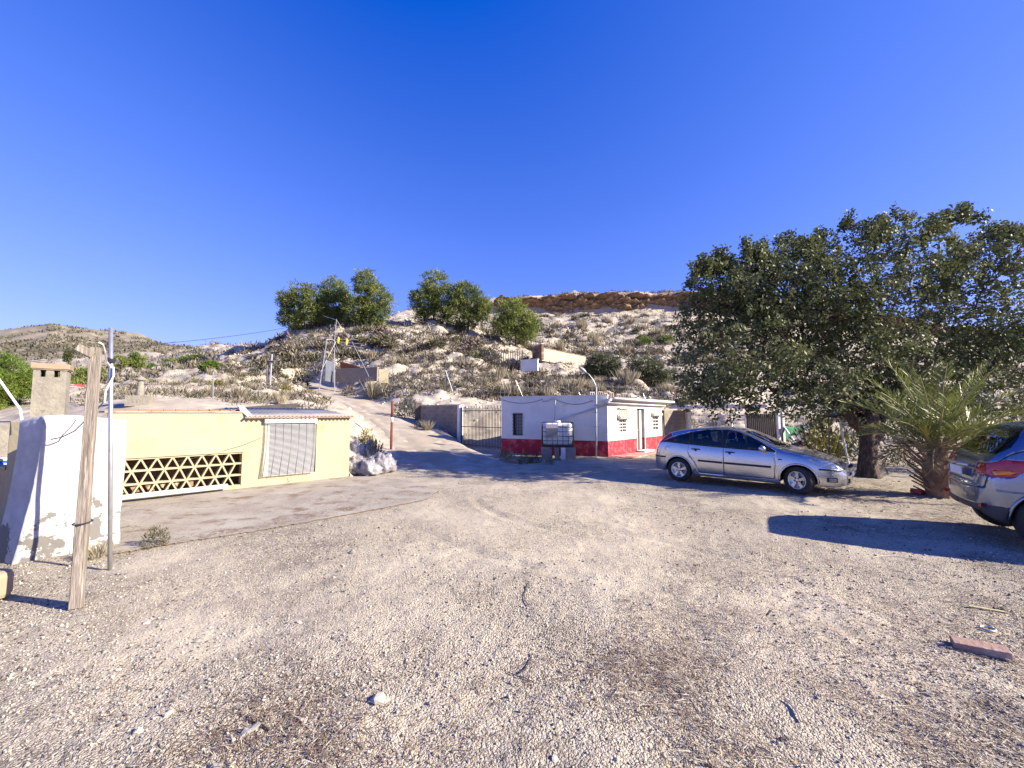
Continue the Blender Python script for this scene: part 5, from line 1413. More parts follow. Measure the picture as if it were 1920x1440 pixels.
def suv():
    AXF, AXR = 1.325, -1.60; R_ = .345
    lat = lambda c: c[1] > .45
    regions = [
        dict(id='hole', name='x', mat=M_TRIM, ax='side', poly=circ(AXF, R_, .40), pred=lambda c: c[1] > .6 and c[2] < .85),
        dict(id='hole', name='x', mat=M_TRIM, ax='side', poly=circ(AXR, R_, .40), pred=lambda c: c[1] > .6 and c[2] < .85),
        dict(id='wf', name='front_side_window', mat=M_CGLASSD, ax='side', poly=[(.86, 1.06), (.45, 1.32), (.15, 1.50), (-.10, 1.54), (-.12, 1.08)], pred=lat),
        dict(id='wr', name='rear_side_window', mat=M_CGLASSD, ax='side', poly=[(-.22, 1.085), (-.21, 1.545), (-.7, 1.535), (-1.02, 1.47), (-1.0, 1.12)], pred=lat),
        dict(id='wq', name='quarter_window', mat=M_CGLASSD, ax='side', poly=[(-1.08, 1.15), (-1.1, 1.44), (-1.30, 1.36), (-1.36, 1.22)], pred=lat),
        dict(id='rg', name='rear_window', mat=M_CGLASSD, ax='front', poly=[(-.1, 1.565), (.57, 1.54), (.70, 1.42), (.76, 1.27), (.70, 1.18), (-.1, 1.15)], pred=lambda c: c[0] < -1.52, two=False),
        dict(id='tla', name='indicator_lens', mat=M_LAMPA, ax='side', poly=[(-1.90, .965), (-1.97, .925), (-2.10, .91), (-2.12, .96), (-2.0, .98)], pred=lambda c: c[0] < -1.6 and c[1] > .45),
        dict(id='tl', name='tail_light', mat=M_LAMPR, ax='side', poly=[(-1.74, 1.075), (-1.82, 1.115), (-1.98, 1.12), (-2.20, 1.04), (-2.22, .91), (-2.05, .885), (-1.93, .90)], pred=lambda c: c[0] < -1.5 and c[1] > .42),
        dict(id='ws', name='windscreen', mat=M_CGLASSD, ax='top', poly=[(1.15, -.1), (1.1, .4), (.9, .68), (.3, .60), (.33, .3), (.35, -.1)], pred=lambda c: c[2] > 1.0, two=False),
        dict(id='dr', name='rear_door', mat=M_SUVP, ax='side', poly=[(-.15, .42), (-.15, 1.06), (-1.03, 1.10), (-1.05, .85), (-.88, .65), (-.85, .42)], pred=lambda c: c[1] > .7),
        dict(id='df', name='front_door', mat=M_SUVP, ax='side', poly=[(.9, .42), (.92, 1.03), (-.135, 1.06), (-.135, .42)], pred=lambda c: c[1] > .7),
        dict(id='clad', name='lower_cladding', mat=M_BUMP, ax='side', poly=[(-2.4, .20), (-2.4, .50), (-2.0, .50), (-1.70, .47), (1.7, .47), (2.4, .47), (2.4, .2)], pred=lambda c: c[2] < .52),
        dict(id='gate', name='tailgate', mat=M_SUVP, ax='front', poly=[(-.1, 1.60), (.58, 1.58), (.75, 1.43), (.81, 1.25), (.72, .74), (-.1, .72)], pred=lambda c: c[0] < -1.50),
    ]
    regions[-1]['two'] = False
    g = [(p[0] + (.012 if p[0] > 0 else 0), p[1] + (.012 if p[1] > 1 else -.012)) for p in regions[-1]['poly']]
    regions.append(dict(id='gap', name='tailgate_seal', mat=M_TRIM, ax='front', poly=g, pred=lambda c: c[0] < -1.50))
    h = Vector((.84, -.54, 0)).normalized()
    S = dict(name='grey_suv', label='grey blue sport utility car seen from behind at the right edge', loc=(8.66, 5.30, 0), rz=math.atan2(h.y, h.x), paint=M_SUVP, lip=M_SUVP,
        top=[(-2.24, .80), (-2.22, .98), (-2.12, 1.13), (-2.0, 1.24), (-1.86, 1.40), (-1.72, 1.55), (-1.6, 1.60), (-1.2, 1.64), (-.5, 1.665), (0, 1.65), (.3, 1.58), (.7, 1.37), (1.1, 1.13), (1.25, 1.08), (1.7, 1.0), (2.0, .90), (2.14, .78), (2.17, .65)],
        belt=[(-2.24, .76), (-2.20, .93), (-2.08, 1.06), (-1.9, 1.13), (-1.5, 1.13), (-.5, 1.09), (.5, 1.055), (1.1, 1.03), (1.6, .95), (2.0, .85), (2.14, .72), (2.17, .60)],
        sill=[(-2.24, .42), (-2.15, .32), (-1.9, .27), (-1.4, .26), (1.2, .26), (1.9, .26), (2.17, .32)],
        width=[(-2.24, .66), (-2.19, .76), (-2.08, .835), (-1.9, .885), (-1.5, .912), (0, .915), (1.3, .91), (1.8, .84), (2.05, .72), (2.17, .56)],
        prof=[(0, .94), (.1, .975), (.3, .99), (.5, 1.0), (.7, .995), (.88, .975), (1, .95)], tumble=.36,
        regions=regions, axles=(AXF, AXR), arch_r=.40, R=R_, track=.785, tw=.215, rim=.225, steer=0, seats=((.15, .36), (.15, -.36), (-.75, .36), (-.75, -.36)), seat_h=.62, dash=.95, sig=.05)
    root, surf, zt, zb, zs, Wd = make_car(S)
    m = MB(); m.box((-2.295, 0, .905), (.02, .52, .12)); pl = m.build('number_plate', M_PLATE, root, local=True, bevel=.004)
    m = MB(); m.box((-2.306, .235, .905), (.006, .045, .11)); m.build('plate_band', M_BLUEP, pl, local=True)
    m = MB(); m.tube([(-2.26, .42, 1.0), (-2.29, 0, 1.01), (-2.26, -.42, 1.0)], .022, n=8); m.build('chrome_strip', M_RIM, root, smooth=True, local=True)
    for sgn in (-1, 1):
        m = MB(); m.box((-2.21, sgn * .66, .50), (.03, .20, .05), sgn * .5); m.build('rear_reflector', M_LAMPR, root, local=True)
        m = MB(); m.tube([(.80, sgn * .88, 1.10), (.78, sgn * .99, 1.14), (.76, sgn * 1.08, 1.14)], [.04, .08, .05], n=10); m.build('door_mirror', M_SUVP, root, smooth=True, local=True)
    side_bar(root, surf, 'bumper_crease', [(-1.75, .70), (-1.9, .705), (-2.1, .72)], .012, M_SUVP)
    root.scale = (.95, .95, 1.03)
    return root
suv()
# ------------------------------------------------------------------ foliage materials
M_CAROB = leafmat('carob_leaf', (.115, .13, .05), (.065, .08, .032), scale=1.2, rough=.55, trans=.25, spec=.3, c3=(.17, .185, .085), s3=.9)
M_PINE = leafmat('pine_needles', (.17, .205, .045), (.10, .135, .03), scale=.5, rough=.6, trans=.25, rand=.16, c3=(.23, .255, .065), s3=.7)
M_OLIVE = leafmat('olive_leaf', (.115, .125, .06), (.075, .085, .042), scale=.8, rough=.6, trans=.2, c3=(.17, .18, .10), s3=.9)
M_BRIGHT = leafmat('bright_green_leaf', (.13, .19, .025), (.07, .12, .02), scale=.6, rough=.6, trans=.3, rand=.15, c3=(.20, .24, .04), s3=.8)
M_SCRUB = [leafmat('grey_brown_scrub', (.24, .21, .16), (.15, .13, .10), scale=2, rough=.9, trans=.15, rand=.25, spec=.1),
           leafmat('olive_scrub', (.125, .12, .07), (.08, .075, .045), scale=2, rough=.9, trans=.2, rand=.25, spec=.1),
           leafmat('straw_grass', (.40, .35, .25), (.30, .26, .18), scale=2, rough=.9, trans=.3, rand=.2, spec=.1),
           leafmat('purple_brown_scrub', (.17, .135, .115), (.11, .085, .075), scale=2, rough=.9, trans=.1, rand=.25, spec=.1),
           leafmat('yellow_green_shrub', (.23, .21, .055), (.15, .14, .04), scale=2, rough=.85, trans=.3, rand=.2, spec=.1)]
M_BARK = mat('dark_rough_bark', (.085, .062, .048), (.05, .037, .03), scale=5, rough=.95, bump=1.0, bscale=14, stretch=(3, 3, .7), c3=(.14, .11, .09), s3=7, spec=.1)
M_PBARK = mat('pine_bark', (.12, .085, .06), (.08, .06, .045), scale=3, rough=.95)
M_FROND = leafmat('palm_leaflet', (.19, .21, .045), (.11, .14, .032), scale=2.5, rough=.45, trans=.25, rand=.2, spec=.45)
M_FRONDD = leafmat('dry_palm_leaflet', (.22, .17, .09), (.16, .12, .07), scale=3, rough=.8, trans=.2, rand=.15)
M_RACHIS = mat('palm_stalk', (.33, .30, .12), (.26, .22, .09), scale=4, rough=.6)
M_BOOT = mat('old_palm_leaf_base', (.16, .10, .065), (.24, .155, .10), scale=5, rough=.95, bump=.6, rand=.25)

def unit(v): return v / np.maximum(np.linalg.norm(v, axis=-1, keepdims=True), 1e-9)
def blades(base, direc, length, width, up=None):
    """quads: a leaf blade at base pointing along direc (diamond-like quad)"""
    d = unit(direc); n = len(base)
    r = rng.normal(size=(n, 3)) if up is None else up
    s = unit(np.cross(d, r)) * np.asarray(width).reshape(-1, 1) * .5
    L = np.asarray(length).reshape(-1, 1)
    a = base; b = base + d * L * .5 + s; c = base + d * L; e = base + d * L * .5 - s
    V = np.stack([a, b, c, e], 1).reshape(-1, 3)
    F = np.arange(4 * n).reshape(n, 4)
    return V, F
def join(parts):
    V, F, o = [], [], 0
    for v, f in parts: V.append(v); F.append(f + o); o += len(v)
    return np.concatenate(V), np.concatenate(F)

# ------------------------------------------------------------------ carob tree
def carob():
    base = Vector((9.98, 11.75, -.05)); fork = base + Vector((.12, .1, 1.75))
    root = thing('carob_tree', 'broad dark leaved carob tree shading the silver car', 'tree', base)
    lobes = [(1372, 655, 100, 135, 11.9), (1345, 575, 60, 75, 12.1), (1400, 545, 70, 62, 12.3), (1475, 545, 85, 85, 12.2), (1500, 610, 130, 130, 12.2), (1600, 530, 105, 105, 12.4), (1700, 512, 110, 100, 12.4), (1810, 515, 100, 105, 12.3), (1890, 565, 115, 120, 12.3),
             (1440, 715, 150, 72, 11.4), (1340, 730, 72, 58, 11.5), (1600, 690, 140, 100, 12.2), (1780, 690, 150, 110, 12.6), (1950, 680, 130, 130, 12.4), (1560, 745, 90, 52, 12.8), (1700, 760, 110, 50, 13)]
    C = []; Rr = []
    for (u, v, ru, rv, d) in lobes:
        c = P(u, v, d); C.append(c[:]); Rr.append((ru / FPX * d, 2.3 * min(1, .55 + rv / 250), rv / FPX * d))
    C = np.array(C); Rr = np.array(Rr)
    vol = Rr.prod(1) ** .8; pick = rng.choice(len(C), size=8600, p=vol / vol.sum())
    dirs = unit(rng.normal(size=(8600, 3))); rad = rng.uniform(.1, 1, 8600) ** .45
    pts = C[pick] + dirs * rad[:, None] * Rr[pick]
    # gaps between boughs
    nz = fbm(pts[:, 0] * .9 + pts[:, 1] * .7, pts[:, 2] * 1.1 + pts[:, 1] * .35, 77, 3)
    pts = pts[(nz > -.15) & (pts[:, 2] > 1.3)]
    # keep the underside over the car open
    pts = pts[pts[:, 2] > 1.55 + .25 * np.sin(pts[:, 0] * 1.7)]
    # skeleton
    key = pts[rng.choice(len(pts), 620, replace=False)]
    f = np.array(fork); dist = np.linalg.norm(key - f, axis=1); key = key[np.argsort(dist)]
    nodes = [f]; par = [-1]; 
    seeds = [np.array(fork + Vector(v)) for v in ((-.9, -.3, .75), (-.5, .5, .95), (.3, -.5, 1.1), (.9, .3, .9), (.1, .6, 1.2), (-1.3, -.7, .45), (1.4, -.2, .7))]
    for s_ in seeds: nodes.append(s_); par.append(0)
    for p in key:
        A = np.array(nodes); dd = np.linalg.norm(A - p, axis=1); df = np.linalg.norm(A - f, axis=1); dp = np.linalg.norm(p - f)
        cost = dd + .35 * df + np.where(df > dp, 50, 0); cost[0] += 1.0
        j = int(np.argmin(cost)); 
        mid = (nodes[j] + p) / 2 + rng.normal(size=3) * .05 * dd[j] + np.array([0, 0, .06 * dd[j]])
        nodes.append(mid); par.append(j); nodes.append(p); par.append(len(nodes) - 2)
    n = len(nodes); w = np.zeros(n)
    ch = [0] * n
    for i in range(1, n): ch[par[i]] += 1
    for i in range(n - 1, 0, -1):
        if w[i] == 0: w[i] = .008 ** 2.3
        w[par[i]] += w[i]
    rad_ = np.maximum(w, 1e-9) ** (1 / 2.3); rad_ = np.minimum(rad_, .17)
    m = MB()
    for i in range(1, n):
        j = par[i]; m.tube([nodes[j], nodes[i]], [min(rad_[j], rad_[i] * 1.35), rad_[i]], n=6 if rad_[i] > .02 else 4, caps=False)
    m.build('branches', M_BARK, root, smooth=True)
    # trunk with buttressed foot, burrs and a leaning second stem
    def stem(path, radii, seed):
        mm = MB(); nn = 18; V = []; F = []
        for i, (p, r_) in enumerate(zip(path, radii)):
            for k in range(nn):
                a = 2 * math.pi * k / nn
                rr = r_ * (1 + .13 * math.sin(3 * a + seed + i * .25) + .08 * math.sin(7 * a + i * .5) + rnd.uniform(-.03, .03))
                V.append(Vector(p) + Vector((math.cos(a) * rr, math.sin(a) * rr, rnd.uniform(-.01, .01))))
        for i in range(len(path) - 1):
            for k in range(nn): F.append((i * nn + k, i * nn + (k + 1) % nn, (i + 1) * nn + (k + 1) % nn, (i + 1) * nn + k))
        F.append(tuple((len(path) - 1) * nn + k for k in range(nn)))
        mm.add(V, F); return mm
    path = [base + Vector(v) for v in ((0, 0, 0), (-.02, 0, .12), (-.03, 0, .3), (0, .02, .6), (.06, .05, .95), (.10, .08, 1.3), (.12, .1, 1.6), (.14, .1, 1.85))]
    stem(path, [.34, .27, .235, .21, .20, .215, .25, .22], 1.0).build('trunk', M_BARK, root, smooth=True)
    path = [base + Vector(v) for v in ((.12, .05, .85), (.30, .10, 1.2), (.52, .2, 1.55), (.78, .25, 2.0))]
    stem(path, [.12, .15, .13, .10], 2.0).build('second_stem', M_BARK, root, smooth=True)
    path = [base + Vector(v) for v in ((.0, .05, 1.2), (-.30, -.02, 1.5), (-.62, -.08, 1.85), (-.95, -.2, 2.3))]
    stem(path, [.14, .16, .13, .10], 3.0).build('left_limb', M_BARK, root, smooth=True)
    # leaf sprays
    ns = len(pts)
    tips = pts + rng.normal(size=pts.shape) * .12
    # upright shoots along the crown top
    sh = []
    for (u, v, ru, rv, d) in lobes[1:9]:
        for k in range(18):
            a = rnd.uniform(-1, 1); uu = u + a * ru * .95; vv = v - rv * math.sqrt(max(0, 1 - a * a)) * .97
            p = P(uu, vv, d + rnd.uniform(-.8, .8)); L = rnd.uniform(.15, .6); dr_ = Vector((rnd.uniform(-.45, .45), rnd.uniform(-.3, .3), 1)).normalized()
            for q in range(int(5 + L * 12)): sh.append(p + dr_ * L * (q / (5 + L * 12)) + Vector((rnd.gauss(0, .05), rnd.gauss(0, .05), 0)))
    tips = np.concatenate([tips, np.array([s_[:] for s_ in sh])])
    ns = len(tips); k = 15
    ax = unit(rng.normal(size=(ns, 3)) + np.array([0, 0, .35]))
    B = np.repeat(tips, k, 0); A = np.repeat(ax, k, 0)
    t = np.tile(np.linspace(0, 1, k), ns)[:, None]
    side = unit(np.cross(A, np.repeat(rng.normal(size=(ns, 3)), k, 0))); sgn = np.tile(np.where(np.arange(k) % 2, 1, -1), ns)[:, None]
    bp = B + A * (t - .5) * .30 + rng.normal(size=B.shape) * .035
    dr_ = side * sgn + A * .4 + rng.normal(size=B.shape) * .35
    V, F = blades(bp, dr_, rng.uniform(.075, .125, len(bp)), rng.uniform(.05, .075, len(bp)))
    np_obj('crown', V, F, M_CAROB, root)
carob()

# ------------------------------------------------------------------ pines and other small trees
def tufted_tree(name, label, foot, lobes, material, ntuft, blade, per=11, group=None, cat='tree', trunk_r=.16, bw=.085, seed=1, spiky=.9):
    """lobes: (centre xyz, radii xyz). the crown is made of blade tufts pointing outward"""
    root = thing(name, label, cat, foot, group=group); ntuft = int(ntuft * 2.6)
    C = np.array([c[:] for c, r_ in lobes]); R = np.array([r_ for c, r_ in lobes])
    vol = R.prod(1) ** .75; pk = rng.choice(len(C), ntuft, p=vol / vol.sum())
    di = unit(rng.normal(size=(ntuft, 3))); ra = rng.uniform(.1, 1, ntuft) ** .4
    pts = C[pk] + di * ra[:, None] * R[pk] * (1 + .1 * rng.normal(size=(ntuft, 1)))
    nz = fbm(pts[:, 0] * 1.3 + pts[:, 1], pts[:, 2] * 1.3, 50 + seed, 2); pts = pts[nz > -.24]; di = di[nz > -.24]
    n = len(pts); B = np.repeat(pts, per, 0); D = np.repeat(di, per, 0) * .8 + np.array([0, 0, .45]) + rng.normal(size=(n * per, 3)) * spiky
    V, F = blades(B + rng.normal(size=B.shape) * blade * .25, D, rng.uniform(.6, 1.2, n * per) * blade, np.full(n * per, bw))
    np_obj('crown', V, F, material, root)
    m = MB(); ft = Vector(foot); cc = Vector(C.mean(0))
    m.tube([ft - Vector((0, 0, .3)), ft.lerp(cc, .45) + Vector((.1, 0, 0)), cc], [trunk_r, trunk_r * .75, trunk_r * .4], n=8)
    for c in C[:10]:
        m.tube([ft.lerp(cc, .55), Vector(c)], [trunk_r * .4, trunk_r * .15], n=5, caps=False)
    m.build('trunk', M_PBARK, root, smooth=True)
    return root
def px_lobes(ls, d, depth):
    out = []
    for (u, v, ru, rv) in ls:
        ru *= 1.12; rv *= 1.12; v += 3
        out.append((P(u, v, d + rnd.uniform(-.4, .4)), (ru / FPX * d, depth * (.6 + .4 * rv / 40), rv / FPX * d)))
    return out
PG = 'pines on the crest of the mound'
tufted_tree('pine_tree', 'leftmost spreading pine on the crest of the mound', TV(572, 59), px_lobes([(545, 590, 24, 18), (565, 555, 34, 26), (540, 562, 18, 14), (585, 575, 26, 26), (560, 598, 30, 14)], 59, 2.0), M_PINE, 620, .5, group=PG, seed=1)
tufted_tree('pine_tree', 'dark pine second from the left on the mound crest', TV(622, 60.5), px_lobes([(625, 545, 26, 24), (618, 575, 30, 25), (640, 565, 20, 20), (600, 585, 18, 16), (625, 596, 30, 13)], 60.5, 2.0), M_PINE, 600, .5, group=PG, seed=2)
tufted_tree('pine_tree', 'tallest narrow pine at the middle of the crest', TV(688, 58), px_lobes([(686, 528, 20, 22), (696, 555, 30, 28), (676, 575, 26, 24), (705, 585, 22, 20), (680, 598, 38, 14), (728, 566, 10, 14)], 58, 2.0), M_PINE, 660, .5, group=PG, seed=3)
tufted_tree('pine_tree', 'tall pine right of the gap in the crest pines', TV(812, 61), px_lobes([(815, 528, 24, 20), (826, 552, 34, 26), (800, 565, 28, 24), (778, 552, 10, 8), (815, 590, 36, 17)], 61, 2.1), M_PINE, 660, .5, group=PG, seed=4)
tufted_tree('pine_tree', 'rounded pine leaning right at the end of the crest group', TV(876, 60), px_lobes([(872, 545, 24, 18), (884, 568, 34, 24), (860, 580, 26, 20), (905, 575, 14, 16), (878, 597, 36, 14)], 60, 2.1), M_PINE, 600, .5, group=PG, seed=5)
tufted_tree('pine_tree', 'lone round dark pine lower on the slope right of the crest group', TV(966, 57), px_lobes([(960, 580, 26, 20), (972, 600, 36, 24), (946, 604, 22, 22), (990, 612, 16, 18), (968, 624, 32, 14)], 57, 2.0), M_PINE, 640, .5, group=PG, seed=6)
OG = 'olive trees behind the white house'
tufted_tree('olive_tree', 'grey green olive tree left of the pair behind the white house', TV(1130, 42), px_lobes([(1130, 682, 30, 20), (1112, 692, 16, 12), (1145, 696, 18, 12)], 42, 1.6), M_OLIVE, 420, .28, group=OG, bw=.07, seed=7)
tufted_tree('olive_tree', 'wide grey green olive tree right of the pair behind the white house', TV(1215, 41), px_lobes([(1210, 690, 36, 20), (1190, 700, 24, 14), (1240, 698, 26, 15), (1222, 706, 30, 10)], 41, 1.7), M_OLIVE, 520, .28, group=OG, bw=.07, seed=8)
tufted_tree('young_pine', 'small yellow green pine on the slope below the cliff', TV(1202, 78), px_lobes([(1202, 642, 22, 14), (1208, 652, 18, 10), (1188, 655, 12, 9)], 78, 1.8), M_BRIGHT, 280, .5, group='young pines on the far slope', seed=9)
tufted_tree('young_pine', 'small yellow green pine half hidden by the carob crown', TV(1250, 78), px_lobes([(1250, 640, 15, 10), (1246, 650, 12, 8)], 78, 1.6), M_BRIGHT, 200, .5, group='young pines on the far slope', seed=10)
# left background
tufted_tree('bushy_pine', 'big bright green pine at the left edge behind the chimney', TV(0, 20), px_lobes([(10, 690, 40, 28), (-20, 720, 50, 40), (30, 715, 30, 30), (0, 760, 50, 40), (35, 750, 18, 40), (-70, 740, 60, 70)], 20, 1.5), M_BRIGHT, 1500, .26, bw=.03, seed=11, per=13)
LB = 'green trees in the left valley'
for i, (lb, u, d, ls, mt) in enumerate([
    ('dark green tree just right of the chimney', 150, 48, [(148, 700, 22, 12), (132, 708, 14, 12), (165, 712, 12, 14)], M_PINE),
    ('low green tree under the chimney cap right corner', 130, 44, [(132, 722, 14, 10), (150, 728, 16, 9)], M_BRIGHT),
    ('dark tree directly right of the steel pole', 222, 70, [(222, 676, 12, 10), (215, 686, 10, 10)], M_PINE),
    ('round green tree second right of the steel pole', 258, 72, [(258, 668, 14, 9), (254, 678, 16, 8)], M_PINE),
    ('wide green tree in the middle of the valley row', 305, 74, [(300, 684, 22, 9), (318, 680, 14, 9), (285, 690, 14, 7)], M_BRIGHT),
    ('yellow green tree at the right of the valley row', 352, 70, [(350, 676, 18, 8), (370, 672, 14, 8)], M_BRIGHT),
    ('small yellowish bush tree by the dry bank', 398, 42, [(398, 688, 12, 8)], M_BRIGHT),
    ('low dark green tree in front of the far red roof', 175, 55, [(178, 700, 14, 12), (190, 716, 14, 14)], M_PINE)]):
    tufted_tree('valley_tree', lb, TV(u, d), px_lobes(ls, d, 1.3), mt, 200, .42, group=LB, seed=20 + i, per=9)
# slender cypress
c = TV(127, 75); tufted_tree('cypress', 'slender dark cypress on the far slope above the chimney', c, [(P(127, 672, 75), (.45, .45, 1.3)), (P(127, 664, 75), (.3, .3, .9))], M_CAROB, 140, .35, cat='tree', seed=31)

# ------------------------------------------------------------------ shrubs: shared meshes, one object each
def shrub_mesh(kind, seed, material):
    g = np.random.default_rng(seed)
    if kind == 'twig':
        n = 230; d = unit(g.normal(size=(n, 3)) * np.array([1, 1, .7]) + np.array([0, 0, .55])); d[:, 2] = np.abs(d[:, 2])
        r0 = g.uniform(.1, .75, n)[:, None]; b = d * r0 * np.array([.62, .62, .62]) * g.uniform(.75, 1.1, n)[:, None]
        dd = d + g.normal(size=(n, 3)) * .6
        L = g.uniform(.14, .34, n); W_ = g.uniform(.035, .09, n)
    elif kind == 'grass':
        n = 170; an = g.uniform(0, 6.28, n); sp = g.uniform(0, .25, n)
        b = np.stack([np.cos(an) * sp, np.sin(an) * sp, np.zeros(n)], 1); dd = np.stack([np.cos(an) * g.uniform(.1, .7, n), np.sin(an) * g.uniform(.1, .7, n), np.ones(n)], 1)
        L = g.uniform(.4, .95, n); W_ = g.uniform(.025, .045, n)
    else:
        n = 420; d = unit(g.normal(size=(n, 3)) + np.array([0, 0, .3])); d[:, 2] = np.abs(d[:, 2]); b = d * (g.uniform(.2, 1, n) ** .5)[:, None] * np.array([.55, .55, .75]); dd = d + g.normal(size=(n, 3)) * .7 + np.array([0, 0, .5])
        L = g.uniform(.10, .22, n); W_ = g.uniform(.03, .055, n)
    V, F = blades(b, dd, L, W_)
    return np_obj('proto', V, F, material)
protos = {}
def proto(kind, mi, var):
    k = (kind, mi, var)
    if k not in protos:
        o = shrub_mesh(kind, hash(k) % 1000 if False else (len(protos) * 13 + 5), M_SCRUB[mi]); protos[k] = o.data; bpy.data.objects.remove(o)
    return protos[k]
def place(kind, mi, x, y, s, label, group, name, sz=None, z=None):
    o = bpy.data.objects.new(name, proto(kind, mi, rnd.randrange(3))); COL.objects.link(o)
    o.location = (x, y, (Tz(x, y) if z is None else z) - .04 * s); o.rotation_euler = (rnd.uniform(-.12, .12), rnd.uniform(-.12, .12), rnd.uniform(0, 6.28))
    k = s * (sz or rnd.uniform(.7, 1.05)); o.scale = (s * rnd.uniform(.85, 1.2), s * rnd.uniform(.85, 1.2), k)
    tag(o, label, 'shrub' if kind != 'grass' else 'grass tuft', group); return o
def on_road(x, y):
    b, z, h = road_info(np.array([x]), np.array([y])); return b[0] < h[0] + .45
MARKS = [(545, 'the leftmost pine'), (600, 'the slanting mast'), (622, 'the second pine'), (688, 'the tallest pine'), (735, 'the red post'), (765, 'the crest gap'), (815, 'the tall right pine'), (880, 'the end pine'), (940, 'the terrace gate'), (970, 'the lone pine'), (1010, 'the terrace wall'), (1060, 'the retaining wall'), (1118, 'the street lamp'), (1160, 'the left olive'), (1205, 'the young pine'), (1250, 'the house end'), (1300, 'the carob edge'), (1400, 'the slat fence'), (1500, 'the green net'), (1600, 'the leaning pole'), (1750, 'the palm'), (1850, 'the dark car'), (270, 'the roof vent'), (330, 'the yellow house'), (400, 'the thin stake'), (450, 'the dark beam'), (505, 'the utility post')]
LOOK = {('twig', 0): 'grey twiggy bush', ('twig', 1): 'olive brown bush', ('twig', 3): 'purple brown bush', ('grass', 2): 'straw coloured grass tuft', ('twig', 4): 'yellow green bush', ('leafy', 4): 'yellow green bush'}
def shrub_label(kind, mi, u, d, dr_, s, size, where):
    sz = 'small' if s < size[0] + (size[1] - size[0]) * .33 else ('large' if s > size[0] + (size[1] - size[0]) * .67 else 'mid-sized')
    t = (math.log(d) - math.log(dr_[0])) / (math.log(dr_[1]) - math.log(dr_[0]))
    hgt = 'low' if t < .33 else ('high' if t > .67 else 'halfway')
    mu, mk = min(MARKS, key=lambda q: abs(q[0] - u)); side = 'left of' if u < mu - 7 else ('right of' if u > mu + 7 else 'in line with')
    return '%s %s %s on %s, %s %s' % (sz, LOOK.get((kind, mi), 'dry bush'), hgt, where, side, mk)
def scatter(n, urange, drange, kinds, size, label, group, name, dens=None):
    k = 0; tries = 0
    while k < n and tries < n * 12:
        tries += 1
        u = rnd.uniform(*urange); d = math.exp(rnd.uniform(math.log(drange[0]), math.log(drange[1])))
        x = (u - 960) / FPX * d
        if on_road(x, d): continue
        if dens and not dens(u, d, x): continue
        kind, mi = rnd.choice(kinds); s = rnd.uniform(*size)
        place(kind, mi, x, d, s, shrub_label(kind, mi, u, d, drange, s, size, label), group, name); k += 1
nz1 = lambda u, d, x: float(fbm(np.array([x * .16]), np.array([d * .16]), 91, 2)[0]) > -.12
scatter(110, (520, 1000), (47, 62), [('twig', 0), ('twig', 1), ('twig', 1), ('twig', 3)], (1.2, 2.6), 'upper mound', 'bushes on the upper mound', 'scrub_bush', nz1)
scatter(120, (690, 1260), (31, 46), [('twig', 0), ('twig', 3), ('grass', 2), ('twig', 0)], (.9, 2.0), 'lower slope', 'bushes on the lower slope', 'dry_bush', nz1)
scatter(40, (230, 590), (19, 38), [('grass', 2), ('twig', 0), ('grass', 2), ('twig', 4)], (.5, 1.0), 'bank', 'tufts on the bank', 'dry_tuft', None)
scatter(40, (400, 560), (34, 60), [('twig', 1), ('twig', 0), ('twig', 3)], (.9, 1.7), 'track side', 'bushes left of the track', 'scrub_bush', None)
scatter(130, (1000, 1420), (62, 118), [('twig', 0), ('twig', 1), ('grass', 2)], (1.3, 3.0), 'cliff slope', 'bushes below the cliff', 'scrub_bush', None)
scatter(26, (1260, 1900), (27, 45), [('twig', 1), ('twig', 0), ('leafy', 4)], (.9, 1.6), 'far slope', 'bushes behind the carob', 'scrub_bush', None)

def scrub_mass():
    """the small scrub nobody could count: one mesh"""
    parts = []
    for (n, ur, dr_, L0, W0) in ((4200, (470, 960), (44, 62), .5, .1), (2500, (690, 1250), (30, 44), .4, .06), (7500, (430, 1300), (30, 66), .36, .075), (9000, (900, 1950), (60, 123), .75, .16), (2600, (150, 620), (16, 45), .3, .045), (5000, (-200, 560), (45, 150), .8, .2), (2200, (1250, 2000), (26, 60), .45, .08), (1000, (940, 1420), (128, 140), .8, .16)):
        u = rng.uniform(*ur, n); d = np.exp(rng.uniform(math.log(dr_[0]), math.log(dr_[1]), n)); x = (u - 960) / FPX * d
        bd, zr, hw = road_info(x, d); q = bd > hw + .3; x, d = x[q], d[q]
        cl = fbm(x * .3, d * .3, 61, 3) > -.15; x, d = x[cl], d[cl]
        k = 7; base = np.stack([x, d, T(x, d)], 1); s = rng.uniform(.5, 1.3, len(x)); B = np.repeat(base, k, 0); S = np.repeat(s, k)
        B = B + rng.normal(size=B.shape) * np.array([.22, .22, .02]) * S[:, None] * L0 * 2
        D = rng.normal(size=B.shape) * .6 + np.array([0, 0, .75])
        parts.append(blades(B, D, rng.uniform(.5, 1.2, len(B)) * L0 * S, W0 * S))
    V, F = join(parts)
    mi = rng.choice(4, size=(len(F) + 6) // 7, p=[.44, .30, .12, .14]).repeat(7)[:len(F)].astype(np.int32)
    o = np_obj('low_scrub', V, F, M_SCRUB[:4], midx=mi)
    tag(o, 'low dry scrub and grass covering the hillside', 'scrub', kind='stuff')
scrub_mass()

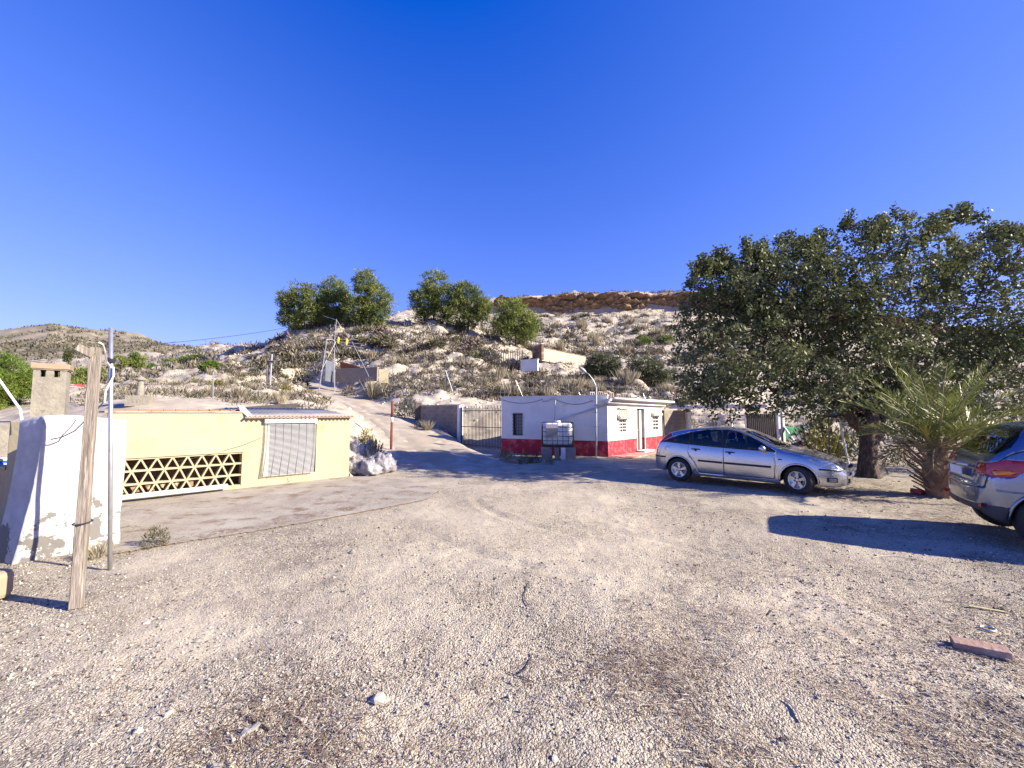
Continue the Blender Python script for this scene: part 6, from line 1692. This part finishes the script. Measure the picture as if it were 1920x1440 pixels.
def loose_stones():
    """pale stones strewn on the slopes: one mesh"""
    n = 2600; u = rng.uniform(420, 1420, n); d = np.exp(rng.uniform(math.log(22), math.log(110), n)); x = (u - 960) / FPX * d
    bd, zr, hw = road_info(x, d); q = bd > hw; x, d = x[q], d[q]; n = len(x)
    oc = np.array([(1, 0, 0), (-1, 0, 0), (0, 1, 0), (0, -1, 0), (0, 0, 1), (0, 0, -1)], float); of = np.array([(0, 2, 4), (2, 1, 4), (1, 3, 4), (3, 0, 4), (2, 0, 5), (1, 2, 5), (3, 1, 5), (0, 3, 5)])
    s = rng.uniform(.06, .22, n) * (d / 40) ** .7
    V = oc[None] * rng.uniform(.5, 1.2, (n, 6, 1)) * s[:, None, None] * np.array([1.2, 1, .7]) + np.stack([x, d, T(x, d) + s * .2], 1)[:, None]
    F = of[None] + (np.arange(n) * 6)[:, None, None]
    o = np_obj('hillside_stones', V.reshape(-1, 3), F.reshape(-1, 3), M_STONE); tag(o, 'pale loose stones strewn over the hillside', 'stones', kind='stuff')
loose_stones()

# individual plants near the yard
G1 = 'weeds along the yard'
def weed(kind, mi, u, v, s, label, sz=1.0, z=0.0, name='weed'):
    p = G(u, v, z); return place(kind, mi, p.x, p.y, s, label, None, name, sz=sz, z=z)
weed('leafy', 1, 290, 1022, .28, 'small dark green weed at the edge of the concrete apron', 1.2)
weed('grass', 2, 182, 1044, .34, 'dry straw grass at the foot of the buttress between the poles', .8)
for (u, v, s, mi, lb) in ((948, 862, .5, 4, 'pale green weed at the left corner of the white house'), (962, 866, .45, 2, 'dry weed left of the middle under the barred window'), (985, 868, .5, 4, 'bright green weed below the barred window'), (1004, 867, .45, 1, 'low weed just left of the water tank'), (1030, 870, .3, 4, 'tiny weed in front of the water tank')):
    weed('leafy', mi, u, v, s, lb)
def tall_bush(label, u, d, s, sz, mi, name='tall_bush', kind='leafy', z=None):
    x = (u - 960) / FPX * d; o = place(kind, mi, x, d, s, label, None, name, sz=sz, z=max(0, Tz(x, d)) if z is None else z); return o
tall_bush('upright yellow green bush behind the plastic bags', 706, 14.2, .75, 1.5, 4, z=.05)
tall_bush('yellow green bush just left of the red post', 692, 15.0, .7, 1.4, 4)
tall_bush('reddish dry bush beside the far edge of the track', 559, 22, .7, .9, 3)
tall_bush('olive bush at the corner where track meets block wall', 762, 25.0, 1.3, 1.3, 1)
tall_bush('low olive bush under the end of the block wall', 790, 21.8, .6, .9, 1)
tall_bush('pale weed at the foot of the block wall', 800, 21.2, .6, 1.2, 2, kind='grass')
tall_bush('dark bush beside the slanting mast', 560, 36, 1.8, 1.3, 1)
tall_bush('grey bush between track and hillside block wall', 655, 32.6, 1.2, 1.0, 3)
tall_bush('orange brown bush near the utility post', 527, 28, .9, .9, 2, kind='leafy')
tall_bush('big grey leafless bush above the white house left end', 968, 31.2, 1.5, 1.1, 3, kind='twig')
tall_bush('yellow green bush right of the soil heap', 1545, 15.6, 1.25, 1.5, 4, z=0)
tall_bush('olive bush behind the leaning pale pole', 1590, 16.5, 1.3, 1.4, 1, z=0)
tall_bush('dark bush left of the thin dark post', 1520, 17.4, 1.4, 1.3, 1, z=0)
tall_bush('low green bush between the carob trunk and the palm', 1680, 14.5, .7, 1.0, 1, z=0)
tall_bush('dark bush behind the carob trunk', 1660, 19, 1.6, 1.3, 1, z=0)
tall_bush('pale bush seen right of the palm', 1840, 18, 1.6, 1.3, 4, z=0)
tall_bush('dark bush at the right edge behind the palm', 1930, 20, 2.0, 1.4, 1, z=0)

# ------------------------------------------------------------------ palm
def palm():
    b = Vector((9.2, 9.1, -.03)); root = thing('palm', 'young date palm with a bristly short trunk beside the dark car', 'palm', b)
    m = MB(); m.tube([b, b + Vector((0, 0, .25)), b + Vector((.02, 0, .6)), b + Vector((.03, 0, 1.0))], [.20, .24, .26, .2], n=14); m.build('trunk', M_BOOT, root)
    # cut leaf bases
    boot = None
    for i in range(64):
        t = (i % 64) / 64; a = i * 2.399; z = .08 + .85 * t; r0 = .20 + .05 * math.sin(t * 3.1)
        p0 = b + Vector((math.cos(a) * r0, math.sin(a) * r0, z)); L = .22 + .26 * t
        d = Vector((math.cos(a), math.sin(a), .55 + .6 * t)).normalized()
        mm = MB(); mm.beam(p0, p0 + d * L, (.07 - .02 * t), .025, up=(0, 0, 1))
        mm.build('leaf_base', M_BOOT, root)
    cr = b + Vector((.03, 0, 1.0))
    nf = 30
    for i in range(nf):
        a = i * 2.399 + .4; el = 1.48 - 1.1 * (i / nf) ** 1.15; L = 1.05 + 1.15 * (1 - i / nf) + rnd.uniform(-.25, .25)
        dirh = Vector((math.cos(a), math.sin(a), 0)); pts = []; p = cr + dirh * .1; e = el
        nseg = 16
        for s in range(nseg + 1):
            pts.append(p.copy()); p = p + (dirh * math.cos(e) + Vector((0, 0, math.sin(e)))) * (L / nseg); e -= (.028 + .05 * (i / nf)) * (1.9 if i > 23 else 1)
        pts = [q if q.z > .12 else Vector((q.x, q.y, .12)) for q in pts]
        dry = i > nf - 7
        m = MB(); m.tube(pts, [.022 * (1 - .85 * k / nseg) + .003 for k in range(nseg + 1)], n=5); fr = m.build('frond', M_RACHIS, root)
        side = Vector((-dirh.y, dirh.x, 0)); base, dr_, Ls = [], [], []
        nl = 46
        for k in range(nl):
            t = .16 + .84 * k / nl; f = t * nseg; j = min(int(f), nseg - 1); q = pts[j].lerp(pts[j + 1], f - j); tg = (pts[j + 1] - pts[j]).normalized(); up = side.cross(tg)
            if up.z < 0: up = -up
            ll = .40 * math.sin(min(1, .25 + t * .9) * math.pi * .9) + .12
            for sg in (-1, 1):
                base.append(q[:]); v = side * sg * .9 + tg * (.55 + .6 * t) + up * rnd.uniform(.15, .8) + Vector((0, 0, -.1)); dr_.append(v[:]); Ls.append(ll * rnd.uniform(.85, 1.1))
        V, F = blades(np.array(base), np.array(dr_), np.array(Ls), np.full(len(base), .017))
        np_obj('leaflets', V, F, M_FRONDD if dry else M_FROND, fr, local=True)
    # flower stalk
    m = MB()
    for k in range(16):
        a = rnd.uniform(0, 6.28); p0 = cr + Vector((-.55, -.35, .35)); m.tube([cr, p0, p0 + Vector((math.cos(a) * .12 - .05, math.sin(a) * .12, rnd.uniform(.1, .35)))], .006, n=4, caps=False)
    m.build('flower_stalk', mat('yellow_flower_stalk', (.45, .36, .06), rough=.7), root)
palm()
# ------------------------------------------------------------------ plastic bags by the yellow house
def film_mat():
    m = bpy.data.materials.new('clear_crinkled_film'); m.use_nodes = True
    N, L = m.node_tree.nodes, m.node_tree.links; b = N['Principled BSDF']
    b.inputs['Base Color'].default_value = (.40, .40, .43, 1); b.inputs['Roughness'].default_value = .18; b.inputs['Alpha'].default_value = .42; b.inputs['Specular IOR Level'].default_value = .8
    tc = N.new('ShaderNodeTexCoord'); n = N.new('ShaderNodeTexNoise'); n.inputs['Scale'].default_value = 7; n.inputs['Detail'].default_value = 4; n.inputs['Distortion'].default_value = 1.5
    L.new(tc.outputs['Object'], n.inputs['Vector']); bp = N.new('ShaderNodeBump'); bp.inputs['Strength'].default_value = 1; bp.inputs['Distance'].default_value = .06
    L.new(n.outputs['Fac'], bp.inputs['Height']); L.new(bp.outputs[0], b.inputs['Normal'])
    return m
M_FILM = film_mat()
M_FILL = [mat('bag_contents_brown', (.22, .13, .10), (.30, .24, .20), scale=5, rough=.8), mat('bag_contents_grey', (.38, .38, .40), (.22, .20, .22), scale=6, rough=.6), mat('bag_contents_purple', (.22, .15, .18), (.32, .28, .30), scale=6, rough=.7)]
def bag(c, r, h, fill, label, seed):
    root = thing('plastic_bag', label, 'bag', c, group='plastic bags beside the yellow house')
    g = np.random.default_rng(seed)
    def blob(sc, amp):
        V, F = [], []; nu_, nv = 34, 22
        for j in range(nv + 1):
            ph = math.pi * j / nv
            for i in range(nu_):
                a = 2 * math.pi * i / nu_
                x, y, z = math.sin(ph) * math.cos(a), math.sin(ph) * math.sin(a), math.cos(ph)
                k = 1 + amp * float(fbm(np.array([x * 3.3 + z * 2.3 + seed]), np.array([y * 3.3 - z * 2.1]), seed, 4)[0])
                zz = z * k; zz = zz if zz > -.62 else -.62
                V.append((x * r * k * sc, y * r * k * sc * .9, (zz + .62) * h * .62 * sc + .005))
        for j in range(nv):
            for i in range(nu_): F.append((j * nu_ + i, (j + 1) * nu_ + i, (j + 1) * nu_ + (i + 1) % nu_, j * nu_ + (i + 1) % nu_))
        m = MB(); m.add(V, F); return m
    blob(.93, .6).build('contents', M_FILL[fill], root, local=True, smooth=True)
    m = blob(1.0, .7)
    m.build('film', M_FILM, root, local=True, smooth=True)
    m = MB(); t = h * .98; m.tube([(0, 0, t - .06), (.01, 0, t + .02), (.04, .01, t + .07), (.09, .0, t + .09)], [.05, .018, .03, .045], n=8); m.build('knot', M_FILM, root, local=True, smooth=True)
for i, (u, v, r, h, f, lb) in enumerate(((666, 889, .30, .50, 0, 'brownish filled clear plastic bag against the yellow house corner'), (690, 890, .34, .42, 1, 'silvery clear plastic bag at the front of the bag pile'), (718, 886, .36, .56, 2, 'purplish filled clear plastic bag under the red post'), (664, 876, .30, .85, 1, 'tall clear plastic bag at the back of the pile by the wall'), (692, 874, .26, .78, 1, 'small clear plastic bag at the back of the pile between the others'))):
    bag(G(u, v), r, h, f, lb, 60 + i)

# ------------------------------------------------------------------ things lying on the yard
def gzs(x, y): return float(gz(np.array([x]), np.array([y]))[0]) - .012
p = G(1838, 1218); M_BRICK = mat('pinkish_clay_brick', (.36, .235, .18), (.29, .185, .14), scale=7, rough=.95, bump=.5, c3=(.42, .32, .26), s3=5)
m = MB(); m.box((0, 0, .03), (.30, .13, .055)); o = m.build('loose_brick', M_BRICK, bevel=.006); o.location = (p.x, p.y, gzs(p.x, p.y) + .004); o.rotation_euler = (.03, -.04, -.62)
tag(o, 'pinkish clay brick lying on the gravel in the right foreground', 'brick')
p = G(1850, 1141); m = MB(); m.box((0, 0, .008), (.24, .035, .012)); o = m.build('wood_strip', mat('pale_yellow_wood', (.50, .44, .22), (.42, .36, .18), scale=9, rough=.8), bevel=.002); o.location = (p.x, p.y, gzs(p.x, p.y) + .006); o.rotation_euler = (0, .03, -.45); tag(o, 'thin pale yellow wood strip lying beyond the loose brick', 'wood strip')
p = G(1852, 1178); m = MB(); m.tube([(.05 * math.cos(a), .04 * math.sin(a), .012) for a in np.linspace(0, 6.28, 18)], .009, n=6); o = m.build('rubber_ring', M_GALV, smooth=True); o.location = (p.x, p.y, gzs(p.x, p.y) + .004); tag(o, 'small grey ring lying just behind the loose brick', 'ring')
p = G(1722, 926); m = MB(); m.box((0, 0, .05), (.28, .2, .10)); o = m.build('red_scrap', mat('faded_red_plastic', (.45, .06, .05), (.35, .05, .05), scale=5, rough=.6), bevel=.02); o.location = (p.x, p.y, 0); o.rotation_euler = (.1, .15, .4); tag(o, 'faded red plastic scrap on the ground left of the palm', 'scrap')
# stones one can pick out
M_PALE = [mat('pale_limestone_pebble', (.54, .48, .40), (.44, .39, .32), scale=20, rough=.9, bump=.4), mat('grey_pebble', (.36, .33, .30), (.28, .26, .24), scale=20, rough=.9, bump=.4), mat('dark_pebble', (.06, .05, .045), (.11, .095, .08), scale=20, rough=.9)]
def stone_mesh(seed, mt):
    g = np.random.default_rng(seed); b = bmesh.new(); bmesh.ops.create_icosphere(b, subdivisions=2, radius=1)
    ax = g.uniform(.7, 1.2, 3)
    for v in b.verts:
        k = 1 + .9 * float(fbm(np.array([v.co.x * 1.4 + seed * 3.1 + v.co.z]), np.array([v.co.y * 1.4 - v.co.z * .8]), seed, 3)[0]); v.co = Vector((v.co.x * k * ax[0], v.co.y * k * ax[1], max(v.co.z, -.35) * k * .6 * ax[2]))
    me = bpy.data.meshes.new('stone'); b.to_mesh(me); b.free(); me.materials.append(mt); return me
SM = [stone_mesh(i + 1, M_PALE[0 if i % 3 else 1]) for i in range(8)] + [stone_mesh(20, M_PALE[2])]
def stone(u, v, px, label, dark=False):
    p = G(u, v); s = px / FPX * p.y * .36
    o = bpy.data.objects.new('loose_stone', SM[8] if dark else SM[rnd.randrange(8)]); COL.objects.link(o); o.location = (p.x, p.y, gzs(p.x, p.y) + s * .12); o.scale = (s, s, s * .9); o.rotation_euler = (rnd.uniform(-.3, .3), rnd.uniform(-.3, .3), rnd.uniform(0, 6.28)); tag(o, label, 'stone', 'loose stones on the gravel yard')
for (u, v, px, lb, dk) in ((313, 1337, 34, 'long pale stone in the lower left foreground', 0), (262, 1366, 24, 'flat pale stone just below the long pale stone', 0), (462, 1368, 40, 'rounded pale stone with a dark rim in the lower left', 0), (567, 1347, 20, 'small white stone right of the rounded pale stone', 0), (410, 1432, 24, 'pale stone at the bottom edge, left of a pair', 0), (436, 1428, 22, 'pale stone at the bottom edge, right of a pair', 0), (372, 1197, 16, 'small pale stone with a dark shadow on the left gravel', 0), (275, 1164, 14, 'small pale stone below the steel pole foot', 0), (710, 1312, 34, 'yellowish flat stone at the lower centre', 0), (1056, 1308, 14, 'upright whitish stone at the lower centre', 0), (1040, 1338, 12, 'small white pebble under the upright whitish stone', 0), (862, 1360, 12, 'small white pebble at the bottom centre', 0), (1330, 1196, 18, 'small black stone in the right middle of the yard', 1), (1468, 1384, 20, 'black stone near the lower right bottom', 1), (1320, 1392, 10, 'small pale pebble left of the lower black stone', 0), (1738, 1296, 24, 'rounded grey stone among the litter at lower right', 0), (1725, 1290, 14, 'dark pebble touching the rounded grey stone', 1), (710, 1274, 14, 'small pale stone above the yellowish flat stone', 0), (660, 1035, 18, 'pale flat stone left on the open gravel', 0), (720, 1420, 18, 'pale stone at the bottom left of centre', 0), (1040, 1418, 16, 'brown grey stone at the bottom centre', 0), (560, 1165, 12, 'small pale pebble on the left middle gravel', 0), (1576, 984, 14, 'white pebble in the shadow of the dark car', 0)):
    stone(u, v, px, lb, dk)
# curved twigs and dry stems
M_TWIG = [mat('dark_twig', (.06, .045, .035), rough=.9), mat('pale_stem', (.48, .42, .33), rough=.8)]
def twig(pts, r, dk, label):
    P3 = []
    for (u, v) in pts:
        p = G(u, v); p.z = gzs(p.x, p.y) + r + .004; P3.append(p)
    m = MB(); n = len(P3); path = []
    c = catmull([(q.x, q.y) for q in P3], 14)
    for (x, y) in c: path.append(Vector((x, y, gzs(x, y) + r + .006)))
    m.tube(path, r, n=5); o = m.build('twig', M_TWIG[dk], loc=P3[0]); tag(o, label, 'twig', 'twigs lying on the gravel yard')
twig([(993, 1090), (985, 1108), (984, 1122), (992, 1135)], .0035, 0, 'thin dark curved twig at the centre of the yard')
twig([(997, 1222), (994, 1238), (984, 1252), (974, 1260)], .0035, 0, 'dark hooked twig below the centre of the yard')
twig([(952, 1255), (975, 1266), (1000, 1275)], .003, 0, 'dark forked twig just left of the hooked one')
twig([(1474, 1078), (1492, 1080), (1508, 1090), (1530, 1098)], .006, 1, 'pale curved dry stem below the shadow of the dark car')
twig([(1440, 1152), (1448, 1138)], .004, 0, 'short dark twig in the right middle of the yard')
twig([(1470, 1312), (1490, 1330), (1502, 1355)], .006, 1, 'pale bent stem in the lower right litter')
twig([(1636, 1042), (1660, 1039), (1690, 1041), (1720, 1048)], .005, 1, 'pale stem along the edge of the dark car shadow')
twig([(462, 1346), (480, 1352), (505, 1366)], .005, 0, 'dark twig crossing the rounded pale stone')

# ------------------------------------------------------------------ gravel, needles and litter: nobody could count them
def gravel():
    n = 46000
    v = rng.uniform(900, 1500, n) ** 1.0; v = 900 + (v - 900) * rng.uniform(.35, 1, n) ** .6
    u = rng.uniform(-150, 2070, n)
    d = 1.0 / np.maximum((v - 775) / FPX / EYE, 1e-3); x = (u - 960) / FPX * d; y = d
    cl = fbm(x * .7, y * .7, 71, 3) + .25 * fbm(x * 3, y * 3, 72, 2); q = (cl > rng.uniform(-.55, .35, n)) & (np.hypot(x, y) > .5)
    # keep off the slab
    sl = (x + 5.07) * .83 - (y - 5.49) * .80
    q &= ~((sl < 0.15) & (x < -1.8) & (y > 5.2))
    x, y = x[q], y[q]; n = len(x)
    oc = np.array([(1, 0, 0), (-1, 0, 0), (0, 1, 0), (0, -1, 0), (0, 0, 1), (0, 0, -1)], float); of = np.array([(0, 2, 4), (2, 1, 4), (1, 3, 4), (3, 0, 4), (2, 0, 5), (1, 2, 5), (3, 1, 5), (0, 3, 5)])
    s = (.0030 + .0045 * rng.exponential(.55, n)).clip(.003, .015) * (1 + .10 * np.maximum(0, np.hypot(x, y) - 4))
    V = oc[None] * rng.uniform(.6, 1.25, (n, 6, 1)) * s[:, None, None] * np.array([1.15, 1, .75])
    a = rng.uniform(0, 6.28, n); ca, sa = np.cos(a)[:, None], np.sin(a)[:, None]
    V = np.stack([V[..., 0] * ca - V[..., 1] * sa, V[..., 0] * sa + V[..., 1] * ca, V[..., 2]], -1)
    V = V + np.stack([x, y, gz(x, y) - .012 + s * .35], 1)[:, None]
    F = of[None] + (np.arange(n) * 6)[:, None, None]
    mi = rng.choice(3, n, p=[.46, .30, .24]).repeat(8).astype(np.int32)
    o = np_obj('gravel', V.reshape(-1, 3), F.reshape(-1, 3), M_PALE, midx=mi); tag(o, 'loose gravel strewn over the yard', 'gravel', kind='stuff')
gravel()
def litter():
    parts = []; mids = []
    def patch(n, ufun, L, W_, mat_p, zadd=.004):
        u, v = ufun(n); d = 1.0 / np.maximum((v - 775) / FPX / EYE, 1e-3); x = (u - 960) / FPX * d; y = d
        cl = fbm(x * .8, y * .8, 88, 3); q = cl > rng.uniform(-.5, .3, n); x, y = x[q], y[q]; n = len(x)
        b = np.stack([x, y, gz(x, y) - .012 + rng.uniform(.002, .014, n) + zadd], 1); a = rng.normal(2.5, .8, n)
        D = np.stack([np.cos(a), np.sin(a), rng.normal(0, .12, n)], 1)
        up_ = np.tile(np.array([[0, 0, 1.0]]), (n, 1)) + rng.normal(size=(n, 3)) * .3
        parts.append(blades(b, D, rng.uniform(.4, 1.2, n) * L, np.full(n, W_), up=up_)); mids.append(rng.choice(3, n, p=mat_p))
    patch(30000, lambda n: (rng.uniform(1150, 2050, n), 1010 + 470 * rng.uniform(.03, 1, n) ** .8), .10, .0045, [.34, .30, .36])
    patch(9000, lambda n: (rng.normal(520, 190, n), rng.normal(1330, 60, n)), .09, .0045, [.5, .3, .2])
    patch(2500, lambda n: (rng.normal(1210, 90, n), rng.normal(1250, 35, n)), .10, .0045, [.5, .2, .3])
    # brown litter along the slab edge and on the slab
    def edge(n):
        t = rng.uniform(0, 1, n); u = 225 + 590 * t; v = 1035 - 112 * t ** .95 + rng.normal(0, 5, n); return u, v
    patch(5000, edge, .07, .006, [.6, .3, .1], .02)
    def slab(n):
        t = rng.uniform(0, 1, n); s = rng.uniform(0, 1, n); u = 230 + 560 * t; v = (950 - 45 * t) * (1 - s) + (1025 - 100 * t) * s; return u, v
    patch(7000, slab, .07, .005, [.62, .33, .05], .028)
    patch(5000, lambda n: (rng.uniform(1560, 1920, n), rng.uniform(890, 985, n)), .16, .008, [.4, .4, .2])
    V, F = join(parts); mi = np.concatenate(mids).astype(np.int32)
    o = np_obj('dry_litter', V, F, [mat('brown_needle', (.13, .08, .055), rough=.9), mat('tan_needle', (.26, .19, .13), rough=.9), mat('pale_straw_litter', (.46, .40, .32), rough=.9)], midx=mi)
    tag(o, 'dry needles and straw littering the yard', 'litter', kind='stuff')
litter()
def far_scrub():
    n = 3800; u = rng.uniform(-250, 460, n); d = rng.uniform(200, 425, n); x = (u - 960) / FPX * d
    z = zfar(x, d, u, d); q = fbm(x * .03, d * .03, 93, 3) > -.12; x, d, z = x[q], d[q], z[q]; k = 5
    B = np.repeat(np.stack([x, d, z], 1), k, 0) + rng.normal(size=(len(x) * k, 3)) * np.array([.8, .8, .1])
    V, F = blades(B, rng.normal(size=B.shape) * .6 + np.array([0, 0, .8]), rng.uniform(1.0, 3.2, len(B)), rng.uniform(.6, 1.4, len(B)))
    o = np_obj('far_scrub', V, F, [leafmat('far_scrub_leaf', (.085, .08, .05), (.13, .115, .08), scale=.05, rough=.9, trans=.1)]); tag(o, 'dark scrub dotting the far hills', 'scrub', kind='stuff')
far_scrub()
